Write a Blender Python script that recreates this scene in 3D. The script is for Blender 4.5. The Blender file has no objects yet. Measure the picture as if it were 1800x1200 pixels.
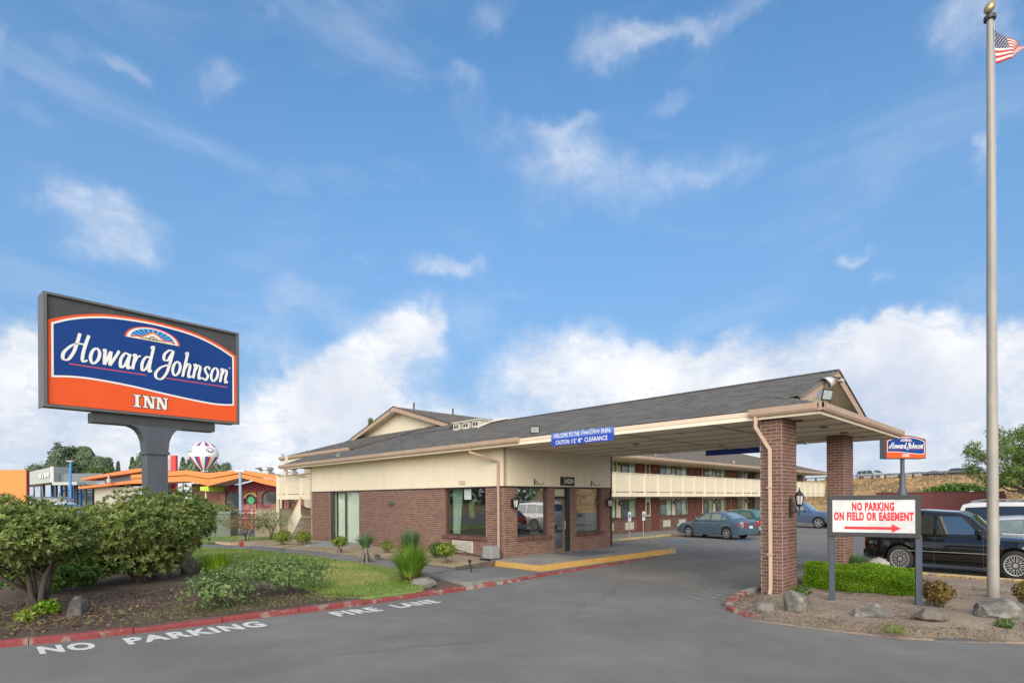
import bpy, bmesh, math, random
import numpy as np
from mathutils import Vector, Matrix, noise as mnoise
random.seed(11); rng = np.random.default_rng(11)
SC = bpy.context.scene; COL = SC.collection
PI = math.pi
# ------------------------------------------------------------------ camera
# world axes follow the motel: +X along its entrance front, +Y along its long side wall
CAMH = 2.1; FPX = 984.0; ROLL = 0.006
RT = (0.7133, -0.7009); FW = (0.7009, 0.7133)
cam_d = bpy.data.cameras.new('camera'); cam = bpy.data.objects.new('camera', cam_d); COL.objects.link(cam)
cam_d.sensor_width = 36; cam_d.lens = FPX/1800*36; cam_d.shift_y = 277/1800
cam_d.clip_start = 0.1; cam_d.clip_end = 3000
cam.matrix_world = Matrix.Translation((0, 0, CAMH)) @ (Matrix.Rotation(-math.atan2(FW[0], FW[1]), 4, 'Z') @ Matrix.Rotation(PI/2, 4, 'X') @ Matrix.Rotation(-ROLL, 4, 'Z'))
SC.camera = cam
# ------------------------------------------------------------------ light, sky, exposure
SUN_EL, SUN_AZ = math.radians(21), math.radians(223)     # azimuth measured from +X towards +Y
SC.view_settings.view_transform = 'Standard'; SC.view_settings.look = 'None'
SC.view_settings.exposure = 0.95; SC.view_settings.gamma = 1
sun_d = bpy.data.lights.new('sun', 'SUN'); sun = bpy.data.objects.new('sun', sun_d); COL.objects.link(sun)
sun_d.energy = 2.95; sun_d.angle = math.radians(64); sun_d.color = (1.0, 0.915, 0.79)
sun_dir = Vector((math.cos(SUN_AZ)*math.cos(SUN_EL), math.sin(SUN_AZ)*math.cos(SUN_EL), math.sin(SUN_EL)))
sun.rotation_euler = (-sun_dir).to_track_quat('-Z', 'Y').to_euler()
SC.cycles.diffuse_bounces = 8; SC.cycles.max_bounces = 14; SC.cycles.transparent_max_bounces = 16
W = bpy.data.worlds.new('World'); SC.world = W; W.use_nodes = True

class NT:
    """small helper round a node tree"""
    def __init__(s, tree):
        s.t = tree; s.n = tree.nodes; s.l = tree.links
    def node(s, typ, **kw):
        n = s.n.new(typ)
        for k, v in kw.items(): setattr(n, k, v)
        return n
    def put(s, sock, v):
        if v is None: return
        if isinstance(v, bpy.types.NodeSocket): s.l.new(v, sock)
        else:
            if hasattr(sock, 'default_value'):
                try: sock.default_value = v
                except Exception:
                    sock.default_value = (*v, 1) if len(v) == 3 else v[:3]
    def math(s, op, a, b=None, c=None, clamp=False):
        n = s.node('ShaderNodeMath', operation=op); n.use_clamp = clamp
        s.put(n.inputs[0], a)
        if b is not None: s.put(n.inputs[1], b)
        if c is not None: s.put(n.inputs[2], c)
        return n.outputs[0]
    def vec(s, op, a, b=None, out=0):
        n = s.node('ShaderNodeVectorMath', operation=op); s.put(n.inputs[0], a)
        if b is not None: s.put(n.inputs[1], b)
        return n.outputs['Value'] if op in ('DOT_PRODUCT', 'LENGTH') else n.outputs[0]
    def noise(s, v, scale, detail=4, rough=.55, dist=0, dim='3D'):
        n = s.node('ShaderNodeTexNoise', noise_dimensions=dim); s.put(n.inputs['Vector'], v)
        n.inputs['Scale'].default_value = scale; n.inputs['Detail'].default_value = detail
        n.inputs['Roughness'].default_value = rough; n.inputs['Distortion'].default_value = dist
        return n
    def ramp(s, fac, pts, interp='LINEAR'):
        n = s.node('ShaderNodeValToRGB'); s.put(n.inputs[0], fac); e = n.color_ramp.elements
        n.color_ramp.interpolation = interp
        while len(e) > 1: e.remove(e[-1])
        e[0].position = pts[0][0]; e[0].color = (*pts[0][1], 1)
        for p, c in pts[1:]:
            q = e.new(p); q.color = (*c, 1)
        return n.outputs[0]
    def mapr(s, v, a, b, c=0., d=1., smooth=False):
        n = s.node('ShaderNodeMapRange'); n.clamp = True
        if smooth: n.interpolation_type = 'SMOOTHSTEP'
        s.put(n.inputs['Value'], v)
        for k, x in zip(('From Min', 'From Max', 'To Min', 'To Max'), (a, b, c, d)): s.put(n.inputs[k], x)
        return n.outputs[0]
    def mix(s, f, a, b, mode='MIX'):
        n = s.node('ShaderNodeMix', data_type='RGBA', blend_type=mode)
        s.put(n.inputs[0], f); s.put(n.inputs[6], (*a, 1) if isinstance(a, tuple) and len(a) == 3 else a)
        s.put(n.inputs[7], (*b, 1) if isinstance(b, tuple) and len(b) == 3 else b)
        return n.outputs[2]

def azel(px, py):
    dx, dy = px-900, py-877
    dx, dy = dx-ROLL*dy, dy+ROLL*dx
    return math.atan2(dx, FPX), math.atan2(-dy, math.hypot(FPX, dx))

def build_world():
    t = NT(W.node_tree); t.n.clear()
    out = t.node('ShaderNodeOutputWorld'); bg = t.node('ShaderNodeBackground')
    sky = t.node('ShaderNodeTexSky', sky_type='NISHITA'); sky.sun_disc = False
    sky.sun_elevation = SUN_EL; sky.sun_rotation = PI/2-SUN_AZ; sky.air_density = 1.0; sky.dust_density = 0.6; sky.ozone_density = 2.0
    tc = t.node('ShaderNodeTexCoord'); d = tc.outputs['Generated']
    dx = t.vec('DOT_PRODUCT', d, (RT[0], RT[1], 0)); dy = t.vec('DOT_PRODUCT', d, (FW[0], FW[1], 0))
    sp = t.node('ShaderNodeSeparateXYZ'); t.put(sp.inputs[0], d)
    az = t.math('ARCTAN2', dx, dy); el = t.math('ARCSINE', sp.outputs[2])
    w1 = t.noise(d, 5.0, 4, .6).outputs['Color']; w2 = t.noise(d, 17, 5, .62).outputs['Color']
    cb = t.node('ShaderNodeCombineXYZ'); t.put(cb.inputs[0], az); t.put(cb.inputs[1], el)
    warp = t.vec('MULTIPLY', t.vec('SUBTRACT', w1, (.5, .5, .5)), (.17, .12, 0))
    warp2 = t.vec('MULTIPLY', t.vec('SUBTRACT', w2, (.5, .5, .5)), (.085, .065, 0))
    P = t.vec('ADD', t.vec('ADD', cb.outputs[0], warp), warp2)
    blobs = [(10, 100, 45, 70, .6), (150, 105, 90, 32, .6), (250, 120, 40, 30, .5), (100, 205, 80, 38, .5), (385, 122, 62, 32, .6),
             (215, 400, 125, 62, .9), (150, 455, 90, 30, .4), (520, 530, 120, 50, .7), (585, 690, 120, 70, 1.2), (700, 610, 120, 62, 1.2), (760, 560, 90, 55, .8),
             (480, 600, 60, 40, .5), (790, 462, 95, 26, 1.0), (500, 330, 60, 24, .35), (620, 460, 50, 18, .35), (860, 235, 70, 26, .3), (1300, 300, 90, 22, .18), (820, 180, 50, 55, .55), (780, 130, 60, 30, .4), (690, 282, 55, 24, .4), (950, 275, 130, 46, .6),
             (1090, 330, 260, 62, .6), (1020, 225, 130, 24, .45), (1085, 60, 95, 60, .7), (1260, 10, 170, 34, .6), (1190, 165, 50, 25, .4),
             (1730, 60, 90, 80, .7), (1785, 240, 45, 50, .7), (1540, 443, 68, 17, .8), (1580, 488, 44, 15, .7), (870, 30, 45, 34, .4), (440, 20, 60, 26, .4),
             (1040, 640, 170, 75, 1.1), (1230, 640, 200, 50, .8), (1640, 640, 170, 95, 1.5), (1520, 600, 140, 40, .8), (1380, 700, 260, 60, 1.0), (900, 520, 70, 14, .4), (1400, 195, 120, 14, .3), (20, 640, 110, 70, 1.1)]
    tot = None
    for (px, py, rx, ry, a) in blobs:
        A, E = azel(px, py); cx = math.cos(A); k = FPX/(cx*cx)*1.0
        v = t.vec('MULTIPLY', t.vec('SUBTRACT', P, (A, E, 0)), (FPX/cx/cx/rx, FPX/cx/math.cos(E)/ry, 0))
        ln = t.vec('LENGTH', v)
        m = t.mapr(ln, 0.15, 1.45, a, 0., True)
        tot = m if tot is None else t.math('ADD', tot, m)
    # the cloud bank along the horizon, and unseen cloud thickened to whiten the ambient light
    pe = t.node('ShaderNodeSeparateXYZ'); t.put(pe.inputs[0], P)
    bank = t.mapr(pe.outputs[1], .06, .29, 1.35, 0., True)
    dz = t.math('ADD', t.math('ABSOLUTE', sp.outputs[2]), .12)
    cz = t.node('ShaderNodeCombineXYZ'); [t.put(cz.inputs[i], dz) for i in range(3)]
    proj = t.vec('DIVIDE', d, cz.outputs[0])
    wide = t.noise(proj, 1.1, 5, .6).outputs['Fac']
    behind = t.mapr(t.math('ABSOLUTE', az), .85, 1.3, 0., 1.)
    high = t.mapr(el, .66, .85, 0., 1.)
    away = t.math('MAXIMUM', behind, high)
    scat = t.math('MULTIPLY', t.mapr(wide, .34, .6, 0., 1.4, True), away)
    tot = t.math('ADD', t.math('ADD', tot, bank), scat)
    fb = t.noise(d, 9, 9, .62, .4).outputs['Fac']
    fbs = t.math('MULTIPLY', t.math('SUBTRACT', fb, .5), 2.3)
    dens = t.math('ADD', tot, t.math('MULTIPLY', fbs, t.math('MINIMUM', t.math('ADD', tot, .12), .8)))
    m = t.mapr(dens, .0, 1.4, 0., 1., True)
    thin = t.noise(t.vec('MULTIPLY', d, (1.6, 1.6, 4.5)), 1.3, 7, .62, .8).outputs['Fac']
    wisp = t.noise(t.vec('ADD', t.vec('MULTIPLY', d, (1., 1., 2.2)), warp2), 26, 6, .68, .5).outputs['Fac']
    op = t.math('MULTIPLY', t.math('MINIMUM', t.math('ADD', t.math('MULTIPLY', tot, .84), .02), .95), t.mapr(wisp, .28, .62, .62, 1.0))
    op = t.math('MAXIMUM', op, t.mapr(tot, 1.05, 1.6, 0., .93, True))
    base = t.math('MAXIMUM', t.math('MULTIPLY', m, op), t.mapr(thin, .46, .8, 0., .26, True))
    haze = t.mapr(el, 0.12, .7, .88, .18)
    shade = t.noise(d, 4.5, 5, .55).outputs['Fac']
    ccol = t.ramp(shade, [(.3, (.60, .67, .84)), (.52, (.90, .92, .97)), (.68, (1.2, 1.17, 1.15))])
    skyc = t.vec('MULTIPLY', sky.outputs[0], (SKYK*.49, SKYK*.90, SKYK*1.10))
    skyc = t.mix(haze, skyc, tuple(c*CLK for c in (.25, .395, .64)))
    cc = t.vec('MULTIPLY', ccol, (CLK, CLK, CLK))
    c = t.mix(base, skyc, cc)
    t.put(bg.inputs[0], c); bg.inputs[1].default_value = 0.1
    t.l.new(bg.outputs[0], out.inputs[0])
SKYK = 1.08; CLK = 5.15
build_world()
# ------------------------------------------------------------------ picking points of the place from its perspective
def ray(px, py):
    dx, dy = px-900, py-877
    dx, dy = dx-ROLL*dy, dy+ROLL*dx
    return Vector((RT[0]*dx/FPX+FW[0], RT[1]*dx/FPX+FW[1], -dy/FPX))
def G(px, py, z=0.):
    r = ray(px, py); k = (z-CAMH)/r.z; return Vector((r.x*k, r.y*k, z))
def AT(px, py, Z):
    r = ray(px, py)*Z; return Vector((r.x, r.y, r.z+CAMH))
def ONU(px, py, u):
    r = ray(px, py); k = u/r.x; return Vector((u, r.y*k, CAMH+r.z*k))
def ONV(px, py, v):
    r = ray(px, py); k = v/r.y; return Vector((r.x*k, v, CAMH+r.z*k))
# ------------------------------------------------------------------ materials
MATS = {}
def mat(name, col, rough=.7, var=.12, scale=6., bump=0., bscale=None, metal=0., spec=.4, rnd=0., col2=None, c2scale=.6, c2lo=.45, c2hi=.62, speck=0., trans=0., coat=0., streak=None, hue=0.):
    """procedural surface: noise-varied colour, optional second colour in patches, per-piece variation (rnd), fine bump"""
    if name in MATS: return MATS[name]
    m = bpy.data.materials.new(name); m.use_nodes = True; t = NT(m.node_tree)
    b = t.n['Principled BSDF']; tc = t.node('ShaderNodeTexCoord'); co = tc.outputs['Object']
    geo = t.node('ShaderNodeNewGeometry'); co = geo.outputs['Position']
    n1 = t.noise(co, scale, 5, .6).outputs['Fac']
    c = (*col, 1)
    if col2:
        n2 = t.noise(co, c2scale, 4, .6).outputs['Fac']
        c = t.mix(t.mapr(n2, c2lo, c2hi, 0., 1., True), tuple(col), tuple(col2))
    f = t.mapr(n1, .25, .75, 1-var, 1+var)
    if rnd:
        oi = t.node('ShaderNodeObjectInfo')
        r = t.math('FRACT', t.math('ADD', oi.outputs['Random'], geo.outputs['Random Per Island']))
        f = t.math('MULTIPLY', f, t.mapr(r, 0., 1., 1-rnd, 1+rnd))
        if hue:
            r2 = t.math('FRACT', t.math('MULTIPLY', r, 17.31))
            hs = t.node('ShaderNodeHueSaturation'); t.put(hs.inputs['Hue'], t.mapr(r2, 0., 1., .5-hue, .5+hue)); t.put(hs.inputs['Color'], c); c = hs.outputs[0]
    if speck:
        n4 = t.noise(co, 75, 2, .8).outputs['Fac']; n5 = t.noise(co, .35, 5, .7, .6).outputs['Fac']
        f = t.math('MULTIPLY', f, t.math('MULTIPLY', t.mapr(n4, .35, .65, 1-speck, 1+speck), t.mapr(n5, .3, .7, .93, 1.06)))
    if streak:   # vertical weather streaks
        mp = t.node('ShaderNodeMapping'); mp.inputs['Scale'].default_value = (streak[0], streak[0], .25); t.put(mp.inputs[0], co)
        n3 = t.noise(mp.outputs[0], 1., 4, .7).outputs['Fac']
        f = t.math('MULTIPLY', f, t.mapr(n3, .35, .7, 1., 1-streak[1]))
    v = t.node('ShaderNodeVectorMath', operation='SCALE'); t.put(v.inputs[0], c); t.put(v.inputs['Scale'], f)
    t.put(b.inputs['Base Color'], v.outputs[0])
    b.inputs['Roughness'].default_value = rough; b.inputs['Metallic'].default_value = metal
    b.inputs['Specular IOR Level'].default_value = spec
    if coat: b.inputs['Coat Weight'].default_value = coat; b.inputs['Coat Roughness'].default_value = .05
    if rough < .9 and rough > .12:
        t.put(b.inputs['Roughness'], t.mapr(n1, .3, .7, rough*.85, min(1, rough*1.12)))
    if bump:
        bn = t.node('ShaderNodeBump'); bn.inputs['Strength'].default_value = 1; bn.inputs['Distance'].default_value = bump
        nb = t.noise(co, bscale or scale*6, 6, .65).outputs['Fac']; t.put(bn.inputs['Height'], nb); t.l.new(bn.outputs[0], b.inputs['Normal'])
    if trans: b.inputs['Transmission Weight'].default_value = trans
    MATS[name] = m; return m
def glass_mat(name, tint, refl=.35, clear=.65, rough=.02):
    if name in MATS: return MATS[name]
    m = bpy.data.materials.new(name); m.use_nodes = True; t = NT(m.node_tree); t.n.clear()
    out = t.node('ShaderNodeOutputMaterial'); gl = t.node('ShaderNodeBsdfGlossy'); gl.inputs['Roughness'].default_value = rough
    gl.inputs[0].default_value = (.9, .93, .95, 1)
    tr = t.node('ShaderNodeBsdfTransparent'); tr.inputs[0].default_value = (*tint, 1)
    lw = t.node('ShaderNodeLayerWeight'); lw.inputs[0].default_value = .35
    fr = t.node('ShaderNodeFresnel'); fr.inputs[0].default_value = 1.45
    gb = t.node('ShaderNodeNewGeometry')
    f = t.math('MULTIPLY', t.mapr(fr.outputs[0], .0, 1., refl, 1.), t.math('SUBTRACT', 1., gb.outputs['Backfacing']))
    mx = t.node('ShaderNodeMixShader'); t.put(mx.inputs[0], f); t.l.new(tr.outputs[0], mx.inputs[1]); t.l.new(gl.outputs[0], mx.inputs[2])
    t.l.new(mx.outputs[0], out.inputs[0]); MATS[name] = m; return m
# ------------------------------------------------------------------ mesh building
class MB:
    def __init__(s): s.v = []; s.f = []; s.mi = []; s.cur = 0
    def add(s, vs, fs):
        o = len(s.v); s.v += [tuple(p) for p in vs]; s.f += [tuple(i+o for i in f) for f in fs]; s.mi += [s.cur]*len(fs); return s
    def box(s, x0, x1, y0, y1, z0, z1):
        x0, x1 = min(x0, x1), max(x0, x1); y0, y1 = min(y0, y1), max(y0, y1); z0, z1 = min(z0, z1), max(z0, z1)
        return s.add([(x0,y0,z0),(x1,y0,z0),(x1,y1,z0),(x0,y1,z0),(x0,y0,z1),(x1,y0,z1),(x1,y1,z1),(x0,y1,z1)],
                     [(0,3,2,1),(4,5,6,7),(0,1,5,4),(1,2,6,5),(2,3,7,6),(3,0,4,7)])
    def obox(s, c, ax, ay, az):
        """box about centre c with half-axis vectors"""
        c = Vector(c); ax, ay, az = Vector(ax), Vector(ay), Vector(az)
        vs = [c+ax*i+ay*j+az*k for k in (-1, 1) for (i, j) in ((-1,-1),(1,-1),(1,1),(-1,1))]
        return s.add(vs, [(0,3,2,1),(4,5,6,7),(0,1,5,4),(1,2,6,5),(2,3,7,6),(3,0,4,7)])
    def bar(s, a, b, w, h=None, up=(0, 0, 1)):
        a, b = Vector(a), Vector(b); d = (b-a); n = d.normalized(); up = Vector(up)
        if abs(n.dot(up)) > .98: up = Vector((1, 0, 0))
        x = n.cross(up).normalized(); y = x.cross(n)
        return s.obox((a+b)/2, x*w/2, d/2, y*(h or w)/2)
    def prism(s, poly, ext):
        """planar polygon (list of 3D pts) extruded by vector ext"""
        n = len(poly); e = Vector(ext); vs = [Vector(p) for p in poly]; vs += [p+e for p in vs]
        return s.add(vs, [tuple(range(n))[::-1], tuple(range(n, 2*n))]+[(i, (i+1) % n, (i+1) % n+n, i+n) for i in range(n)])
    def poly(s, pts): return s.add(pts, [tuple(range(len(pts)))])
    def tube(s, path, r, n=8, cap=True):
        P = [Vector(p) for p in path]; R = r if isinstance(r, (list, tuple)) else [r]*len(P); vs = []; fs = []; x = None
        for i, p in enumerate(P):
            d = (P[min(i+1, len(P)-1)]-P[max(i-1, 0)]).normalized()
            if x is None:
                x = d.orthogonal().normalized()
            x = (x-d*x.dot(d)).normalized(); y = d.cross(x)
            vs += [p+(x*math.cos(a)+y*math.sin(a))*R[i] for a in (2*PI*k/n for k in range(n))]
        for i in range(len(P)-1):
            for k in range(n):
                a, b = i*n+k, i*n+(k+1) % n; fs.append((a, b, b+n, a+n))
        if cap: fs += [tuple(range(n))[::-1], tuple(range((len(P)-1)*n, len(P)*n))]
        return s.add(vs, fs)
    def lathe(s, prof, c=(0, 0, 0), n=16, axis='z'):
        vs = []; fs = []; c = Vector(c)
        for (r, h) in prof:
            for k in range(n):
                a = 2*PI*k/n; p = (r*math.cos(a), r*math.sin(a), h)
                if axis == 'y': p = (p[0], p[2], p[1])
                if axis == 'x': p = (p[2], p[0], p[1])
                vs.append(c+Vector(p))
        for i in range(len(prof)-1):
            for k in range(n):
                a, b = i*n+k, i*n+(k+1) % n; fs.append((a, b, b+n, a+n))
        return s.add(vs, fs)
    def grid(s, fn, nu, nv):
        vs = [fn(i/nu, j/nv) for j in range(nv+1) for i in range(nu+1)]
        return s.add(vs, [(j*(nu+1)+i, j*(nu+1)+i+1, (j+1)*(nu+1)+i+1, (j+1)*(nu+1)+i) for j in range(nv) for i in range(nu)])
    def build(s, name, m, parent=None, smooth=False, world=False, kind=None, label=None, bevel=0, angle=None, flip=False, fix=True):
        me = bpy.data.meshes.new(name)
        if world and parent is not None:
            inv = parent_matrix(parent).inverted(); s.v = [tuple(inv @ Vector(p)) for p in s.v]
        me.from_pydata(s.v, [], s.f)
        ms = m if isinstance(m, (list, tuple)) else [m]
        for q in ms: me.materials.append(q)
        if len(ms) > 1: me.polygons.foreach_set('material_index', s.mi)
        if fix and len(s.f) < 60000:
            bm = bmesh.new(); bm.from_mesh(me); bmesh.ops.recalc_face_normals(bm, faces=bm.faces)
            bm.to_mesh(me); bm.free()
        if smooth: me.polygons.foreach_set('use_smooth', [True]*len(me.polygons))
        if smooth and angle: me.set_sharp_from_angle(angle=angle)
        me.update(); o = bpy.data.objects.new(name, me); COL.objects.link(o)
        if parent is not None: o.parent = parent
        if kind: o['kind'] = kind
        if label: o['label'] = label
        if bevel:
            b = o.modifiers.new('b', 'BEVEL'); b.width = bevel; b.segments = 2; b.limit_method = 'ANGLE'; b.angle_limit = .6
        return o
def parent_matrix(o):
    m = Matrix.Identity(4)
    while o is not None:
        m = Matrix.LocRotScale(o.location, o.rotation_euler, o.scale) @ m; o = o.parent
    return m
def tag(o, label=None, cat=None, group=None, kind=None):
    if label: o['label'] = label
    if cat: o['category'] = cat
    if group: o['group'] = group
    if kind: o['kind'] = kind
    return o
def thing(name, label, cat, loc=(0, 0, 0), rz=0., group=None, rot=None):
    o = bpy.data.objects.new(name, None); COL.objects.link(o); o.location = loc; o.rotation_euler = rot or (0, 0, rz); o.empty_display_size = .3
    return tag(o, label, cat, group)
def copy_tree(o, parent=None):
    c = o.copy(); COL.objects.link(c); c.parent = parent
    for ch in o.children: copy_tree(ch, c)
    return c
def raw_mesh(name, V, F, m, parent=None, kind=None, smooth=False):
    """numpy arrays straight into a mesh (F: n x k)"""
    me = bpy.data.meshes.new(name); V = np.asarray(V, np.float32); F = np.asarray(F, np.int32); k = F.shape[1]
    me.vertices.add(len(V)); me.vertices.foreach_set('co', V.ravel()); me.loops.add(F.size); me.loops.foreach_set('vertex_index', F.ravel())
    me.polygons.add(len(F)); me.polygons.foreach_set('loop_start', np.arange(0, F.size, k, dtype=np.int32)); me.polygons.foreach_set('loop_total', np.full(len(F), k, np.int32))
    me.update(calc_edges=True); me.materials.append(m)
    if smooth: me.polygons.foreach_set('use_smooth', np.ones(len(F), bool))
    o = bpy.data.objects.new(name, me); COL.objects.link(o)
    if parent is not None: o.parent = parent
    if kind: o['kind'] = kind
    return o
CAMP = Vector((0, 0, CAMH))
UNIT = {}
def pieces(name, items, m, parent, limit=300, bev=.0):
    """items: (centre, xdir, ydir, zdir, sx, sy, sz) boxes in world space. The nearest `limit` become objects of their own
    (shared mesh), the rest one joined part."""
    pm = parent_matrix(parent); inv = pm.inverted()
    items = sorted(items, key=lambda q: (Vector(q[0])-CAMP).length)
    key = (name, m.name)
    if key not in UNIT:
        me = bpy.data.meshes.new(name)
        mb = MB().box(-.5, .5, -.5, .5, -.5, .5); me.from_pydata(mb.v, [], mb.f); me.materials.append(m); UNIT[key] = me
    for (c, x, y, z, sx, sy, sz) in items[:limit]:
        o = bpy.data.objects.new(name, UNIT[key]); COL.objects.link(o); o.parent = parent
        M = Matrix((x*sx, y*sy, z*sz)).transposed().to_4x4(); M.translation = c
        o.matrix_local = inv @ M
    rest = items[limit:]
    if rest:
        mb = MB()
        for (c, x, y, z, sx, sy, sz) in rest: mb.obox(c, x*sx/2, y*sy/2, z*sz/2)
        mb.build(name, m, parent, world=True, kind='stuff')
def brick_face(p0, d, L, z0, z1, nrm, holes=(), course=.073, bl=.212, gap=.016, proud=.007, header=False):
    """brick courses over a wall face starting at p0 (x,y) running along unit d; nrm points outwards"""
    out = []; d = Vector((*d, 0)); nrm = Vector((*nrm, 0)); Z = Vector((0, 0, 1)); nz = int(round((z1-z0)/course)); ch = (z1-z0)/nz
    for r in range(nz):
        zc = z0+(r+.5)*ch; spans = [(0., L)]
        for (a, b, h0, h1) in holes:
            if h0-.01 < zc < h1+.01:
                ns = []
                for (s0, s1) in spans:
                    if b <= s0 or a >= s1: ns.append((s0, s1)); continue
                    if a > s0: ns.append((s0, a))
                    if b < s1: ns.append((b, s1))
                spans = ns
        off = (r % 2)*bl/2
        for (s0, s1) in spans:
            k = math.floor((s0-off)/bl); x = off+k*bl
            while x < s1:
                a, b = max(x, s0), min(x+bl, s1); x += bl
                if b-a < .035: continue
                pr = proud+random.uniform(-.003, .003)
                c = Vector((*p0, 0))+d*((a+b)/2)+Z*zc+nrm*(pr-.02)
                out.append((c, d, nrm, Z, b-a-gap, .04, ch-gap))
    return out
def text_mesh(s, size=1., bold=0., xs=1., align='CENTER', spacing=1.):
    """plain lettering as flat polygons in the XZ plane: returns verts, faces centred on the baseline"""
    cu = bpy.data.curves.new('t', 'FONT'); cu.body = s; cu.size = size; cu.align_x = align; cu.offset = bold; cu.space_character = spacing; cu.resolution_u = 3
    o = bpy.data.objects.new('t', cu); COL.objects.link(o); dg = bpy.context.evaluated_depsgraph_get(); me = bpy.data.meshes.new_from_object(o.evaluated_get(dg))
    V = [(v.co.x*xs, v.co.y) for v in me.vertices]; F = [tuple(p.vertices) for p in me.polygons]
    bpy.data.objects.remove(o); bpy.data.curves.remove(cu); bpy.data.meshes.remove(me); return V, F
def lettering(mb, s, M, size=1., bold=0., xs=1., align='CENTER', spacing=1.):
    V, F = text_mesh(s, size, bold, xs, align, spacing); mb.add([M @ Vector((x, 0, y)) for x, y in V], F); return mb
# ------------------------------------------------------------------ shared surfaces
M_asph = mat('asphalt', (.172, .164, .153), .95, .12, 1.6, .008, 130, col2=(.195, .186, .172), c2scale=.35, speck=.16)
M_asph2 = mat('old_asphalt', (.17, .165, .155), .92, .14, 3, .006, 90, col2=(.20, .19, .175), c2scale=1.2)
M_conc = mat('concrete', (.27, .26, .24), .9, .14, 3, .003, 90, col2=(.21, .205, .19), c2scale=1.5)
M_soil = mat('bark_soil', (.125, .084, .062), .95, .35, 14, .02, 45, col2=(.12, .092, .066), c2scale=1.7)
M_soil2 = mat('dry_bark', (.30, .225, .155), .95, .32, 16, .02, 45, col2=(.42, .33, .21), c2scale=1.3)
M_lawn = mat('lawn_soil', (.14, .20, .045), .95, .3, 9, .01, 60, col2=(.42, .33, .16), c2scale=.8, c2lo=.5, c2hi=.66)
M_dry = mat('dry_ground', (.33, .23, .11), .95, .25, 3, .01, 40, col2=(.20, .17, .08), c2scale=.15)
M_white = mat('road_paint', (.62, .61, .58), .85, .16, 30, col2=(.40, .39, .37), c2scale=14, c2lo=.56, c2hi=.7)
M_red = mat('kerb_red', (.215, .045, .045), .85, .3, 12, .004, 50, col2=(.22, .15, .13), c2scale=4, c2lo=.54, c2hi=.62)
M_redw = mat('kerb_red_worn', (.26, .07, .055), .85, .22, 9, .003, 60, col2=(.28, .25, .20), c2scale=3.0, c2lo=.44, c2hi=.52)
M_yel = mat('kerb_yellow', (.52, .31, .085), .8, .14, 8, .002, 60, col2=(.50, .30, .10), c2scale=3)
M_yelw = mat('kerb_yellow_worn', (.50, .36, .17), .85, .2, 8, .002, 60, col2=(.28, .25, .2), c2scale=3, c2lo=.5, c2hi=.58)
M_brick = mat('brick', (.160, .084, .062), .86, .12, 40, .0015, 160, rnd=.24, hue=.012)
M_brickd = mat('brick_dark', (.13, .062, .05), .86, .12, 40, .0015, 160, rnd=.28, hue=.012)
M_mort = mat('mortar', (.37, .275, .225), .95, .1, 20)
M_cream = mat('cream_siding', (.735, .655, .495), .72, .035, 1.5, .0012, 40, streak=(5, .06))
M_trim = mat('tan_trim', (.43, .305, .22), .6, .06, 4, streak=(6, .14))
M_trimp = mat('pale_trim', (.72, .57, .43), .6, .06, 4)
M_batt = mat('batten_paint', (.60, .51, .38), .8, .05)
M_soff = mat('soffit', (.82, .72, .56), .8, .04, 1.2, .001, 30)
M_groove = mat('dark_gap', (.07, .055, .045), .9)
M_shing = mat('shingle', (.118, .111, .10), .95, .22, 18, .004, 150, rnd=.22)
M_shingb = mat('shingle_brown', (.15, .128, .105), .95, .22, 18, .004, 150, rnd=.22)
M_dark = mat('black_metal', (.018, .018, .02), .45, .1)
M_bronze = mat('bronze_frame', (.05, .042, .035), .4, .1)
M_silver = mat('aluminium', (.50, .50, .49), .35, .08, 10, metal=.7)
M_pole = mat('pole_grey', (.36, .335, .295), .5, .12, 3, streak=(14, .2))
M_slate = mat('slate_paint', (.085, .095, .115), .5, .1, 2, streak=(7, .18))
M_slate2 = mat('charcoal_paint', (.062, .062, .064), .5, .1, 2, streak=(7, .2))
M_curt = mat('curtain', (.72, .74, .66), .9, .08, 3)
M_curtw = mat('white_curtain', (.70, .74, .76), .9, .06, 3)
M_room = mat('room_dark', (.05, .045, .04), .9, .2)
M_roomw = mat('room_wall', (.34, .29, .22), .9, .1)
M_door = mat('door_red', (.17, .048, .035), .5, .12, 5)
M_glass = glass_mat('window_glass', (.72, .80, .78), .20)
M_glassm = glass_mat('mirror_glass', (.62, .64, .60), .42)
M_blueglass = glass_mat('room_glass', (.88, .92, .90), .07)
M_vent = mat('vent_paint', (.55, .52, .44), .6, .06)
M_lamp = mat('lamp_glass', (.62, .62, .56), .25, .1)
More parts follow.
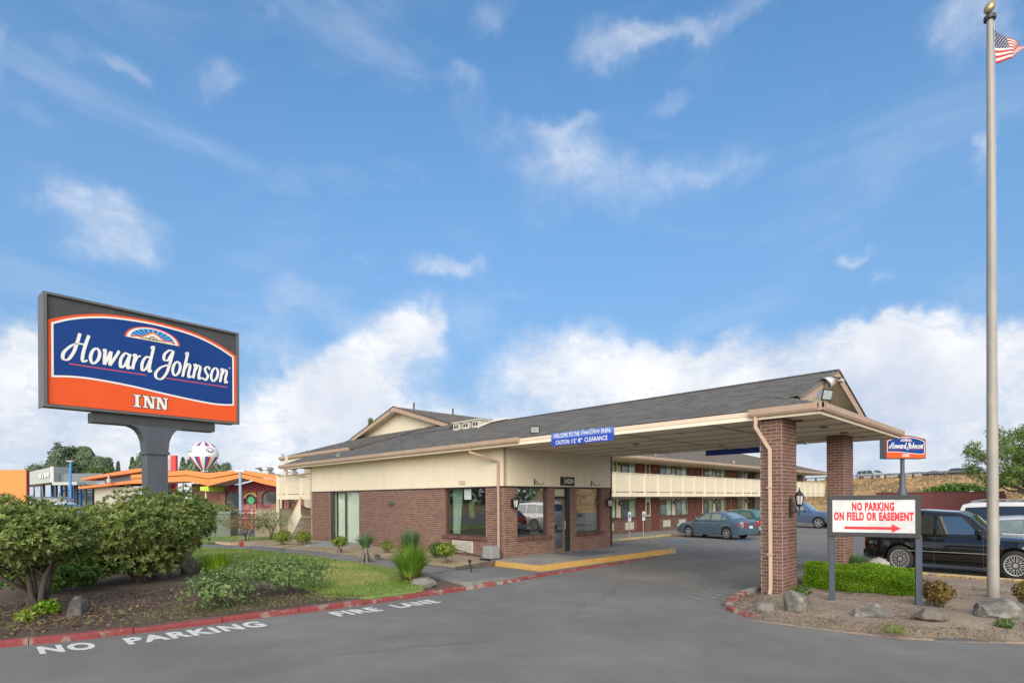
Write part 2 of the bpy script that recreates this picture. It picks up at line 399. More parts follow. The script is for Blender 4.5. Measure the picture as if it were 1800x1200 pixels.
# ------------------------------------------------------------------ ground
def ground():
    MB().box(-450, 450, -450, 450, -1.2, -.03).build('ground', M_dry, kind='structure')
    mb = MB(); mb.box(-60, 75, -70, 60, -.025, 0); mb.build('driveway', M_asph, kind='structure')
def patch(name, pts, z, m, kind='structure', th=.2):
    mb = MB(); mb.prism([(p[0], p[1], z-th) for p in pts], (0, 0, th)); return mb.build(name, m, kind=kind)
ground()
KERB = [(-30, 12.2), (-12, 11.9), (-3, 11.35), (0.4, 10.95), (1.24, 10.68), (2.2, 10.5), (3.5, 10.36), (5, 10.14), (6.5, 10.04), (8.3, 9.98)]
KERB2 = [(8.3, 9.98), (9.3, 10.02), (10.2, 10.12)]
KERB3 = [(10.2, 10.12), (11.5, 10.3), (14, 10.4), (16, 10.45), (17.9, 10.62)]
def kerb(name, pts, m, w=.15, h=.13, h2=None, jit=.0, seg=.9, parent=None, inward=(0, 1)):
    """kerb laid in segments, each a slightly uneven piece"""
    P = [Vector((*p, 0)) for p in pts]; L = [0]
    for a, b in zip(P, P[1:]): L.append(L[-1]+(b-a).length)
    h2 = h if h2 is None else h2
    def at(s):
        for i in range(len(P)-1):
            if s <= L[i+1] or i == len(P)-2:
                return P[i].lerp(P[i+1], (s-L[i])/(L[i+1]-L[i]))
    n = max(1, round(L[-1]/seg)); mb = MB(); inw = Vector((*inward, 0))
    for k in range(n):
        s0, s1 = L[-1]*k/n+.006, L[-1]*(k+1)/n-.006
        q = 5
        dz = random.uniform(-jit, jit); off = inw*random.uniform(-jit, jit)*.7
        rows = []
        for i in range(q+1):
            s = s0+(s1-s0)*i/q; p = at(s)+off; d = (at(min(s+.05, L[-1]))-at(max(s-.05, 0))).normalized(); nn = Vector((-d.y, d.x, 0))
            if nn.dot(inw) < 0: nn = -nn
            hh = h+(h2-h)*s/L[-1]+dz
            r = .03
            rows.append([p+Vector((0, 0, -.06)), p+nn*.01+Vector((0, 0, hh-r)), p+nn*(.01+r)+Vector((0, 0, hh)), p+nn*w+Vector((0, 0, hh)), p+nn*w+Vector((0, 0, -.06))])
        vs = [v for r_ in rows for v in r_]; fs = []
        for i in range(q):
            for j in range(4): a = i*5+j; fs.append((a, a+1, a+6, a+5))
        fs += [(0, 1, 2, 3, 4)[::-1], tuple(range(q*5, q*5+5))]; mb.add(vs, fs)
    return mb
kerb('kerb', KERB, M_red, jit=.008, h=.09, w=.125, seg=1.3).build('red_kerb', M_red, kind='structure')
kerb('kerb', KERB2, M_redw, jit=.012, h=.088, h2=.07, w=.13, seg=.5).build('worn_kerb', M_redw, kind='structure')
kerb('kerb', KERB3, M_red, jit=.0, h=.08, h2=.012, w=.16, seg=2).build('low_red_kerb', M_red, kind='structure')
# planting ground behind the kerb
def edge_dist(x, y, P):
    best = 9
    for i in range(len(P)):
        ax, ay = P[i-1][0], P[i-1][1]; bx, by = P[i][0], P[i][1]; dx, dy = bx-ax, by-ay; L = dx*dx+dy*dy or 1e-9
        t = max(0, min(1, ((x-ax)*dx+(y-ay)*dy)/L)); best = min(best, math.hypot(x-ax-t*dx, y-ay-t*dy))
    return best
def sheet(name, poly, m, z, amp=.02, step=.25, kind='structure', fn=None, rise=0., reach=.5):
    xs = [p[0] for p in poly]; ys = [p[1] for p in poly]
    bm = bmesh.new(); vs = [bm.verts.new((p[0], p[1], z)) for p in poly]; bm.faces.new(vs)
    for ax, lo, hi in ((0, min(xs), max(xs)), (1, min(ys), max(ys))):
        k = lo+step
        while k < hi:
            n = [0, 0, 0]; n[ax] = 1; c = [0, 0, 0]; c[ax] = k
            bmesh.ops.bisect_plane(bm, geom=bm.verts[:]+bm.edges[:]+bm.faces[:], plane_co=c, plane_no=n); k += step
    be = {v for e in bm.edges if len(e.link_faces) < 2 for v in e.verts}
    for v in bm.verts:
        w = 0 if v in be else 1
        if rise:
            q = 0 if v in be else min(1, edge_dist(v.co.x, v.co.y, poly)/reach); v.co.z += rise*q*q*(3-2*q)
        v.co.z += (fn(v.co.x, v.co.y) if fn else 0) + w*amp*(mnoise.noise(v.co*1.3)+.5*mnoise.noise(v.co*4))
    bmesh.ops.recalc_face_normals(bm, faces=bm.faces)
    if sum(f.normal.z for f in bm.faces) < 0: bmesh.ops.reverse_faces(bm, faces=bm.faces)
    ex = bmesh.ops.extrude_edge_only(bm, edges=[e for e in bm.edges if len(e.link_faces) == 1])['geom']
    for v in ex:
        if isinstance(v, bmesh.types.BMVert): v.co.z -= .2
    me = bpy.data.meshes.new(name); bm.to_mesh(me); bm.free()
    if me.polygons and sum(p.normal.z for p in me.polygons) < 0: me.flip_normals()
    me.materials.append(m); me.polygons.foreach_set('use_smooth', [True]*len(me.polygons)); o = bpy.data.objects.new(name, me); COL.objects.link(o); o['kind'] = kind; return o
SOIL = [(x, y+.13) for x, y in KERB]+[(8.6, 10.3), (8.7, 12.0), (8.6, 30), (-30, 34)]
sheet('garden_bed', SOIL, M_soil, .075, .03, .3)
def in_poly(x, y, P):
    c = False; j = len(P)-1
    for i in range(len(P)):
        if (P[i][1] > y) != (P[j][1] > y) and x < (P[j][0]-P[i][0])*(y-P[i][1])/(P[j][1]-P[i][1])+P[i][0]: c = not c
        j = i
    return c
LAWN = [(5.9, 10.25), (7.2, 10.18), (7.9, 10.9), (8.2, 11.6), (8.75, 12.3), (8.85, 15), (8.8, 20), (8.2, 24), (7.0, 27.0), (5.2, 28.5), (4.6, 24), (4.9, 19), (5.6, 15), (5.5, 12.2), (5.35, 11.2)]
sheet('lawn', LAWN, M_lawn, .10, .012, .2, rise=.035, reach=.3)
PATHP = [(8.75, 12.0), (9.75, 12.35), (9.75, 15), (9.7, 20), (9.2, 24.5), (7.6, 28.0), (5.0, 30.2), (4.6, 29.2), (6.9, 27.2), (8.2, 24.1), (8.8, 20), (8.85, 15)]
patch('garden_path', PATHP, .165, M_asph2)
sheet('sidewalk', [(8.4, 10.1), (10.2, 10.22), (11.6, 10.42), (18.0, 10.7), (18.0, 11.05), (11.9, 11.05), (11.9, 12.95), (9.72, 12.38), (8.72, 12.05)], M_asph2, .0, .003, .3, fn=lambda x, y: .012+.125*max(0, min(1, (12.1-x)/2.6)))
BED = [(9.78, 12.45), (11.9, 12.95), (12.58, 13.3), (12.58, 27), (11.0, 28.5), (8.6, 29.5), (9.3, 24.7), (9.76, 20)]
sheet('bark_bed', BED, M_soil2, .15, .02, .3)
patch('patio_slab', [(10.9, 21.6), (12.59, 21.4), (12.59, 24.9), (11.2, 24.9), (10.5, 23.4)], .19, M_conc)
sheet('rear_lawn', [(-2, 29), (4.8, 30.3), (7.7, 28.2), (9, 29.5), (11.4, 28.3), (12.2, 31), (11, 36), (-4, 38)], M_lawn, .13, .015, .5)
sheet('dry_verge', [(-14, 13.0), (-2.2, 13.2), (-.2, 16), (0, 24), (-4, 30), (-30, 30), (-30, 14)], M_dry, .15, .03, .6)
# edging stones round the bark bed
def edging():
    t = thing('bed_edging', 'low scalloped dark edging blocks along the bark bed near the brick corner', 'garden edging', (9.78, 12.45, .12))
    items = []; P = [Vector((11.9, 12.86, 0)), Vector((9.78, 12.36, 0)), Vector((9.72, 17, 0))]
    for a, b in zip(P, P[1:]):
        L = (b-a).length; d = (b-a)/L; n = int(L/.14)
        for k in range(n):
            c = a+d*(k+.5)*L/n; items.append((Vector((c.x, c.y, .155)), d, Vector((-d.y, d.x, 0)), Vector((0, 0, 1)), .115, .07, .09+random.uniform(-.01, .015)))
    pieces('edging_block', items, mat('edging', (.14, .12, .10), .9, .2, 20, rnd=.2), t)
edging()
# entrance platform
def platform():
    t = thing('entrance_platform', 'concrete entrance platform with yellow painted edge under the canopy', 'platform', (12, 11, 0))
    MB().box(11.93, 19.6, 11.03, 13.2, -.1, .185).build('slab', M_conc, t, world=True)
    mb = MB(); mb.box(11.85, 19.0, 10.95, 11.028, -.05, .18); mb.box(11.85, 11.928, 11.03, 12.9, -.05, .18); mb.build('painted_edge', M_yel, t, world=True, kind=None)
    MB().box(19.0, 19.6, 10.95, 11.028, -.05, .17).build('painted_edge', M_yelw, t, world=True)
    MB().box(14.6, 16.6, 11.6, 13.05, .186, .196).build('door_mat', mat('grey_mat', (.12, .13, .15), .95, .2, 20), t, world=True)
platform()
patch('worn_yellow_paint', [(19.6, 11.1), (22.4, 12.3), (22.0, 13.0), (19.6, 12.2)], .006, mat('faded_yellow', (.30, .23, .13), .9, .3, 3, col2=(.15, .14, .12), c2scale=1.2), th=.004)
# right-hand island with the pillars
ISLF = [G(1303, 1080), G(1312, 1088), G(1340, 1093), G(1400, 1100), G(1490, 1112), G(1560, 1120), G(1660, 1127), G(1800, 1131), Vector((12.6, -1.5, 0)), Vector((19.3, -2.5, 0))]
ISL = [(p.x, p.y) for p in ISLF]+[(18.05, .4), (18.1, 5.0), (13.2, 5.25), (11.6, 5.15), (10.5, 4.95)]
sheet('island_bed', ISL, mat('gravel_bark', (.28, .21, .16), .95, .35, 18, .02, 50, col2=(.34, .27, .19), c2scale=1.1), .004, .03, .15, rise=.085, reach=.9)
kerb('k', [(9.85, 4.1), (10.0, 4.45), (10.4, 4.82), (11.0, 5.02), (12.0, 5.12)], M_red, w=.16, h=.05, h2=.15, seg=.55, jit=.004, inward=(0, -1)).build('island_red_kerb', M_redw, kind='structure')
kerb('k', [(12.0, 5.12), (15, 5.12), (18.1, 5.08)], M_conc, w=.15, h=.14, seg=1.2, inward=(0, -1)).build('island_kerb', M_conc, kind='structure')
kerb('k', [(18.12, 5.0), (18.1, .4), (19.3, -2.4)], M_conc, w=.13, h=.12, seg=1.2, inward=(-1, 0)).build('island_back_kerb', M_yelw, kind='structure')
# painted words on the road
def road_text():
    t = thing('painted_words', 'white stencilled words NO PARKING FIRE LANE painted on the asphalt beside the red kerb', 'road marking', (3, 10, .004))
    def put(word, x0, x1, y0, y1, h, shear=.0):
        V, F = text_mesh(word, 1, .045, 1, 'LEFT', 1.16); xs = [v[0] for v in V]; ys = [v[1] for v in V]
        mx, Mx, my, My = min(xs), max(xs), 0, max(ys)
        vs = []
        for (x, y) in V:
            a = (x-mx)/(Mx-mx); b = (y-my)/(My-my)
            vs.append((x0+(x1-x0)*a+shear*b, y0+(y1-y0)*a+h*b, .005))
        # stencil bridges: cut the letters with two narrow gaps
        bm = bmesh.new(); bv = [bm.verts.new(v) for v in vs]
        for f in F:
            try: bm.faces.new([bv[i] for i in f])
            except Exception: pass
        n_ = len(word); w = (x1-x0)/n_
        me = bpy.data.meshes.new(word); bm.to_mesh(me); bm.free(); me.materials.append(M_white)
        o = bpy.data.objects.new('painted_word', me); COL.objects.link(o); o.parent = t; me.transform(Matrix.Translation(-Vector(t.location)))
        if sum(p.normal.z for p in me.polygons) < 0: me.flip_normals()
    put('NO', .76, 1.38, 10.12, 9.90, .52); put('PARKING', 1.74, 3.66, 9.83, 9.60, .50)
    put('FIRE', 4.86, 5.72, 9.44, 9.32, .46); put('LANE', 6.06, 7.0, 9.30, 9.2, .44)
road_text()
def stall_marks():
    blue = mat('blue_paint', (.10, .16, .30), .85, .3, 5, col2=(.13, .13, .14), c2scale=2)
    for (x, y, lab) in ((24.2, 13.9, 'faded blue disabled-space patch on the asphalt nearer the lobby'), (26.9, 11.9, 'faded blue disabled-space patch beside the slate blue sedan')):
        tag(MB().box(x, x+1.2, y-.6, y+.5, .002, .005).build('blue_patch', blue), lab, 'road marking')
    mb = MB()
    for k in range(5): mb.add([(10.75+k*.36, 5.3, .005), (10.9+k*.36, 5.3, .005), (11.2+k*.36, 6.0, .005), (11.05+k*.36, 6.0, .005)], [(0, 1, 2, 3)])
    tag(mb.build('hatched_marking', mat('worn_paint', (.22, .215, .205), .9, .3, 14, col2=(.16, .155, .145), c2scale=6, c2lo=.45, c2hi=.6)), 'worn white hatched paint strips beside the near brick pillar', 'road marking', kind='stuff')
    pass
stall_marks()
def cracks():
    mb = MB()
    for (x, y, dx, dy, n, w) in ((19.5, 9.2, 1, .18, 22, .012), (13.5, 8.6, 1, -.12, 16, .009), (7.0, 6.2, .9, .35, 20, .008), (3.2, 7.4, .8, -.5, 12, .007), (21, 6.4, .25, 1, 14, .011)):
        p = Vector((x, y, .0035)); a = math.atan2(dy, dx); L, R = [], []
        for i in range(n):
            b = a+random.uniform(-.55, .55); nn = Vector((-math.sin(b), math.cos(b), 0))*w*random.uniform(.3, 1.)*(1-abs(2*i/n-1)**3)
            L.append(p+nn); R.append(p-nn); p = p+Vector((math.cos(b), math.sin(b), 0))*.28
        mb.add(L+R, [(i, i+1, n+i+1, n+i) for i in range(n-1)])
    tag(mb.build('asphalt_cracks', mat('crack_dark', (.075, .072, .068), .95), fix=False), 'fine dark cracks wandering across the asphalt', 'cracks', kind='stuff')
cracks()
# ------------------------------------------------------------------ the lobby building and its canopy
LOB = thing('lobby_building', 'single-storey brick and cream lobby building with grey roof running out as entrance canopy', 'building', (12.6, 13.2, 0))
U0, U1, V0, V1 = 12.6, 18.5, 13.2, 27.2
BT = 2.52; ST = 3.84       # brick top, soffit
def lobby_walls():
    H_left = [(.88, 3.16, .82, BT), (9.33, 12.1, 0, BT), (1.54, 2.64, .25, .65)]      # along +Y from the corner
    H_front = [(.61, 2.18, .83, BT), (2.5, 3.36, 0, BT), (3.73, 5.32, .83, BT)]     # along +X
    T = .24
    def wall(mb, axis, base, a0, a1, holes, z0, z1):
        """wall slab with openings, built as butted blocks"""
        cuts = sorted({a0, a1, *[h[0]+base for h in holes], *[h[1]+base for h in holes]})
        for s, e in zip(cuts, cuts[1:]):
            mid = (s+e)/2-base; hs = sorted([(h[2], h[3]) for h in holes if h[0] < mid < h[1]]); z = z0
            for (h0, h1) in hs+[(z1, z1)]:
                if h0 > z+1e-4:
                    if axis == 'y': mb.box(U0, U0+T, s, e, z, h0)
                    else: mb.box(s, e, V0, V0+T, z, h0)
                z = max(z, h1)
    mb = MB(); wall(mb, 'y', V0, V0+T, V1, H_left, 0, BT); mb.build('brick_wall', M_mort, LOB, world=True)
    mb = MB(); wall(mb, 'x', U0, U0, U1, H_front, 0, BT); mb.build('brick_wall', M_mort, LOB, world=True)
    mb = MB(); mb.box(U1-T, U1, V0+T, V1, 0, BT); mb.box(U0+T, U1-T, V1-T, V1, 0, BT); mb.build('brick_wall', M_mort, LOB, world=True)
    it = brick_face((U0, V0), (1, 0), U1-U0, 0.15, BT, (0, -1), H_front)
    it += brick_face((U0, V0), (0, 1), V1-V0, 0.0, BT, (-1, 0), H_left)
    it += brick_face((U1, V0), (0, 1), 3, 0, BT, (1, 0))
    pieces('brick', it, M_brick, LOB, 300)
    # soldier-course sills
    sil = []
    for (a, b, z) in ((.61-.06, 2.18+.06, .83), (3.73-.06, 5.32+.06, .83)):
        n = round((b-a)/.078)
        for k in range(n): sil.append((Vector((U0+a+(k+.5)*(b-a)/n, V0-.025, z-.055)), Vector((1, 0, 0)), Vector((0, 1, 0)), Vector((0, 0, 1)), .064, .12, .115))
    n = 30
    for k in range(n): sil.append((Vector((U0-.025, V0+.82+(k+.5)*2.4/n, .77)), Vector((0, 1, 0)), Vector((1, 0, 0)), Vector((0, 0, 1)), .066, .12, .115))
    pieces('sill_brick', sil, M_brickd, LOB, 300)
    # cream upper walls, in panels with fine joints
    mb = MB(); x = V0
    items = []
    def pan(a, b, axis):
        n = round((b-a)/1.22)
        for k in range(n):
            s, e = a+(b-a)*k/n, a+(b-a)*(k+1)/n
            if axis == 'y': items.append((Vector((U0-.005, (s+e)/2, (BT+ST)/2)), Vector((1, 0, 0)), Vector((0, 1, 0)), Vector((0, 0, 1)), .05, e-s-.004, ST-BT-.02))
            else: items.append((Vector(((s+e)/2, V0-.005, (BT+ST)/2)), Vector((1, 0, 0)), Vector((0, 1, 0)), Vector((0, 0, 1)), e-s-.004, .05, ST-BT-.02))
    pan(V0+.03, V1, 'y'); pan(U0-.03, U1, 'x'); pieces('siding_panel', items, M_cream, LOB)
    MB().box(U0+.03, U1, V0+.03, V1, BT+.01, ST+.2).build('upper_wall', M_cream, LOB, world=True)
    mb = MB(); mb.box(U0-.045, U0+.02, V0+.02, V1, BT-.012, BT+.018); mb.box(U0-.045, U1+.02, V0-.045, V0+.019, BT-.012, BT+.018); mb.build('drip_strip', M_bronze, LOB, world=True)
    MB().box(U0-.04, U0+.07, V0-.045, V0-.031, BT+.03, ST).build('corner_trim', M_trim, LOB, world=True)
    MB().box(U1-.03, U1+.03, V0-.05, V0+.04, .1, ST).build('corner_trim', M_bronze, LOB, world=True)
    MB().box(U0-.04, U0+.02, V1, V1+.05, 0, ST).build('corner_trim', M_trim, LOB, world=True)
    # room inside
    mb = MB(); mb.box(U0+.24, U1-.24, V0+.24, V1-.24, .13, .15); mb.build('floor', M_room, LOB, world=True)
    mb = MB(); mb.box(U0+.24, U1-.24, 17.5, 17.6, .15, BT); mb.box(U0+.24, U0+3, 20.6, 20.7, .15, BT); mb.build('inner_wall', M_roomw, LOB, world=True)
    mb = MB(); mb.box(15.2, 17.6, 15.6, 16.2, .15, 1.2); mb.build('front_desk', mat('desk_wood', (.20, .10, .05), .5, .2), LOB, world=True)
lobby_walls()
def curtain(mb, a, b, z0, z1, n=None, amp=.03, sway=0.):
    """pleated cloth between horizontal points a and b; sway gathers it towards a at the bottom"""
    a, b = Vector((*a, 0)), Vector((*b, 0)); L = (b-a).length; d = (b-a)/L; nn = Vector((-d.y, d.x, 0)); n = n or max(12, int(L/.03))
    def fn(u, v):
        w = 1-sway*(1-v)**1.5
        return a+d*(L*u*w)+nn*amp*(math.sin(u*L/.13*2*PI+.6*math.sin(v*3))+.4*math.sin(u*L/.31*2*PI+1))+Vector((0, 0, z0+(z1-z0)*v))
    return mb.grid(fn, n, 6)
def window_front(x0, x1, z0, z1, curt):
    y = V0
    mb = MB(); f = .045
    yy0, yy1 = y+.10, y+.16
    mb.box(x0, x0+f, yy0, yy1, z0, z1); mb.box(x1-f, x1, yy0, yy1, z0, z1); mb.box(x0+f, x1-f, yy0, yy1, z0, z0+f); mb.box(x0+f, x1-f, yy0, yy1, z1-f, z1)
    w = mb.build('window', M_bronze, LOB, world=True)
    MB().box(x0+f, x1-f, y+.125, y+.135, z0+f, z1-f).build('pane', M_glassm, w, world=True)
    c = MB(); curt(c); c.build('curtain', M_curtw, w, world=True, smooth=True, fix=False)
window_front(U0+.61, U0+2.18, .83, BT, lambda c: curtain(c, (U0+1.62, V0+.35), (U0+2.1, V0+.33), .86, 2.48, sway=.25))
window_front(U0+3.73, U0+5.32, .83, BT, lambda c: curtain(c, (U0+4.75, V0+.35), (U0+5.25, V0+.33), .86, 2.48, sway=.2))
for (a, b, z) in ((.61, 2.18, .83), (3.73, 5.32, .83)):
    mb = MB(); mb.box(U0+b-.012, U0+b-.001, V0-.004, V0+.1, z, BT); mb.box(U0+a+.001, U0+a+.012, V0-.004, V0+.1, z, BT); mb.build('brick_reveal', M_brickd, LOB, world=True)
mb = MB(); mb.box(U0-.004, U0+.1, V0+3.148, V0+3.159, .82, BT); mb.box(U0-.004, U0+.1, V0+.881, V0+.892, .82, BT); mb.build('brick_reveal', M_brickd, LOB, world=True)
def window_left():
    x = U0; y0, y1, z0, z1 = V0+.88, V0+3.16, .82, BT; f = .05
    mb = MB(); a, b = x+.10, x+.16
    mb.box(a, b, y0, y0+f, z0, z1); mb.box(a, b, y1-f, y1, z0, z1); mb.box(a, b, y0+f, y1-f, z0, z0+f); mb.box(a, b, y0+f, y1-f, z1-f, z1)
    w = mb.build('window', M_bronze, LOB, world=True)
    MB().box(x+.125, x+.135, y0+f, y1-f, z0+f, z1-f).build('pane', M_glass, w, world=True)
    c = MB(); curtain(c, (x+.35, y1-.05), (x+.35, y1-.62), .86, 2.48, sway=.3); c.build('curtain', M_curt, w, world=True, smooth=True, fix=False)
    c = MB(); curtain(c, (x+.35, y0+.04), (x+.35, y0+.22), .86, 2.48); c.build('curtain', M_curt, w, world=True, smooth=True, fix=False)
    mb = MB(); mb.box(x+.117, x+.124, 14.98, 15.36, 2.1, 2.5); mb.build('notice', mat('notice_paper', (.42, .46, .46), .8, .35, 30), w, world=True)
    mb = MB(); mb.box(x+.24, x+.246, 14.96, 15.24, 1.45, 2.05); mb.build('poster', mat('poster_print', (.50, .38, .14), .8, .3, 9, col2=(.2, .28, .15), c2scale=4), w, world=True)
window_left()
def sliding_door():
    x = U0; y0, y1, z0, z1 = V0+9.33, V0+12.1, .06, BT; f = .055; ym = (y0+y1)/2+.1
    mb = MB(); a, b = x+.12, x+.19
    mb.box(a, b, y0, y0+f, z0, z1); mb.box(a, b, y1-f-.3, y1, z0, z1); mb.box(a, b, y0+f, y1-f-.3, z0, z0+f); mb.box(a, b, y0+f, y1-f-.3, z1-f, z1)
    w = mb.build('sliding_door', mat('door_frame', (.30, .28, .22), .5), LOB, world=True)
    MB().box(a+.012, b-.012, ym-.04, ym+.05, z0+f, z1-f).build('frame_post', M_bronze, w, world=True)
    MB().box(x+.15, x+.158, y0+f, ym-.04, z0+f, z1-f).build('pane', M_blueglass, w, world=True)
    MB().box(x+.15, x+.158, ym+.05, y1-f-.3, z0+f, z1-f).build('pane', M_blueglass, w, world=True)
    c = MB(); curtain(c, (x+.27, y0+.03), (x+.27, y1-.3), .08, 2.5, amp=.035, n=160); c.build('curtain', M_curt, w, world=True, smooth=True, fix=False)
    MB().box(x+.02, x+.118, y1-.31, y1-.0, z0, z1).build('side_jamb', M_bronze, LOB, world=True)
sliding_door()
def entrance_door():
    x0, x1 = U0+2.5, U0+3.36; y = V0; z0, z1 = .16, BT; f = .055
    mb = MB(); mb.box(x0, x0+f, y+.08, y+.2, z0, z1); mb.box(x1-.17, x1, y-.005, y+.2, z0, z1); mb.box(x0+f, x1-.17, y+.08, y+.2, 2.12, 2.2); mb.box(x0+f, x1-.17, y+.08, y+.2, z1-.05, z1)
    MB().box(x0, x1-.17, y+.02, y+.2, .15, .175).build('threshold', M_silver, LOB, world=True)
    d = mb.build('entrance_door', M_dark, LOB, world=True)
    MB().box(x0+f, x1-.17, y+.125, y+.135, 2.2, z1-.05).build('transom_pane', mat('transom_paper', (.50, .49, .33), .7, .1), d, world=True)
    mb = MB(); g = .05; a, b = x0+f+.004, x1-.174
    mb.box(a, a+.03, y+.1, y+.15, .18, 2.11); mb.box(b-.09, b, y+.1, y+.15, .18, 2.11); mb.box(a+.03, b-.09, y+.1, y+.15, .18, .32); mb.box(a+.03, b-.09, y+.1, y+.15, 2.05, 2.11)
    mb.build('door_leaf', mat('door_leaf', (.16, .12, .08), .45), d, world=True)
    MB().box(a+.03, b-.09, y+.122, y+.13, .32, 2.05).build('pane', M_glassm, d, world=True)
    mb = MB(); mb.tube([(b-.05, y+.095, 1.0), (b-.05, y+.05, 1.0), (b-.05, y+.05, 1.3), (b-.05, y+.095, 1.3)], .012); mb.build('handle', M_silver, d, world=True)
    c = MB()
    for k in range(7):
        xx = x0+.12+k*.075; c.box(xx, xx+.05, y+.42, y+.43, .25, 2.1)
    c.build('blind_slats', M_curtw, d, world=True)
    MB().box(x0-.12, x0-.08, y-.03, y+.0, 1.15, 1.25).build('door_bell', mat('brass', (.5, .35, .12), .4, metal=.6), LOB, world=True)
entrance_door()
# ---- the roof
EU0, EU1, EV0 = 12.0, 18.95, 3.6; RU, RZ = 15.45, 5.22; EZ = 3.93; EV1 = 29.7
SL = (RZ-EZ)/(RU-EU0)
def roof_z(x): return EZ+(min(x, 2*RU-x)-EU0)*SL
GV = 4.75       # canopy gable face
def lobby_roof():
    # structural slopes
    mb = MB(); t_ = .06
    hv = EV0+ (GV+.1-EV0)
    def slab(pts): mb.prism([(p[0], p[1], p[2]-t_) for p in pts], (0, 0, t_))
    hz = .0
    # long slopes, the front end rising as a small hipped skirt under the gable
    e = .02; xg = EU0+1.0
    slab([(EU0+e, EV0+e, EZ), (EU0+e, EV1, EZ), (RU, EV1, RZ), (RU, 4.22, RZ), (xg, 4.22+0.35, roof_z(xg))])
    slab([(2*RU-EU0-e, EV0+e, EZ), (2*RU-xg, 4.57, roof_z(xg)), (RU, 4.22, RZ), (RU, EV1, RZ), (2*RU-EU0-e, EV1, EZ)])
    slab([(EU0+e, EV0+e, EZ), (xg, 4.8, EZ+.42), (2*RU-xg, 4.8, EZ+.42), (2*RU-EU0-e, EV0+e, EZ)])
    mb.build('roof', mat('roof_deck', (.09, .09, .085), .95, .2), LOB, world=True)
    # shingles, tab by tab
    sn = math.sqrt(1+SL*SL); dirS = Vector((1, 0, SL)).normalized(); nrm = Vector((-SL, 0, 1)).normalized(); Y = Vector((0, 1, 0))
    it = []; exp_, tab = .15, .31; L = (RU-EU0)*sn; n = int(L/exp_)
    for r in range(n+1):
        s = (r+.5)*L/(n+1); x = EU0+s/sn; z = EZ+s/sn*SL
        vmin = EV0+.02 if x < EU0+1.0 else 4.25
        if x < EU0+1.0: vmin = EV0+(x-EU0)*.97
        v = vmin-(r % 2)*tab/2
        while v < EV1:
            a, b = max(v, vmin), min(v+tab, EV1); v += tab
            if b-a < .04: continue
            up = .012+random.uniform(0, .006)
            c = Vector((x, (a+b)/2, z))+nrm*up-dirS*.0
            tilt = .035; d2 = (dirS-nrm*tilt).normalized(); n2 = (nrm+dirS*tilt).normalized()
            it.append((c, d2, Y, n2, exp_*1.12, b-a-.006, .012))
    pieces('shingle', it, M_shing, LOB, 300)
    # ridge caps
    rc = []
    v = 4.2
    while v < EV1-.2:
        for sx in (-1, 1):
            d = Vector((sx, 0, -SL)).normalized(); nn = Vector((sx*SL, 0, 1)).normalized()
            rc.append((Vector((RU, v+.1, RZ+.035))+d*.075, d, Vector((0, 1, .06)).normalized(), nn, .16, .24, .014))
        v += .19
    pieces('ridge_cap', rc, mat('ridge_shingle', (.06, .06, .058), .95, .2, 20, rnd=.2), LOB, 300)
    # skirt shingles in front of the gable
    it = []; run = GV+.1-EV0; n = 8; rise = .42
    for r in range(n):
        y = EV0+.05+(r+.5)*run/n; z = EZ+(r+.5)*rise/n+.012; x0 = EU0+(y-EV0)*.9; x1 = 2*RU-x0; x = x0+(r % 2)*.15
        while x < x1:
            b = min(x+.31, x1); it.append((Vector(((x+b)/2, y, z)), Vector((1, 0, 0)), Vector((0, 1, .30)).normalized(), Vector((0, -.3, 1)).normalized(), b-x-.006, run/n*1.1, .012)); x += .31
    pieces('skirt_shingle', it, M_shing, LOB, 150)
    # gable end over the canopy
    def tri(y, dz0, w): return [(RU-w, y, RZ-w*SL-dz0), (RU+w, y, RZ-w*SL-dz0), (RU, y, RZ-dz0)]
    mb = MB(); mb.prism([(RU-2.3, GV, EZ+.3), (RU+2.3, GV, EZ+.3), (RU+2.3, GV, RZ-2.3*SL-.06), (RU, GV, RZ-.07), (RU-2.3, GV, RZ-2.3*SL-.06)], (0, .1, 0)); mb.build('gable', M_cream, LOB, world=True)
    for sx in (-1, 1):
        d = Vector((sx, 0, -SL)); d0 = Vector((RU, 0, RZ)); w = 2.55
        p0 = Vector((RU, 4.19, RZ-.02)); p1 = p0+d*w
        mb = MB(); mb.prism([p0, p1, p1+Vector((0, 0, -.2)), p0+Vector((0, 0, -.24))], (0, .045, 0)); mb.build('rake_board', M_trim, LOB, world=True)
        mb = MB(); q0 = p0+Vector((0, .046, -.075)); q1 = p1+Vector((0, .046, -.075)); mb.prism([q0, q1, q1+Vector((0, .5, 0)), q0+Vector((0, .5, 0))], (0, 0, .018)); mb.build('rake_soffit', M_soff, LOB, world=True)
        mb = MB(); mb.prism([p0+Vector((0, -.03, .035)), p1+Vector((0, -.03, .035)), p1+Vector((0, -.03, .015)), p0+Vector((0, -.03, .015))], (0, .12, 0)); mb.build('rake_flashing', M_shingb, LOB, world=True)
lobby_roof()
def gutter_piece(a, b, out, z0=3.80, z1=3.95, dep=.11):
    """box gutter with a rolled front lip and mitred feel"""
    a, b, o = Vector((*a, 0)), Vector((*b, 0)), Vector((*out, 0)); prof = [(0, z1), (0, z0), (dep*.75, z0), (dep, z0+.05), (dep, z1), (dep-.018, z1+.012), (dep-.03, z1-.01), (dep-.03, z0+.06), (.02, z0+.03), (.02, z1)]
    vs = []; n = len(prof)
    for p in (a, b):
        for (q, z) in prof: vs.append(p+o*q+Vector((0, 0, z)))
    fs = [(i, (i+1) % n, (i+1) % n+n, i+n) for i in range(n)]+[tuple(range(n))[::-1], tuple(range(n, 2*n))]
    return MB().add(vs, fs)
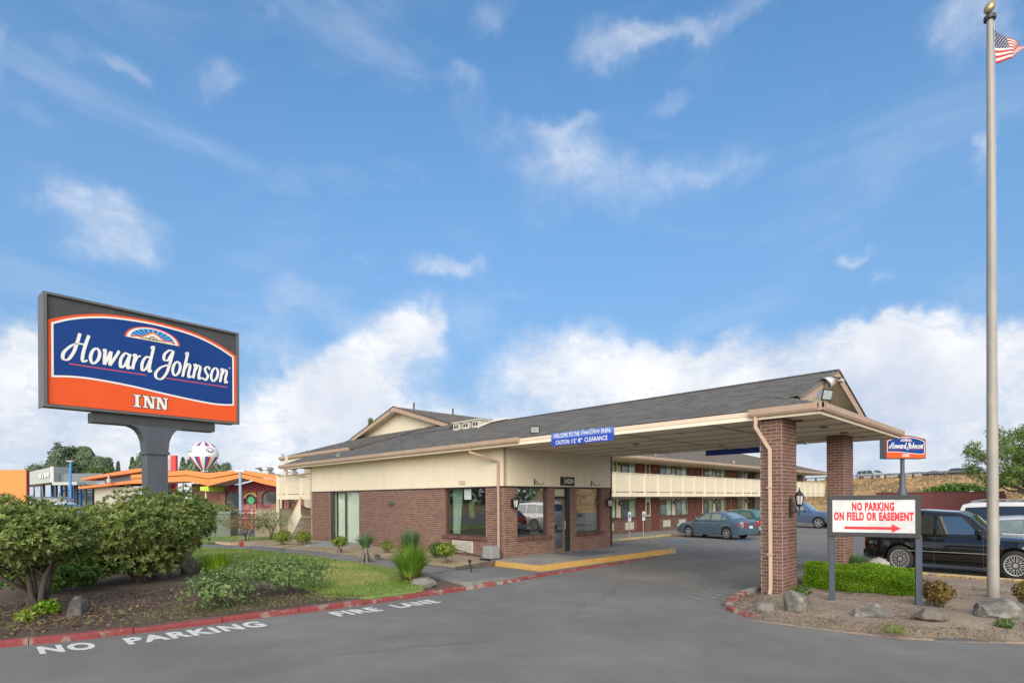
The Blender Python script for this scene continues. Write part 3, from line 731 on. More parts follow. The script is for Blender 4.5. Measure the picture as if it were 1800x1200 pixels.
def lobby_trim():
    R = 2*RU-EU0
    gutter_piece((EU0, 11.85), (EU0, EV1), (-1, 0)).build('gutter', M_trim, LOB, world=True)
    gutter_piece((EU0, EV0-.11), (EU0, 4.95), (-1, 0)).build('gutter', M_trim, LOB, world=True)
    gutter_piece((EU0-.11, EV0), (R+.11, EV0), (0, -1)).build('gutter', M_trim, LOB, world=True)
    gutter_piece((R, EV0), (R, 4.95), (1, 0)).build('gutter', M_trim, LOB, world=True)
    gutter_piece((R, 11.3), (R, EV1), (1, 0)).build('gutter', M_trim, LOB, world=True)
    mb = MB(); mb.box(EU0-.03, EU0, 4.951, 11.849, 3.83, 3.93); mb.build('fascia', M_trimp, LOB, world=True)
    mb = MB(); mb.box(R, R+.03, 4.951, 11.299, 3.83, 3.93); mb.build('fascia', M_trimp, LOB, world=True)
    mb = MB(); mb.box(EU0-.035, EU0+.03, 4.96, 11.84, 3.931, 3.95); mb.build('drip_edge', M_dark, LOB, world=True)
    mb = MB()
    mb.box(EU0-.018, EU0, EV0, 4.95, 3.74, 3.799); mb.box(EU0-.018, EU0, 11.85, EV1, 3.74, 3.799); mb.box(EU0-.018, R+.018, EV0-.018, EV0, 3.74, 3.799); mb.box(R, R+.018, EV0, 4.95, 3.74, 3.799)
    mb.box(EU0-.018, EU0, 4.951, 11.849, 3.74, 3.829)
    mb.build('fascia', M_soff, LOB, world=True)
    # soffit: backing and separate panels
    MB().box(EU0, R, EV0, EV1, 3.831, 3.86).build('soffit_backing', mat('groove_brown', (.22, .16, .11), .9), LOB, world=True)
    it = []; w = (R-EU0)/6; ny = 4; h = (V0-.03-EV0)/ny
    for i in range(6):
        for j in range(ny):
            it.append((Vector((EU0+(i+.5)*w, EV0+(j+.5)*h, 3.805)), Vector((1, 0, 0)), Vector((0, 1, 0)), Vector((0, 0, 1)), w-.075, h-.075, .05))
    k = 6; hh = (EV1-V0+.03)/k
    for j in range(k): it.append((Vector(((EU0+U0)/2-.02, V0-.03+(j+.5)*hh, 3.805)), Vector((1, 0, 0)), Vector((0, 1, 0)), Vector((0, 0, 1)), U0-EU0-.05, hh-.01, .05))
    pieces('soffit_panel', it, M_soff, LOB)
    for i in range(1, 6): MB().box(EU0+i*w-.03, EU0+i*w+.03, EV0+.02, V0-.06, 3.752, 3.779).build('soffit_batten', M_batt, LOB, world=True)
    for j in range(1, 4): MB().box(EU0+.02, R-.02, EV0+j*h-.03, EV0+j*h+.03, 3.748, 3.7515).build('soffit_batten', M_batt, LOB, world=True)
    for i in range(4):
        for (yy) in (4.3,):
            mb = MB(); x = EU0+1.0+i*1.65
            mb.lathe([(.0, 0), (.085, 0), (.10, -.02), (.07, -.02), (.06, .0)], (x, yy, 3.778), 14); mb.build('soffit_light', mat('recessed_lamp', (.16, .12, .09), .6), LOB, world=True)
    for (x, y) in ((13.2, 7.2), (14.8, 9.6), (17.2, 8.0), (16.8, 6.4)):
        mb = MB(); mb.lathe([(.0, 0), (.085, 0), (.10, -.02), (.07, -.02), (.06, .0)], (x, y, 3.778), 14); mb.build('soffit_light', MATS['recessed_lamp'], LOB, world=True)
    # downspouts
    mb = MB(); mb.tube([(EU0-.04, 14.15, 3.80), (EU0-.04, 14.15, 3.66), (U0-.1, 13.42, 3.36), (U0-.1, 13.36, 3.3), (U0-.1, 13.36, .22), (U0-.16, 13.3, .1)], .045, 6); mb.build('downspout', M_trim, LOB, world=True)
    mb = MB(); mb.tube([(R+.05, 13.9, 3.8), (R+.05, 13.9, 3.62), (U1+.09, 13.5, 3.3), (U1+.09, 13.3, 3.2), (U1+.09, 13.3, .1)], .045, 6); mb.build('downspout', M_trim, LOB, world=True)
    mb = MB(); mb.tube([(EU0-.04, 28.9, 3.80), (EU0-.04, 28.9, 3.62), (U0-.05, 27.6, 3.3), (U0-.05, 27.35, 3.2)], .04, 6); mb.build('downspout', M_trim, LOB, world=True)
    # wall grille
    g = MB(); x = U0-.06; y0, y1, z0, z1 = 14.74, 15.84, .25, .65
    g.box(x-.0, x+.05, y0, y1, z0, z0+.03); g.box(x, x+.05, y0, y1, z1-.03, z1); g.box(x, x+.05, y0, y0+.03, z0+.03, z1-.03); g.box(x, x+.05, y1-.03, y1, z0+.03, z1-.03)
    gr = g.build('air_grille', M_vent, LOB, world=True)
    MB().box(U0-.01, U0+.02, y0, y1, z0, z1).build('grille_back', M_room, gr, world=True)
    it = []
    for k in range(8): it.append((Vector((x+.012, (y0+y1)/2, z0+.055+k*.0415)), Vector((1, 0, 0)), Vector((0, 1, 0)), Vector((0, 0, 1)), .03, y1-y0-.07, .026))
    pieces('slat', it, M_vent, gr)
    # house number
    mb = MB(); lettering(mb, '1222', Matrix.Translation((U0-.037, 15.31, 2.62)) @ Matrix.Rotation(-PI/2, 4, 'Z'), .19, .006); mb.build('house_number', mat('number_tan', (.33, .26, .18), .5), LOB, world=True, fix=False)
    # wall light on the long wall
    mb = MB(); mb.box(U0-.09, U0-.02, 19.65, 20.0, 1.9, 1.98); mb.prism([(U0-.02, 19.6, 1.98), (U0-.02, 20.05, 1.98), (U0-.16, 20.0, 1.96), (U0-.16, 19.65, 1.96)], (0, 0, .07)); mb.build('wall_light', mat('dull_metal', (.12, .11, .10), .5), LOB, world=True)
    # office sign above the door
    s = MB().box(15.38, 16.16, V0-.06, V0-.032, 2.58, 2.90).build('office_sign', mat('sign_brown', (.035, .02, .018), .5), LOB, world=True)
    mb = MB(); cx, cz = 15.86, 2.745
    pts = []
    for k in range(48):
        a = 2*PI*k/48; r = 1+.10*math.cos(8*a)*1.0; pts.append((cx+.24*r*math.cos(a), V0-.064, cz+.085*r*math.sin(a)))
    mb.poly(pts); mb.build('sign_plaque', mat('plaque_white', (.55, .53, .52), .6), s, world=True, fix=False)
    mb = MB(); lettering(mb, 'OFFICE', Matrix.Translation((cx, V0-.067, cz-.032)), .1, .004); mb.build('lettering', MATS['sign_brown'], s, world=True, fix=False)
    mb = MB().box(15.585, 15.60, V0-.066, V0-.06, 2.59, 2.89); mb.build('divider', MATS['plaque_white'], s, world=True)
    # empty sign brackets
    for x in (14.02, 17.2):
        mb = MB(); mb.bar((x, V0-.035, 2.58), (x, V0-.035, 2.8), .03); mb.tube([(x, V0-.04, 2.68), (x+.02, V0-.2, 2.62), (x+.05, V0-.34, 2.60), (x+.06, V0-.42, 2.66)], .01, 5); mb.tube([(x, V0-.04, 2.75), (x+.02, V0-.15, 2.70), (x+.03, V0-.2, 2.62)], .008, 5)
        mb.build('sign_bracket', M_dark, LOB, world=True)
lobby_trim()
def lantern(p, out, parent, s=1., name='wall_lantern', arm=False):
    """carriage lantern: roof, cage, pale glass; out is the unit vector away from the wall"""
    p = Vector(p); o = Vector((*out, 0)); c = p+o*(.14*s if not arm else .19)
    mb = MB(); mb.lathe([(.0, .26*s), (.012*s, .24*s), (.015*s, .19*s), (.03*s, .17*s), (.09*s, .09*s), (.095*s, .08*s), (.0, .08*s)], c, 6)
    mb.lathe([(.0, -.17*s), (.03*s, -.15*s), (.06*s, -.12*s), (.065*s, -.10*s), (.0, -.10*s)], c, 6)
    for k in range(6):
        a = PI/6+k*PI/3; mb.bar(c+Vector((math.cos(a)*.06*s, math.sin(a)*.06*s, -.10*s)), c+Vector((math.cos(a)*.085*s, math.sin(a)*.085*s, .08*s)), .012*s)
    w = Vector((-o.y, o.x, 0))
    if arm:
        mb.obox(p+o*.02+Vector((0, 0, -.17)), w*.045, o*.02, Vector((0, 0, .2)))
        mb.tube([p+o*.03+Vector((0, 0, -.3)), p+o*.12+Vector((0, 0, -.24)), p+o*.2+Vector((0, 0, -.33)), c+Vector((0, 0, -.22)), c+Vector((0, 0, -.14))], .014, 6)
        mb.tube([p+o*.03+Vector((0, 0, -.1)), p+o*.1+Vector((0, 0, -.15)), p+o*.16+Vector((0, 0, -.25))], .012, 6)
    else:
        mb.obox(p+o*.01, w*.05*s, o*.012, Vector((0, 0, .11*s))); mb.tube([p+o*.02+Vector((0, 0, .05*s)), p+o*.08*s+Vector((0, 0, .14*s)), c+Vector((0, 0, .2*s))], .01*s, 5)
    b = mb.build(name, M_dark, parent, world=True)
    g = MB().lathe([(.05*s, -.10*s), (.075*s, .08*s)], c, 6); g.build('lamp_glass', M_lamp, b, world=True)
    return b
lantern((12.97, V0-.012, 1.97), (0, -1), LOB, 1.25); lantern((18.2, V0-.012, 1.93), (0, -1), LOB, 1.25)
def floodlight(p, look, parent, s=1., name='floodlight'):
    p = Vector(p); l = Vector(look).normalized(); r = l.cross(Vector((0, 0, 1))).normalized(); u = r.cross(l)
    c = p+Vector((0, 0, .2*s))
    mb = MB(); f = [c+l*.09*s+r*a*.15*s+u*b*.11*s for a, b in ((-1,-1),(1,-1),(1,1),(-1,1))]; k = [c-l*.08*s+r*a*.07*s+u*b*.05*s for a, b in ((-1,-1),(1,-1),(1,1),(-1,1))]
    mb.add(k+f, [(0,3,2,1),(0,1,5,4),(1,2,6,5),(2,3,7,6),(3,0,4,7),(4,5,6,7)])
    b = mb.build(name, mat('flood_housing', (.55, .54, .50), .4, metal=.3), parent, world=True)
    mb = MB(); c2 = c+l*.092*s; mb.obox(c2, r*.155*s, u*.115*s, l*.006); mb.build('rim', M_dark, b, world=True)
    mb = MB(); mb.obox(c2+l*.008, r*.13*s, u*.09*s, l*.003); mb.build('lens', mat('flood_lens', (.38, .42, .40), .12, .2, 12, spec=.8), b, world=True)
    mb = MB(); mb.bar(p, c-u*.06*s, .03*s); mb.build('bracket', M_dark, b, world=True)
floodlight((12.25, 23.7, 4.0), (-.8, -.35, -.55), LOB, .9); floodlight((12.3, 11.5, 4.02), (-.75, -.5, -.4), LOB, .95)
floodlight((12.75, 3.75, 4.03), (-.35, -1, -.25), LOB, 1.0); 
def gable_flood():
    c = Vector((RU-1.1, 4.1, 4.78)); mb = MB(); mb.lathe([(.05, .12), (.11, .03), (.17, -.12), (.165, -.12), (.1, .03)], (0, 0, 0), 14)
    M_ = Matrix.Translation(c) @ Matrix.Rotation(.9, 4, 'Y') @ Matrix.Rotation(.5, 4, 'X'); mb.v = [tuple(M_ @ Vector(v)) for v in mb.v]
    b = mb.build('gable_floodlight', MATS['flood_housing'], LOB, world=True, smooth=True)
    mb = MB(); mb.tube([(RU-.2, 4.15, 4.98), (RU-.55, 4.0, 4.93), c+Vector((.05, 0, .12))], .018, 5); mb.build('arm', M_dark, b, world=True)
    mb = MB(); mb.box(RU-.25, RU+.05, 4.08, 4.16, 4.92, 5.0); mb.build('junction_box', MATS['flood_housing'], b, world=True)
gable_flood()
# rooftop ventilators and pipes
def roof_bits():
    for k in range(3):
        y = 17.2+k*.62; x = 15.1; z = roof_z(x)
        mb = MB(); mb.box(x-.25, x+.25, y-.2, y+.2, z-.15, z+.22); v = mb.build('roof_vent', M_vent, LOB, world=True)
        MB().box(x-.3, x+.3, y-.26, y+.26, z+.22, z+.26).build('cap', M_vent, v, world=True)
        mb = MB(); mb.box(x-.256, x-.251, y-.13, y-.02, z+.0, z+.14); mb.box(x-.256, x-.251, y+.03, y+.14, z, z+.14); mb.build('louvre', M_room, v, world=True)
    mb = MB(); mb.tube([(14.6, 16.8, roof_z(14.6)+.05), (14.9, 16.3, roof_z(14.9)+.16), (15.4, 15.9, RZ+.08)], .04, 6); mb.build('conduit', M_vent, LOB, world=True)
    for (x, y, h) in ((14.1, 21.6, .3), (14.3, 20.7, .32)):
        MB().lathe([(.05, 0), (.05, h), (.0, h)], (x, y, roof_z(x)), 8).build('vent_pipe', M_slate, LOB, world=True)
roof_bits()
# ---- clearance signs on both sides of the canopy
def clearance_sign(x, y0, y1, sgn, label):
    """board fixed along the fascia; sgn=-1 faces the street side"""
    z0, z1 = 3.60, 3.955
    t = thing('clearance_sign', label, 'sign', (x, (y0+y1)/2, z0))
    xs = x
    MB().box(xs, xs+.02*sgn, y0, y1, z0, 3.79).build('board', mat('sign_royal', (.025, .07, .42), .45, .08), t, world=True)
    MB().box(xs, xs+.02*sgn, y0, y1, 3.792, z1).build('board', mat('sign_blue', (.10, .19, .55), .45, .08), t, world=True)
    if sgn < 0:
        M1 = lambda yy, zz: Matrix.Translation((xs-.0235, yy, zz)) @ Matrix.Rotation(-PI/2, 4, 'Z')
        w = mat('sign_white', (.75, .75, .75), .6, .04); L = y1-y0
        def fit(word, f0, f1, z, h, bold=.018):
            mb = MB()
            V, F = text_mesh(word, 1, bold, 1, 'LEFT', 1.06); xs = [v[0] for v in V]; ys = [v[1] for v in V if v[1] > 0]; m0, m1 = min(xs), max(xs); M = M1(y1, z); mb.add([M @ Vector((L*(f0+(f1-f0)*(x-m0)/(m1-m0)), 0, y*h/max(ys))) for x, y in V], F); mb.build('lettering', w, t, world=True, fix=False)
        fit('WELCOME TO THE', .045, .475, 3.818, .112); fit('INN', .82, .95, 3.818, .112); fit('CAUTION:', .077, .32, 3.632, .115); fit('12\' 8"', .35, .52, 3.632, .115); fit('CLEARANCE', .56, .91, 3.632, .115); mb = script_word(MB(), M1(y1-L*.51, 3.835), L*.285, .075, .9); mb.build('script_lettering', w, t, world=True, fix=False)
def catmull(P, n=7, closed=False):
    P = [Vector((*p, 0)) for p in P]; out = []
    for i in range(len(P)-1):
        p0, p1, p2, p3 = P[i-1] if i > 0 else (P[-2] if closed else P[0]), P[i], P[i+1], P[i+2] if i+2 < len(P) else (P[1] if closed else P[-1])
        for k in range(n):
            t = k/n; out.append(.5*((2*p1)+(-p0+p2)*t+(2*p0-5*p1+4*p2-p3)*t*t+(-p0+3*p1-3*p2+p3)*t**3))
    out.append(P[-1]); return out
GLY = {
 'H': (1.5, [[(1.18, 1.08), (.6, 1.12), (.05, .92), (-.42, .42), (-.38, .02), (-.02, .02), (.28, .5), (.42, 1.15), (.5, 1.78)], [(1.2, 1.75), (1.08, 1.2), (1.0, .45), (1.1, .04), (1.42, .14)]]),
 'o': (.96, [[(.47, 1), (.18, .78), (.12, .32), (.38, 0), (.7, .25), (.76, .72), (.47, 1)]]),
 'w': (1.42, [[(0, .92), (.18, .98), (.24, .5), (.32, .04)], [(.32, .04), (.5, .5), (.66, .95)], [(.66, .95), (.7, .5), (.76, .04)], [(.76, .04), (1.05, .55), (1.32, 1.08)]]),
 'a': (1.04, [[(.78, .9), (.42, .99), (.14, .55), (.24, .04), (.55, .2), (.78, .8)], [(.82, 1), (.78, .4), (.84, .02), (1.06, .14)]]),
 'r': (.80, [[(.02, .9), (.24, 1), (.22, .5), (.2, 0)], [(.24, .45), (.42, .85), (.72, .98)]]),
 'd': (1.12, [[(.78, .9), (.42, .99), (.14, .55), (.24, .04), (.55, .2), (.78, .8)], [(.66, 1.62), (.88, 1.72), (.82, .8), (.84, .04), (1.08, .12)]]),
 'J': (1.08, [[(.98, 1.66), (.6, 1.7), (.22, 1.35), (.28, .98), (.6, 1.0), (.78, 1.3), (.98, 1.72)], [(.98, 1.72), (.86, .9), (.68, .1), (.3, -.38), (-.16, -.34), (-.28, .0), (.1, .42), (.7, .66), (1.0, .7)]]),
 'h': (1.04, [[(.1, 1.6), (.3, 1.72), (.24, .9), (.18, 0)], [(.22, .5), (.46, .95), (.72, .85), (.7, .3), (.78, .02), (1.02, .12)]]),
 'n': (1.02, [[(0, .92), (.22, 1), (.2, .5), (.16, 0)], [(.2, .5), (.44, .95), (.7, .85), (.68, .3), (.76, .02), (1.0, .12)]]),
 's': (.78, [[(.68, .82), (.44, 1), (.18, .82), (.34, .55), (.56, .32), (.4, .0), (.06, .12)]]), ' ': (.62, [])}
def script_word(mb, M, width, xh, thick=1., text='Howard Johnson', lift=.0006):
    """brush-pen script drawn stroke by stroke; M places the XZ plane, origin at the left of the baseline"""
    total = sum(GLY[c][0] for c in text); sx = width/total; sy = xh; x = 0; k = 0; wmx = .255*thick; wmn = .085*thick
    for ch in text:
        adv, strokes = GLY[ch]
        for s in strokes:
            pts = catmull(s, 8, s[0] == s[-1]); L = []; R = []; k += 1
            for i, p in enumerate(pts):
                d = (pts[min(i+1, len(pts)-1)]-pts[max(i-1, 0)])
                if d.length < 1e-6: d = Vector((1, 0, 0))
                d.normalize(); w = wmn+(wmx-wmn)*abs(d.y)**1.6
                if len(pts) > 1 and (i == 0 or i == len(pts)-1) and s[0] != s[-1]: w *= .8
                nrm = Vector((-d.y, d.x, 0)); 
                for (A, sg) in ((L, 1), (R, -1)):
                    q = p+nrm*w/2*sg; X = (x+q.x+.22*q.y)*sx; Z = q.y*sy; A.append(M @ Vector((X, -lift*k, Z)))
            n = len(L); mb.add(L+R, [(i, i+1, n+i+1, n+i) for i in range(n-1)])
        x += adv
    return mb
clearance_sign(EU0-.035, 8.42, 10.55, -1, 'blue clearance sign with white lettering on the street side of the canopy fascia')
R_ = 2*RU-EU0
clearance_sign(R_+.035, 7.5, 9.4, 1, 'clearance board seen from behind on the far side of the canopy')
# ---- brick pillars
def pillar(x0, x1, y0, y1, label, spout, lamp):
    t = thing('brick_pillar', label, 'pillar', ((x0+x1)/2, (y0+y1)/2, 0), group='brick canopy pillars')
    MB().box(x0, x1, y0, y1, 0, 3.775).build('mortar_core', M_mort, t, world=True)
    it = brick_face((x0, y0), (1, 0), x1-x0, .05, 3.775, (0, -1), course=.0735, bl=.213)+brick_face((x0, y0), (0, 1), y1-y0, .05, 3.775, (-1, 0), course=.0735, bl=.213)
    pieces('brick', it, M_brick, t, 300)
    it = brick_face((x0, y1), (1, 0), x1-x0, .05, 3.775, (0, 1), course=.0735)+brick_face((x1, y0), (0, 1), y1-y0, .05, 3.775, (1, 0), course=.0735)
    mb = MB()
    for (c, x, y, z, sx, sy, sz) in it: mb.obox(c, x*sx/2, y*sy/2, z*sz/2)
    mb.build('brick', M_brick, t, world=True, kind='stuff')
    if spout == 1:
        mb = MB(); yy = y0+.22; mb.tube([(EU0-.05, 4.82, 3.8), (EU0-.05, 4.82, 3.58), (x0-.075, yy+.05, 3.18), (x0-.075, yy, 3.1), (x0-.075, yy, .2), (x0-.13, yy, .08)], .043, 6); mb.build('downspout', mat('spout_paint', (.52, .37, .28), .5, .05, streak=(8, .1)), t, world=True)
        for z in (.9, 2.3): MB().box(x0-.127, x0-.012, yy-.052, yy+.052, z, z+.025).build('strap', MATS['spout_paint'], t, world=True)
    if spout == 2:
        mb = MB(); mb.tube([(R_+.05, 4.85, 3.8), (R_+.05, 4.85, 3.66), (x1+.2, y0+.25, 3.2), (x1+.08, y0+.22, 3.05), (x1+.08, y0+.22, .15)], .05, 6); mb.build('downspout', M_trim, t, world=True)
    if lamp: lantern((x0+.40, y0-.012, 2.06), (0, -1), t, 1.0, 'pillar_lantern', arm=True)
pillar(12.15, 12.98, 4.36, 4.80, 'near brick canopy pillar with tan downspout and black lantern', 1, True)
pillar(16.80, 17.62, 4.44, 4.86, 'far brick canopy pillar standing behind the hedge', 2, False)
# ------------------------------------------------------------------ the two-storey motel wing
WING = thing('motel_wing', 'long two-storey motel wing with red doors and cream slatted balcony behind the lobby', 'building', (19, 18.5, 0))
WV, BV, WX1 = 18.5, 16.85, 57.5
FL0, FL1 = .10, 2.38
def shingle_rows(name, m, parent, O, A, S, rows, expo=.15, tab=.31, kind='stuff'):
    """rows: list of (s, a0, a1) along up-slope dir S and eave dir A from origin O"""
    A, S, O = Vector(A).normalized(), Vector(S).normalized(), Vector(O); N = A.cross(S)
    if N.z < 0: N = -N
    mb = MB()
    for r, (s, a0, a1) in enumerate(rows):
        x = a0-(r % 2)*tab/2
        while x < a1:
            a, b = max(x, a0), min(x+tab, a1); x += tab
            if b-a < .05: continue
            c = O+A*((a+b)/2)+S*s+N*(.014+random.uniform(0, .006)); d = (S-N*.04).normalized(); n2 = A.cross(d); 
            mb.obox(c, A*(b-a-.006)/2, d*expo*.56, n2*.006)
    return mb.build(name, m, parent, world=True, kind=kind, fix=False)
def wing():
    ev, ez, RV, rz = 16.3, 4.30, 25.8, 7.08; sl = (rz-ez)/(RV-ev); NV = 2*RV-ev
    # walls
    MB().box(19, WX1, WV+.02, 33, 0, 4.5).build('wall', M_cream, WING, world=True)
    MB().box(14.8, 18.99, 27.3, 33, 0, 4.5).build('wall', M_cream, WING, world=True)
    items = []; wins = []; doors = []; lamps = []; units = []; plaques = []
    base = [('w', 24.9, 26.41), ('l', 26.72), ('w', 26.94, 28.38), ('d', 28.55, 29.36), ('p', 29.77), ('d', 30.17, 30.95), ('w', 31.11, 32.55), ('l', 32.8), ('w', 33.07, 34.5), ('d', 34.72, 35.52), ('d', 35.75, 36.59), ('w', 36.89, 38.27), ('l', 38.5), ('w', 38.75, 40.22),
            ('d', 40.45, 41.2), ('d', 41.48, 42.2), ('w', 42.39, 43.75), ('l', 44.0), ('b', 44.26, 45.64), ('w', 45.83, 47.2)]
    ext = [('l', 47.4), ('w', 47.6, 49.0), ('d', 49.25, 50.0), ('d', 50.3, 51.05), ('w', 51.3, 52.7), ('l', 52.95), ('w', 53.2, 54.6), ('d', 54.85, 55.6), ('d', 55.9, 56.65)]
    M_lou = mat('window_shade', (.15, .19, .18), .5, .15)
    for floor in (0, 1):
        z0 = FL1+.02 if floor else FL0+.02
        sill = z0+.86; top = z0+(1.92 if not floor else 1.98)
        hol = []
        for q in base+ext:
            if q[0] == 'w':
                a, b = q[1], q[2]; y = WV
                lo = sill if floor == 0 else z0+.75
                mb = MB(); f = .05
                mb.box(a, a+f, y-.045, y+.01, lo, top); mb.box(b-f, b, y-.045, y+.01, lo, top); mb.box(a+f, b-f, y-.045, y+.01, lo, lo+f); mb.box(a+f, b-f, y-.045, y+.01, top-f, top); c = (a+b)/2; mb.box(c-.03, c+.03, y-.04, y+.01, lo+f, top-f)
                w = mb.build('window', mat('window_frame_brown', (.12, .10, .075), .5), WING, world=True)
                MB().box(a+f, c-.03, y-.012, y+.012, lo+f, top-f).build('shade_panel', M_lou, w, world=True)
                cc = MB(); curtain(cc, (c+.03, y-.004), (b-f, y-.004), lo+f, top-f, n=36, amp=.012); cc.build('curtain', mat('room_curtain', (.62, .70, .52), .9, .15, 4, rnd=.25), w, world=True, smooth=True, fix=False)
                MB().box(a+f, b-f, y-.03, y-.026, lo+f, top-f).build('pane', mat('far_pane', (.2, .22, .22), .05) if False else M_blueglass, w, world=True)
                if floor == 0: MB().box(a-.05, b+.05, y-.085, y-.048, sill-.1, sill-.005).build('sill', M_brickd, w, world=True); hol.append((a, b))
                if floor == 0 and q[1] not in (31.11+99,):
                    u = MB().box(a+.3, a+1.15, y-.10, y-.005, z0+.18, z0+.6).build('air_unit', M_vent, WING, world=True)
                    mb = MB()
                    for k in range(6): mb.box(a+.34, a+1.11, y-.108, y-.1005, z0+.22+k*.06, z0+.245+k*.06)
                    mb.build('grille_bars', M_vent, u, world=True)
            elif q[0] == 'd':
                a, b = q[1], q[2]; y = WV
                mb = MB(); f = .05; mb.box(a-f, a, y-.04, y+.01, z0, top+.06+f); mb.box(b, b+f, y-.04, y+.01, z0, top+.06+f); mb.box(a, b, y-.04, y+.01, top+.06, top+.06+f)
                fr = mb.build('door_frame', mat('frame_brown', (.10, .05, .035), .5), WING, world=True)
                d = MB().box(a, b, y-.028, y+.008, z0, top+.058).build('door', M_door, WING, world=True)
                MB().lathe([(.0, 0), (.03, 0), (.035, -.03), (.0, -.04)], (b-.08, y-.03, z0+.95), 8, 'y').build('knob', MATS['brass'], d, world=True)
                MB().box((a+b)/2-.06, (a+b)/2+.06, y-.033, y-.0285, z0+1.5, z0+1.57).build('door_number', MATS['brass'], d, world=True)
                hol.append((a-f, b+f))
            elif q[0] == 'l':
                lantern((q[1], WV-.01, z0+1.72), (0, -1), WING, .95)
            elif q[0] == 'p':
                mb = MB(); x = q[1]; mb.box(x-.13, x+.13, WV-.045, WV-.0, z0+1.0, z0+1.75)
                p = mb.build('wooden_plaque', mat('plaque_wood', (.17, .10, .06), .6, .3, 12), WING, world=True)
                mb = MB(); mb.lathe([(.0, -.06), (.07, -.055), (.09, -.045)], (x, WV-.0, z0+1.5), 10, 'y'); mb.lathe([(.0, -.06), (.05, -.055), (.06, -.045)], (x, WV, z0+1.22), 10, 'y'); mb.build('carving', mat('plaque_carving', (.30, .2, .12), .6), p, world=True)
            elif q[0] == 'b':
                MB().box(q[1], q[2], WV-.03, WV-.005, z0, top+.1).build('passage', M_room, WING, world=True); hol.append((q[1], q[2]))
                MB().box(q[1]+.5, q[1]+.62, WV-.05, WV-.031, z0, top+.05).build('passage_door', M_door, WING, world=True)
        if floor == 0:
            x = 19.; hol.sort(); zz = FL0
            segs = []
            for (a, b) in [h for h in hol]:
                if a > x: segs.append((x, a))
                x = max(x, b)
            segs.append((x, WX1))
            # brick below the sills
            it = []
            dh = [(a, b) for (k, a, b) in [q for q in base+ext if q[0] in 'db']]
            x = 19.; parts_ = []
            for (a, b) in sorted(dh):
                if a-.05 > x: parts_.append((x, a-.05))
                x = b+.05
            parts_.append((x, WX1))
            for (a, b) in parts_:
                MB().box(a, b, WV-.035, WV+.015, FL0, z0+.84).build('brick_base', M_mort, WING, world=True)
                it += brick_face((a, WV-.02), (1, 0), b-a, FL0, z0+.86, (0, -1), proud=.0+.028)
            mb = MB()
            for (c, X, Y, Z, sx, sy, sz) in it: mb.obox(c, X*sx/2, Y*sy/2, Z*sz/2)
            mb.build('brick_facing', M_brick, WING, world=True, kind='stuff')
            for (a, b) in parts_: MB().box(a, b, WV-.06, WV-.001, z0+.861, z0+.90).build('brick_ledge', M_brickd, WING, world=True)
    # walkways
    MB().box(18.6, WX1, 16.25, WV-.0, -.05, FL0).build('walkway', M_conc, WING, world=True)
    MB().box(18.6, WX1, 16.18, 16.249, -.05, FL0-.004).build('yellow_kerb', M_yelw, WING, world=True)
    MB().box(19, WX1, BV+.05, WV, 2.24, FL1).build('balcony_floor', M_soff, WING, world=True)
    MB().box(19, WX1, BV-.0, BV+.049, 2.2, 2.42).build('balcony_fascia', M_cream, WING, world=True)
    x = 19.72; posts = []
    while x < WX1: posts.append((Vector((x, BV-.02, 2.82)), Vector((1, 0, 0)), Vector((0, 1, 0)), Vector((0, 0, 1)), .085, .1, 1.24)); x += 1.413
    pieces('rail_post', posts, M_cream, WING)
    MB().box(19, WX1, BV-.045, BV+.055, 3.42, 3.46).build('top_rail', M_cream, WING, world=True)
    mb = MB(); x = 19.
    while x < WX1: mb.box(x, x+.115, BV+.0, BV+.022, 2.421+(.05 if int(x*10) % 2 else .04), 3.419); x += .142
    mb.build('picket', M_cream, WING, world=True, kind='stuff')
    MB().box(19, WX1, BV+.023, BV+.045, 2.9, 2.96).build('picket_rail', M_cream, WING, world=True)
    # roof: long slopes, hipped skirt with a gable above at the west end
    t_ = .07
    SV0 = ev; wx = 13.6; gx = 17.0; gz = 5.80; gv0 = ev+(gz-ez)/sl; gv1 = 2*RV-gv0
    mb = MB()
    def slab(p): mb.prism([(q[0], q[1], q[2]-t_) for q in p], (0, 0, t_))
    ex = WX1+.6
    slab([(17.9, ev, ez), (ex, ev, ez), (ex-3.4, RV, rz), (16.6, RV, rz), (16.6, gv0-.3, gz-.09), (17.2, 19.6, ez+sl*3.3)])
    slab([(16.6, RV, rz), (ex-3.4, RV, rz), (ex, NV, ez), (wx+1, NV, ez), (16.6, gv1, gz)])
    slab([(ex, ev, ez), (ex, NV, ez), (ex-3.4, RV, rz)])
    slab([(wx, 25.2, 4.66), (wx+1.5, 23.4, 5.16), (gx+.3, 23.4, gz+.1), (gx+.3, gv1-.1, gz+.1), (wx, 33.6, 4.66)])
    slab([(15.45, 19.8, RZ-.01), (17.1, 21.3, gz+.02), (17.1, 23.5, gz+.02), (15.45, 23.5, RZ-.01)])
    mb.build('roof', mat('roof_deck_brown', (.10, .09, .078), .95, .2), WING, world=True)
    n = int((RV-ev)*1.04/.15); rows = []
    for r in range(n):
        s = (r+.5)*.15; f = s/((RV-ev)*1.043); y = ev+f*(RV-ev)
        a0 = 17.9 if y < 19.6 else (17.3 if y < gv0 else 16.65)
        rows.append((s, a0, ex-3.4*f))
    shingle_rows('shingles', M_shingb, WING, (0, ev, ez), (1, 0, 0), (0, 1, sl), rows)
    L = math.hypot(gx-wx, 1.14); n = int(L/.15); s2 = 1.14/(gx-wx)
    shingle_rows('shingles', M_shing, WING, (wx, 0, 4.66), (0, 1, 0), (1, 0, s2), [((r+.5)*.15, 25.2-1.75*min(1, (r+.5)*.15/1.5), 33.6-(33.6-gv1)*((r+.5)/n)) for r in range(n)])
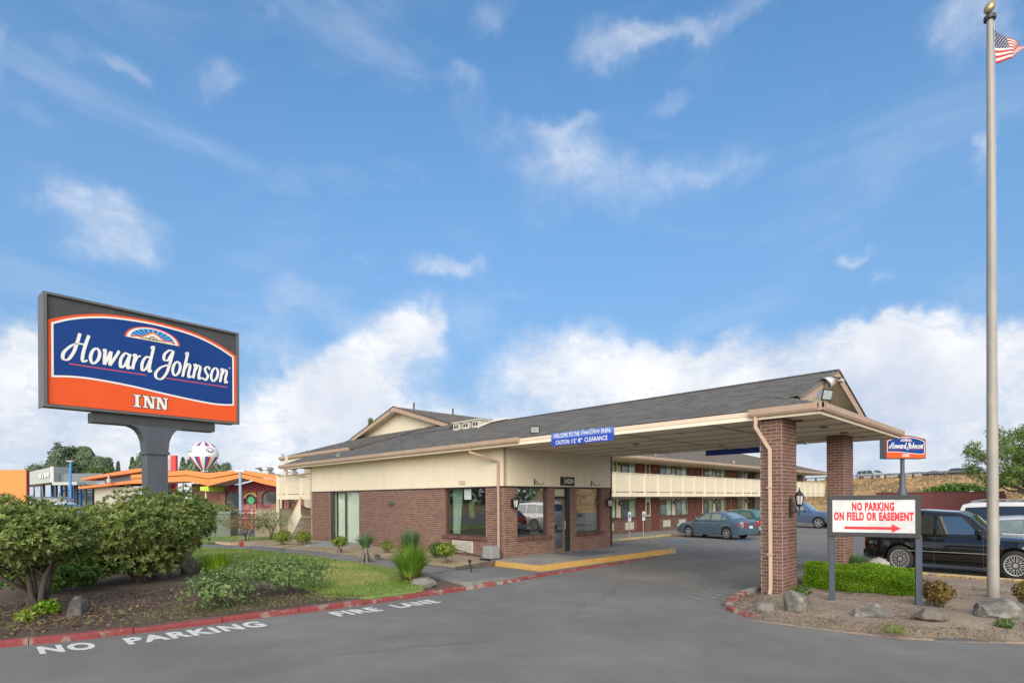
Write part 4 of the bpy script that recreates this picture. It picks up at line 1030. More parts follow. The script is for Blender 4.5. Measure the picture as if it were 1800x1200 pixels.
    L = math.hypot(1.55, .58); n = int(L/.15)
    shingle_rows('shingles', M_shing, WING, (15.45, 0, RZ), (0, 1, 0), (1, 0, .374), [((r+.5)*.15, 19.8+1.5*(r+.5)/n, 23.6) for r in range(n)])
    # gable
    g = MB(); g.prism([(gx, gv0, gz-.25), (gx, gv1, gz-.25), (gx, gv1, gz-.02), (gx, RV, rz-.1), (gx, gv0, gz-.02)], (.1, 0, 0)); g.build('gable_wall', M_cream, WING, world=True)
    for sg, vv in ((-1, gv0-.25), (1, gv1+.3)):
        a = Vector((16.55, RV, rz+.0)); b = Vector((16.55, vv, rz-abs(vv-RV)*sl)); mb = MB(); mb.prism([a, b, b+Vector((0, 0, -.2)), a+Vector((0, 0, -.24))], (-.05, 0, 0)); mb.build('rake_board', M_trim, WING, world=True)
        mb = MB(); mb.prism([a+Vector((-.03, 0, .04)), b+Vector((-.03, 0, .04)), b+Vector((-.03, 0, .012)), a+Vector((-.03, 0, .012))], (-.05, 0, 0)); mb.build('rake_flashing', M_dark, WING, world=True)
        mb = MB(); mb.prism([a+Vector((.001, 0, -.09)), b+Vector((.001, 0, -.09)), b+Vector((.44, 0, -.09)), a+Vector((.44, 0, -.09))], (0, 0, .015)); mb.build('rake_soffit', M_soff, WING, world=True)
    floodlight((16.45, RV, rz-.45), (-.6, -.2, -.6), WING, .8)
    # fascias and gutters
    gutter_piece((17.9, ev), (ex, ev), (0, -1), 4.17, 4.32).build('gutter', M_trim, WING, world=True)
    gutter_piece((wx, 25.2), (wx, 33.6), (-1, 0), 4.52, 4.68).build('gutter', M_trim, WING, world=True)
    MB().box(wx, 14.9, 26, 33.6, 4.50, 4.54).build('eave_soffit', M_soff, WING, world=True)
    MB().box(wx, wx+.03, 24, 33.6, 4.36, 4.52).build('fascia', M_cream, WING, world=True)
    MB().box(17.9, ex, ev, WV+.1, 4.18, 4.2).build('eave_soffit', M_soff, WING, world=True)
    for x in (27.9, 38.0, 49): floodlight((x, ev+.5, ez+.1), (.2, -.9, -.4), WING, .85)
    floodlight((wx+.1, 33.4, 4.68), (-.8, .3, -.3), WING, .8); floodlight((wx+.4, 30.6, 4.8), (-.8, .3, -.3), WING, .6)
    for (x, h) in ((17.6, .42), (20.3, .4), (31, .4), (26.8, .38), (46, .4), (50, .3), (54, .3)):
        MB().lathe([(.05, 0), (.05, h), (0, h)], (x, RV-.3, rz-.1), 8).build('vent_pipe', M_slate, WING, world=True)
    # corner balcony at the north-west, stair and screen
    x = 12.55
    MB().box(x+.0, 15.5, 27.32, 31.3, 2.24, 2.38).build('balcony_floor', M_soff, WING, world=True)
    MB().box(x-.05, x-.001, 27.3, 31.3, 2.16, 2.42).build('balcony_fascia', M_cream, WING, world=True)
    mb = MB(); y = 27.32
    while y < 31.25: mb.box(x-.03, x-.005, y, y+.11, 2.45, 3.44); y += .142
    mb.build('picket', M_cream, WING, world=True, kind='stuff')
    MB().box(x-.06, x+.03, 27.3, 31.3, 3.44, 3.48).build('top_rail', M_trim, WING, world=True)
    MB().box(x-.025, x-.0, 27.3, 31.3, 2.93, 2.98).build('picket_rail', M_cream, WING, world=True)
    for (y, z0, z1) in ((30.1, 2.16, 4.5), (28.3, 2.2, 3.44), (31.3, .1, 3.5)): MB().box(x-.09, x-.001+.02, y-.06, y+.06, z0, z1).build('post', M_cream, WING, world=True)
    MB().bar((x-.0, 29.8, 2.1), (x-.0, 27.6, 1.66), .07).build('stair_beam', M_bronze, WING, world=True)
    MB().box(14.5, 14.6, 27.3, 27.9, .1, 2.2).build('brick_wall', M_brick, WING, world=True)
    # stair flight with slatted side
    mb = MB()
    for k in range(5): mb.box(x-.42, x+.3, 28.4-k*.3, 28.68-k*.3, .12+k*.28, .18+k*.28)
    mb.build('stair_tread', M_conc, WING, world=True)
    mb = MB()
    for k in range(9):
        y = 28.65-k*.15; z = .18+k*.14; mb.box(x-.46, x-.44, y, y+.12, z, z+.85)
    mb.bar((x-.45, 28.75, 1.02), (x-.45, 27.35, 2.3), .05, .06); mb.bar((x-.45, 28.75, .16), (x-.45, 27.35, 1.35), .04, .09); mb.box(x-.5, x-.42, 28.75, 28.83, 0.1, 1.1)
    mb.build('stair_rail', M_cream, WING, world=True)
wing()
t = thing('screen_wall', 'plain beige screen wall behind the stair at the lobby corner', 'wall', (11.6, 31.6, 0))
MB().box(11.4, 16, 31.5, 31.6, 0, 1.62).build('wall_panel', mat('screen_beige', (.42, .36, .27), .85, .1, 3, streak=(5, .12)), t, world=True)
MB().box(11.38, 16.02, 31.47, 31.63, 1.62, 1.66).build('cap', M_trim, t, world=True)
# accessible-parking signs on thin posts
for i, (x, lab) in enumerate(((24.0, 'small white and blue disabled-parking sign on thin post, nearer the lobby corner'), (25.3, 'second small disabled-parking sign on thin post beside the first'))):
    t = thing('parking_sign', lab, 'sign', (x, 16.0, 0), group='disabled-parking signs by the walkway')
    MB().lathe([(.02, -.05), (.02, 1.45), (.0, 1.45)], (0, 0, 0), 6).build('post', M_silver, t)
    MB().box(-.13, .13, -.03, -.02, .95, 1.42).build('plate', mat('plate_white', (.62, .68, .68), .5), t)
    mb = MB(); mb.box(-.09, .09, -.034, -.0305, 1.12, 1.30); mb.build('symbol_field', MATS['sign_royal'], t)
    mb = MB(); mb.lathe([(.0, -.037), (.02, -.037)], (0, 0, 1.27), 8, 'y'); mb.box(-.012, .03, -.0375, -.0345, 1.18, 1.245); mb.lathe([(.035, -.037), (.048, -.037)], (0, 0, 1.175), 12, 'y'); mb.build('wheelchair_symbol', M_white, t, fix=False)
# ------------------------------------------------------------------ the big pylon sign
ORANGE = mat('sign_orange', (.72, .095, .025), .6, .04, 2, spec=.15); NAVY = mat('sign_navy', (.012, .048, .20), .6, .10, 1.3, spec=.12); OFFW = mat('sign_offwhite', (.74, .73, .70), .55, .03)
def ribbon(mb, pts, w, y, closed=False):
    P = [Vector((p[0], y, p[1])) for p in pts]; n = len(P); L, R = [], []
    for i, p in enumerate(P):
        a = P[(i-1) % n] if closed or i > 0 else P[i]; b = P[(i+1) % n] if closed or i < n-1 else P[i]
        d1 = (p-a).normalized() if (p-a).length > 1e-7 else (b-p).normalized(); d2 = (b-p).normalized() if (b-p).length > 1e-7 else d1
        d = (d1+d2).normalized(); nn = Vector((-d.z, 0, d.x)); k = 1/max(.4, abs(d.dot(d1))); L.append(p+nn*w/2*k); R.append(p-nn*w/2*k)
    m = n if closed else n-1
    return mb.add(L+R, [(i, (i+1) % n, n+(i+1) % n, n+i) for i in range(m)])
def smooth2(P, n=6): return [(q.x, q.y) for q in catmull(P, n)]
def inn_face(t, W_, H_, full=True, fs=1.):
    """printed face of the inn sign in local XZ, y=0 towards the reader; W_ x H_ (designed at 4.54 x 2.72)"""
    sx, sz = W_/4.54, H_/2.72; S = lambda P: [(x*sx, z*sz) for x, z in P]
    arch_o = smooth2([(.02, 2.10), (.40, 2.28), (.85, 2.44), (1.4, 2.55), (2.26, 2.60), (3.1, 2.55), (3.65, 2.44), (4.12, 2.27), (4.52, 2.07)])
    arch_i = smooth2([(.11, 2.03), (.45, 2.21), (.88, 2.36), (1.42, 2.47), (2.26, 2.52), (3.08, 2.47), (3.62, 2.36), (4.08, 2.19), (4.43, 2.01)])
    wave = smooth2([(4.43, .56), (3.96, .52), (3.3, .56), (2.47, .65), (1.71, .74), (.95, .79), (.5, .78), (.11, .73)])
    mb = MB(); mb.add([(x, 0, z) for x, z in S([(.02, .05)]+arch_o+[(4.52, .05)])], [tuple(range(len(arch_o)+2))]); mb.build('orange_field', ORANGE, t, fix=False)
    N = S(arch_i+wave); mb = MB()
    # triangulated fan between arch and wave
    A = S(arch_i); B = S(wave)[::-1]; n = 40
    def samp(P, u):
        xs = [p[0] for p in P]; x = P[0][0]+(P[-1][0]-P[0][0])*u; return (x, float(np.interp(x, xs, [p[1] for p in P])))
    T_ = [samp(A, i/n) for i in range(n+1)]; Bt = [samp(B, i/n) for i in range(n+1)]
    mb.add([(x, -.003, z) for x, z in T_+Bt], [(i, i+1, n+2+i, n+1+i) for i in range(n)]); mb.build('blue_field', NAVY, t, fix=False)
    mb = MB(); ribbon(mb, T_+Bt[::-1], .045*sx, -.0045, True); mb.build('white_outline', OFFW, t, fix=False)
    # half-round window emblem
    em = MB(); cx, cz = 2.29*sx, 2.04*sz; a = .67*sx; h = .375*sz
    arc = [(cx+a*math.cos(th), cz+h*math.sin(th)) for th in np.linspace(PI, 0, 25)]
    em.add([(x, -.005, z) for x, z in arc], [tuple(range(25))]); e = em.build('emblem_rim', ORANGE, t, fix=False)
    def arcf(k, y, lift=0): return [(cx+a*k*math.cos(th), y, cz+lift*sz+h*k*math.sin(th)) for th in np.linspace(PI, 0, 25)]
    mb = MB(); mb.add(arcf(.93, -.007), [tuple(range(25))]); mb.build('emblem_white', OFFW, e, fix=False)
    mb = MB(); mb.add(arcf(.80, -.009, .02), [tuple(range(25))]); mb.build('emblem_sky', mat('emblem_blue', (.02, .12, .36), .5), e, fix=False)
    mb = MB()
    for k in range(11):
        th = PI*(k+1)/12; r0, r1 = .3, .78; p = lambda r, o: (cx+a*r*math.cos(th+o), -.0105, cz+.02*sz+h*r*math.sin(th+o)); mb.add([p(r0, .04), p(r0, -.04), p(r1, -.05), p(r1, .05)], [(0, 1, 2, 3)])
    mb.build('emblem_rays', mat('emblem_ray', (.08, .42, .68), .5), e, fix=False)
    mb = MB(); mb.add([(cx-a*.5, -.012, cz+.02*sz), (cx+a*.5, -.012, cz+.02*sz), (cx+a*.06, -.012, cz+h*.62), (cx-a*.06, -.012, cz+h*.62)], [(0, 1, 2, 3)]); mb.add([(cx-a*.94, -.012, cz+.0), (cx+a*.94, -.012, cz+.0), (cx+a*.45, -.012, cz+.075*sz), (cx-a*.45, -.012, cz+.075*sz)], [(0, 1, 2, 3)]); mb.build('emblem_roof', mat('emblem_cream', (.75, .68, .52), .6), e, fix=False)
    mb = MB(); ribbon(mb, [(cx-a*.80, cz+.06*sz), (cx-a*.42, cz+.07*sz), (cx, cz+h*.66), (cx+a*.42, cz+.07*sz), (cx+a*.80, cz+.06*sz)], .03*sx, -.0135); mb.build('emblem_gable', ORANGE, e, fix=False)
    mb = MB(); ribbon(mb, [(cx+.10*sx*math.cos(q), cz+.02*sz+.10*sz*math.sin(q)) for q in np.linspace(PI, 0, 13)], .018*sx, -.015); ribbon(mb, [(cx, cz+.03*sz), (cx, cz+.10*sz)], .014*sx, -.0158); ribbon(mb, [(cx-.05*sx, cz+.05*sz), (cx+.05*sx, cz+.05*sz)], .014*sx, -.0163); mb.build('emblem_window', M_dark, e, fix=False)
    mb = MB(); script_word(mb, Matrix.Translation((.42*sx, -.006, 1.19*sz)), 3.85*sx, .40*sz, 1.08); mb.build('script_lettering', OFFW, t, fix=False)
    mb = MB(); ribbon(mb, S([(.43, 1.095), (2.12, 1.085)]), .024*sz, -.005); ribbon(mb, S([(2.48, 1.085), (4.26, 1.07)]), .024*sz, -.005); mb.build('underline', mat('sign_rose', (.62, .08, .10), .5), t, fix=False)
    # INN in slab serifs with a dark outline
    for grow, y, m, nm in ((.014, -.007, M_dark, 'inn_outline'), (0, -.009, OFFW, 'inn_lettering')):
        mb = MB(); k = 0
        def bx(x0, x1, z0, z1):
            nonlocal k; k += 1; yy = y-.00015*k
            mb.add([((x0-grow)*sx, yy, (z0-grow)*sz), ((x1+grow)*sx, yy, (z0-grow)*sz), ((x1+grow)*sx, yy, (z1+grow)*sz), ((x0-grow)*sx, yy, (z1+grow)*sz)], [(0, 1, 2, 3)])
        Z0, Z1 = .19, .52
        bx(1.86, 1.94, Z0, Z1); bx(1.815, 1.985, Z0, Z0+.035); bx(1.815, 1.985, Z1-.035, Z1)
        for x in (2.07, 2.38):
            bx(x, x+.05, Z0, Z1); bx(x+.19, x+.235, Z0, Z1); bx(x-.035, x+.075, Z1-.035, Z1); bx(x-.035, x+.085, Z0, Z0+.03); bx(x+.15, x+.27, Z1-.035, Z1)
            k += 1; yy = y-.00015*k; g = grow; mb.add([((x-.0-g)*sx, yy, Z1*sz), ((x+.085+g)*sx, yy, Z1*sz), ((x+.235+g)*sx, yy, Z0*sz), ((x+.15-g)*sx, yy, Z0*sz)], [(0, 1, 2, 3)])
        mb.build(nm, m, t, fix=False)
    if full:
        mb = MB(); mb.lathe([(.018, -.006), (.026, -.006)], (4.33*sx, 0, 1.66*sz), 12, 'y'); mb.build('registered_mark', OFFW, t, fix=False)
def pylon():
    t = thing('pylon_sign', 'large blue and orange inn sign with white script, on dark grey pylon above the shrubs', 'sign', (1.494, 17.69, 0), math.radians(5))
    Z0 = 4.46; W_, H_ = 4.62, 2.74; x0 = -.05
    cab = MB(); cab.box(x0, x0+W_, .03, .57, Z0, Z0+H_); cab.build('cabinet', M_slate2, t)
    mb = MB(); f = .07
    for y0, y1 in ((-.035, .029), ):
        mb.box(x0-.02, x0+W_+.02, y0, y1, Z0-.03, Z0+.03); mb.box(x0-.02, x0+W_+.02, y0, y1, Z0+H_-.03, Z0+H_+.03); mb.box(x0-.02, x0+.05, y0, y1, Z0+.03, Z0+H_-.03); mb.box(x0+W_-.05, x0+W_+.02, y0, y1, Z0+.03, Z0+H_-.03)
    mb.box(x0-.022, x0-.0, .03, .59, Z0-.03, Z0+H_+.03)
    mb.build('frame', mat('frame_grey', (.12, .12, .12), .45, .1, 3, streak=(5, .2)), t)
    face = bpy.data.objects.new('sign_face', MB_face_back(x0+.05, x0+W_-.05, Z0+.03, Z0+H_-.03)); COL.objects.link(face); face.parent = t
    sub = bpy.data.objects.new('printed_face', None)
    # printed layers as sub-parts of the face
    face.location = (0, -.0, 0)
    holder = face
    old = len(bpy.data.objects)
    class P: pass
    inn_layers = inn_face_at(holder, 0.0, Z0, 4.54, 2.72)
    # saddle, flared neck, post
    mb = MB(); mb.box(.92, 3.92, .08, .52, Z0-.30, Z0-.05); mb.build('saddle_beam', M_slate2, t)
    cx = 2.40; prof = [(.64, Z0-.301), (.53, Z0-.335), (.44, Z0-.40), (.36, Z0-.52), (.30, Z0-.70), (.272, Z0-.98)]
    pts = [(cx-a, .07, z) for a, z in prof]+[(cx+a, .07, z) for a, z in prof[::-1]]
    mb = MB(); mb.prism(pts, (0, .46, 0)); mb.build('flared_neck', M_slate, t)
    MB().box(cx-.30, cx+.30, .03, .57, Z0-1.06, Z0-.981).build('collar', M_slate, t)
    MB().box(cx-.255, cx+.255, .07, .53, 0, Z0-1.06).build('post', M_slate, t)
def MB_face_back(x0, x1, z0, z1):
    me = bpy.data.meshes.new('sign_face'); me.from_pydata([(x0, .029, z0), (x1, .029, z0), (x1, .029, z1), (x0, .029, z1)], [], [(0, 1, 2, 3)]); me.materials.append(M_slate2); return me
def inn_face_at(parent, x, z, w, h, y=.02):
    before = set(bpy.data.objects); inn_face(parent, w, h)
    for o in set(bpy.data.objects)-before:
        if o.parent is parent: o.location = (x, y, z)
def flatten(parent):
    """keep three levels: lift sub-sub-parts beside their parent"""
    for ch in list(parent.children):
        for s in list(ch.children):
            for q in list(s.children):
                q.location = Vector(q.location)+Vector(s.location); q.parent = ch
pylon()
flatten([o for o in bpy.data.objects if o.name == 'pylon_sign'][0])
def far_sign():
    p = AT(1592, 868, 32); t = thing('roadside_sign', 'smaller arched inn sign on a slate pole in front of the dry embankment', 'sign', (p.x, p.y, 0), math.radians(-38))
    k = 32/FPX; w, h = 75*k, 38*k; z0 = CAMH+(872.9-804.5)*k
    xl = -w*.49; mb = MB()
    arc = [(xl-.03, z0-.04), (xl+w+.03, z0-.04)]+[(xl+w*u+(.03 if u == 1 else -.03 if u == 0 else 0), z0+h*(.84+.16*math.sin(PI*u))+.04) for u in np.linspace(1, 0, 15)]
    mb.prism([(x, .0, z) for x, z in arc], (0, .45, 0)); c = mb.build('cabinet', mat('cabinet_brown', (.10, .055, .045), .5), t)
    MB().box(xl-.045, xl-.031, .04, .42, z0-.03, z0+h*.84).build('cabinet_side', mat('side_grey', (.13, .14, .15), .5), t)
    f = thing('f', None, None); f.parent = t; f.name = 'sign_face'
    inn_face_at(f, xl+.02, z0-.02, w-.03, h*1.045, -.006)
    mb = MB(); mb.lathe([(.30, 0), (.28, 1.9), (.20, 2.6), (.17, 2.65), (.14, 3.4), (.11, 3.42), (.11, z0-.04)], (0, .22, 0), 12); mb.build('pole', M_slate, t, smooth=True, angle=.6)
    flatten(t)
far_sign()
# ------------------------------------------------------------------ no-parking board
def no_parking():
    a, b = G(1463, 1062), G(1616, 1072); d = (b-a).normalized(); L = (b-a).length; t = thing('no_parking_sign', 'white board with red NO PARKING ON FIELD OR EASEMENT lettering on two slate posts', 'sign', (a.x, a.y, 0), math.atan2(d.y, d.x))
    zt, zb = 2.135, 1.34
    for x in (0, L): 
        MB().box(x-.05, x+.05, .0, .09, .03, zb+.05).build('post', mat('post_slate', (.055, .07, .10), .6, .15, 6, streak=(20, .2)), t)
    MB().box(-.045, .045, .01, .08, -.1, .031).build('post_foot', mat('bare_wood', (.30, .21, .13), .9, .2, 10), t)
    x0, x1 = -.075, L+.03; f = .085; mb = MB()
    mb.box(x0, x1, -.035, .0-.001, zt-f, zt); mb.box(x0, x1, -.035, -.001, zb, zb+f); mb.box(x0, x0+f, -.035, -.001, zb+f, zt-f); mb.box(x1-f, x1, -.035, -.001, zb+f, zt-f); mb.build('frame', mat('frame_wood', (.045, .045, .05), .7, .25, 8, .002, 60), t, bevel=.004)
    MB().box(x0+.03, x1-.03, -.0, .02, zb+.03, zt-.03).build('backing', M_dark, t)
    MB().box(x0+f-.01, x1-f+.01, -.022, -.0015, zb+f-.008, zt-f+.008).build('board', mat('board_white', (.62, .62, .61), .6, .07, 3, .0012, 5, col2=(.52, .52, .51), c2scale=2.2), t)
    red = mat('sign_red', (.62, .018, .03), .5, .06); cx = (x0+x1)/2; w = x1-x0-2*f
    def fit(word, z, h, width, bold):
        V, F = text_mesh(word, 1, bold, 1, 'CENTER', 1.16); xs = [v[0] for v in V]; ys = [v[1] for v in V if v[1] > 0]; k = width/(max(xs)-min(xs)); m0 = (max(xs)+min(xs))/2; kz = h/max(ys)
        return [((x-m0)*k+cx, -.0235, z+y*kz) for x, y in V], F
    for a_ in (('NO PARKING', zt-.285, .155, w*.51, .062), ('ON FIELD OR EASEMENT', zt-.472, .155, w*.965, .062)): MB().add(*fit(*a_)).build('lettering', red, t, fix=False)
    mb = MB(); z = zb+.17; xa, xb = cx-w*.35, cx+w*.335; mb.add([(xa, -.0235, z-.027), (xb-.15, -.0235, z-.027), (xb-.15, -.0235, z-.082), (xb, -.0235, z), (xb-.15, -.0235, z+.082), (xb-.15, -.0235, z+.027), (xa, -.0235, z+.027)], [(0, 1, 2, 3, 4, 5, 6)]); mb.build('arrow', red, t, fix=False)
    for (x, z) in ((x0+.14, zt-.12), (cx, zt-.10), (x1-.14, zt-.12), (x0+.14, zb+.13), (cx, zb+.115), (x1-.14, zb+.13)):
        MB().lathe([(.0, -.028), (.010, -.027), (.014, -.0225)], (x, 0, z), 8, 'y').build('bolt', M_silver, t)
no_parking()
# ------------------------------------------------------------------ flagpole and flag
def flag():
    b = G(1746, 1050, .08); H = CAMH+ (877-30)/FPX*Vector((b.x, b.y)).dot(Vector(FW)); 
    t = thing('flagpole', 'tall pale grey flagpole with bronze finial standing behind the boulder', 'flagpole', (b.x, b.y, 0))
    mb = MB(); mb.lathe([(.098, -.1), (.093, 3), (.078, 6.5), (.062, 9.5), (.053, H-.12)], n=20); mb.build('pole', M_pole, t, smooth=True)
    for z in (2.6, 5.2, 7.6, 9.6): MB().lathe([(.095-.0040*z, z), (.101-.0040*z, z+.015), (.095-.0040*z, z+.03)], n=18).build('joint_ring', M_silver, t)
    MB().lathe([(.0, H-.12), (.10, H-.12), (.10, H-.05), (.02, H-.04), (.02, H+.02)], n=12).build('truck', M_bronze, t)
    m = MB(); m.lathe([(.09*math.sin(a)*1.0, -.135*math.cos(a)) for a in np.linspace(.01, PI-.01, 12)], n=16); o = m.build('finial', mat('finial_bronze', (.36, .30, .17), .35, .2, 8, metal=.5), t, smooth=True); o.location = (0, 0, H+.13); o.rotation_euler = Matrix.Rotation(.5, 3, Vector((-FW[0], -FW[1], 0))).inverted().to_euler()
    R3 = Vector((RT[0], RT[1], 0))
    MB().tube([R3*.09+Vector((0, 0, H-.1)), R3*.10+Vector((0, 0, 6)), R3*.12+Vector((0, 0, 1.2))], .006, 5).build('halyard', mat('rope', (.5, .48, .42), .9), t)
    cl = MB().box(-.03, .03, -.02, .02, 1.15, 1.3).build('cleat', M_silver, t); cl.location = R3*.11
    # flag: flies to the right, gathered and folded
    k = Vector((b.x, b.y)).dot(Vector(FW))/FPX
    def pt(px, py, off=0.): 
        p = AT(px, py, k*FPX); return p+Vector((FW[0], FW[1], 0))*off
    nU, nV = 34, 26
    hoistT, hoistB = (1745.5, 51), (1751, 113)
    def warp(u, v):     # u along the fly, v down the hoist
        hx = hoistT[0]+(hoistB[0]-hoistT[0])*v; hy = hoistT[1]+(hoistB[1]-hoistT[1])*v
        U_ = (0, .4, .65, 1); tx, ty = float(np.interp(u, U_, (1745.5, 1770, 1788, 1814))), float(np.interp(u, U_, (51, 67, 77, 73))); bx, by = float(np.interp(u, U_, (1751, 1778, 1787, 1812))), float(np.interp(u, U_, (113, 104, 93, 84)))
        x = tx+(bx-tx)*v; y = ty+(by-ty)*v+2.2*math.sin(u*9+v*3)*u
        return pt(x, y, .07*math.sin(u*10+v*2.2)*u+.03*math.sin(u*17+v*5)*u)
    V = [warp(i/nU, j/nV) for j in range(nV+1) for i in range(nU+1)]
    F, mi = [], []
    red, white, blue = mat('flag_red', (.38, .035, .03), .8, .06), mat('flag_white', (.58, .55, .52), .8, .04), mat('flag_blue', (.018, .028, .09), .8, .06)
    cu, cv = int(nU*.4), 14
    for j in range(nV):
        for i in range(nU):
            F.append((j*(nU+1)+i, j*(nU+1)+i+1, (j+1)*(nU+1)+i+1, (j+1)*(nU+1)+i)); mi.append(2 if (i < cu and j < cv) else ((j//2) % 2))
    me = bpy.data.meshes.new('flag'); me.from_pydata([tuple(v) for v in V], [], F)
    for m_ in (red, white, blue): me.materials.append(m_)
    me.polygons.foreach_set('material_index', mi); me.polygons.foreach_set('use_smooth', [True]*len(F)); o = bpy.data.objects.new('flag', me); COL.objects.link(o)
    s = o.modifiers.new('s', 'SOLIDIFY'); s.thickness = .004
    tag(o, 'red, white and blue stars and stripes flag flying from the top of the flagpole', 'flag')
    mb = MB()
    for r in range(9):
        for c in range(6 if r % 2 == 0 else 5):
            u = .4*((c+.5)/6 if r % 2 == 0 else (c+1)/6); v = (14/26)*(r+.5)/9
            for sg in (-1, 1):
                p = warp(u, v); e = (warp(u+.01, v)-p).normalized(); f_ = (warp(u, v+.01)-p).normalized(); n_ = e.cross(f_).normalized()*.006*sg
                mb.poly([p+n_+(e*math.cos(a)+f_*math.sin(a))*(.016 if q % 2 == 0 else .007) for q, a in enumerate([2*PI*z/10 for z in range(10)])])
    s = mb.build('star', white, o, kind='stuff', fix=False)
flag()
# ------------------------------------------------------------------ vehicles
def interp(P, s): return float(np.interp(s, [p[0] for p in P], [p[1] for p in P]))
def paint(name, col, metal=.25, rough=.28):
    return mat(name, col, rough, .03, 2, metal=metal, spec=.5, coat=.7)
M_tyre = mat('tyre', (.022, .022, .022), .85, .15, 20); M_rim = mat('alloy', (.55, .55, .56), .3, .05, metal=.75); M_blackp = mat('black_plastic', (.02, .02, .021), .5)
M_carglass = mat('car_glass', (.05, .065, .065), .06, .1, 1.5, spec=1.0, coat=.6); M_tint = mat('tinted_glass', (.012, .012, .014), .06, .1, 2, spec=.9, coat=.5)
M_seethru = glass_mat('clear_car_glass', (.62, .70, .66), .22)
M_tail = mat('tail_light', (.45, .012, .015), .18, .1, coat=.8); M_head = mat('head_light', (.62, .64, .64), .12, .15, 30, coat=1.); M_inner = mat('car_interior', (.045, .042, .04), .9, .2)
def car(name, label, cat, loc, rz, sp, body, scale=(1, 1, 1), group=None, glass=None, detail=True, spokes=5):
    L, Wd, zb = sp['L'], sp['W'], sp.get('zb', .2); r = sp['r']; fa, ra = sp['foh'], sp['foh']+sp['wb']; top, roof = sp['top'], sp['roof']; Ra = r*1.16
    t = thing(name, label, cat, loc, rz, group); t.scale = scale; glass = glass or M_carglass
    X = lambda s: L/2-s
    def hw(s):
        e = min(s, L-s); k = max(0, 1-e/sp.get('round', .75)); return Wd/2*(1-.17*k**2.2)
    def arch(s):
        z = zb
        for a in (fa, ra):
            d = abs(s-a)
            if d < Ra: z = max(z, r+math.sqrt(Ra*Ra-d*d))
        return z
    def sec(s, open_arch=True):
        w = hw(s); zt = interp(top, s); az_ = min(arch(s), zt-.12); lo = zb+(.08*max(0, 1-min(s, L-s)/.5))
        zl = max(lo, az_); h = zt-lo
        P = [(0, lo), (w*.66, lo), (w*.66, zl), (w*.965, zl+.002), (w*.992, max(lo+.10, zl+.01)), (w*1.0, max(lo+h*.42, zl+.02)), (w*.995, max(lo+h*.62, zl+.03)), (w*.972, max(zt-.12, zl+.05)), (w*.93, zt-.045), (w*.84, zt), (w*.45, zt+.018), (0, zt+.022)]
        return P
    ss = set(np.linspace(0, L, int(L/.085)))
    for a in (fa, ra):
        for d in np.linspace(-1, 1, 17): ss.add(a+Ra*math.sin(d*PI/2)*.9999)
        ss |= {a-Ra-.004, a+Ra+.004}
    ss = sorted(x for x in ss if 0 <= x <= L)
    mb = MB(); n = len(sec(0)); vs = []
    for s in ss: vs += [(X(s), y, z) for y, z in sec(s)]+[(X(s), -y, z) for y, z in sec(s)[::-1][1:-1]]
    m = 2*n-2; fs = []
    for i in range(len(ss)-1):
        for k in range(m): a, b = i*m+k, i*m+(k+1) % m; fs.append((a, b, b+m, a+m))
    fs += [tuple(range(m)), tuple(range((len(ss)-1)*m, len(ss)*m))[::-1]]
    mb.add(vs, fs); b = mb.build('body', body, t, smooth=True, angle=.55)
    # cabin
    s0, s1 = roof[0][0], roof[-1][0]; Hm = max(z for s, z in roof); belt = sp['belt']; wr = sp['wr']; wb_ = sp['wbelt']
    yz = lambda z: wb_+(wr-wb_)*min(1, max(0, (z-belt)/(Hm-belt)))
    ss2 = sorted(set(list(np.linspace(s0, s1, 40))+[s for s, z in roof])); vs = []; 
    for s in ss2:
        zr = interp(roof, s); base = min(interp(top, s), zr)-.03; zr = max(zr, base+.01); ys = yz(zr-.05)
        q = [(yz(base), base), (yz(max(base, zr-.07)), max(base+.003, zr-.07)), (ys-.035, max(base+.005, zr-.02)), (ys-.11, zr), (ys*.5, zr+.018), (0, zr+.024)]
        vs += [(X(s), y, z) for y, z in q]+[(X(s), -y, z) for y, z in q[::-1][1:]]
    m = 11; fs = []
    for i in range(len(ss2)-1):
        for k in range(m-1): a = i*m+k; fs.append((a, a+1, a+1+m, a+m))
    fs += [tuple(range(m)), tuple(range((len(ss2)-1)*m, len(ss2)*m))[::-1]]
    MB().add(vs, fs).build('cabin', body, t, smooth=True, angle=.5)
    def pane(nm, sa, sb, mg=.1, off=.007):
        k = 10; V = []
        for i in range(k+1):
            s = sa+(sb-sa)*i/k; z = interp(roof, s); s_ = .01; tz = interp(roof, s+s_)-interp(roof, s-s_); d = Vector((-2*s_, 0, tz)).normalized(); nn = Vector((d.z, 0, -d.x)); nn = nn if nn.z > 0 else -nn
            w = max(.1, yz(z-.05)-.11-mg*.2)
            for yy, cz in ((-w, 0), (-w*.5, .018), (0, .024), (w*.5, .018), (w, 0)): V.append(Vector((X(s), yy, z+cz))+nn*off)
        MB().add(V, [(i*5+j, i*5+j+1, i*5+j+6, i*5+j+5) for i in range(k) for j in range(4)]).build(nm, glass, t, smooth=True)
    pane('windshield', *sp['wind']); pane('rear_window', *sp['back'])
    for sg in (-1, 1):
        for P in sp['side']:
            cx = sum(p[0] for p in P)/len(P); cz = sum(p[1] for p in P)/len(P)
            MB().prism([(X(s), sg*(yz(z)+.004), z) for s, z in P], (0, sg*.006, 0)).build('side_window', sp.get('sideglass', glass), t)
            if detail:
                mb = MB(); Q = [(cx+(s-cx)*1.045, cz+(z-cz)*1.07) for s, z in P]; mb.prism([(X(s), sg*(yz(z)+.0005), z) for s, z in Q], (0, sg*.004, 0)); mb.build('window_trim', M_blackp, t)
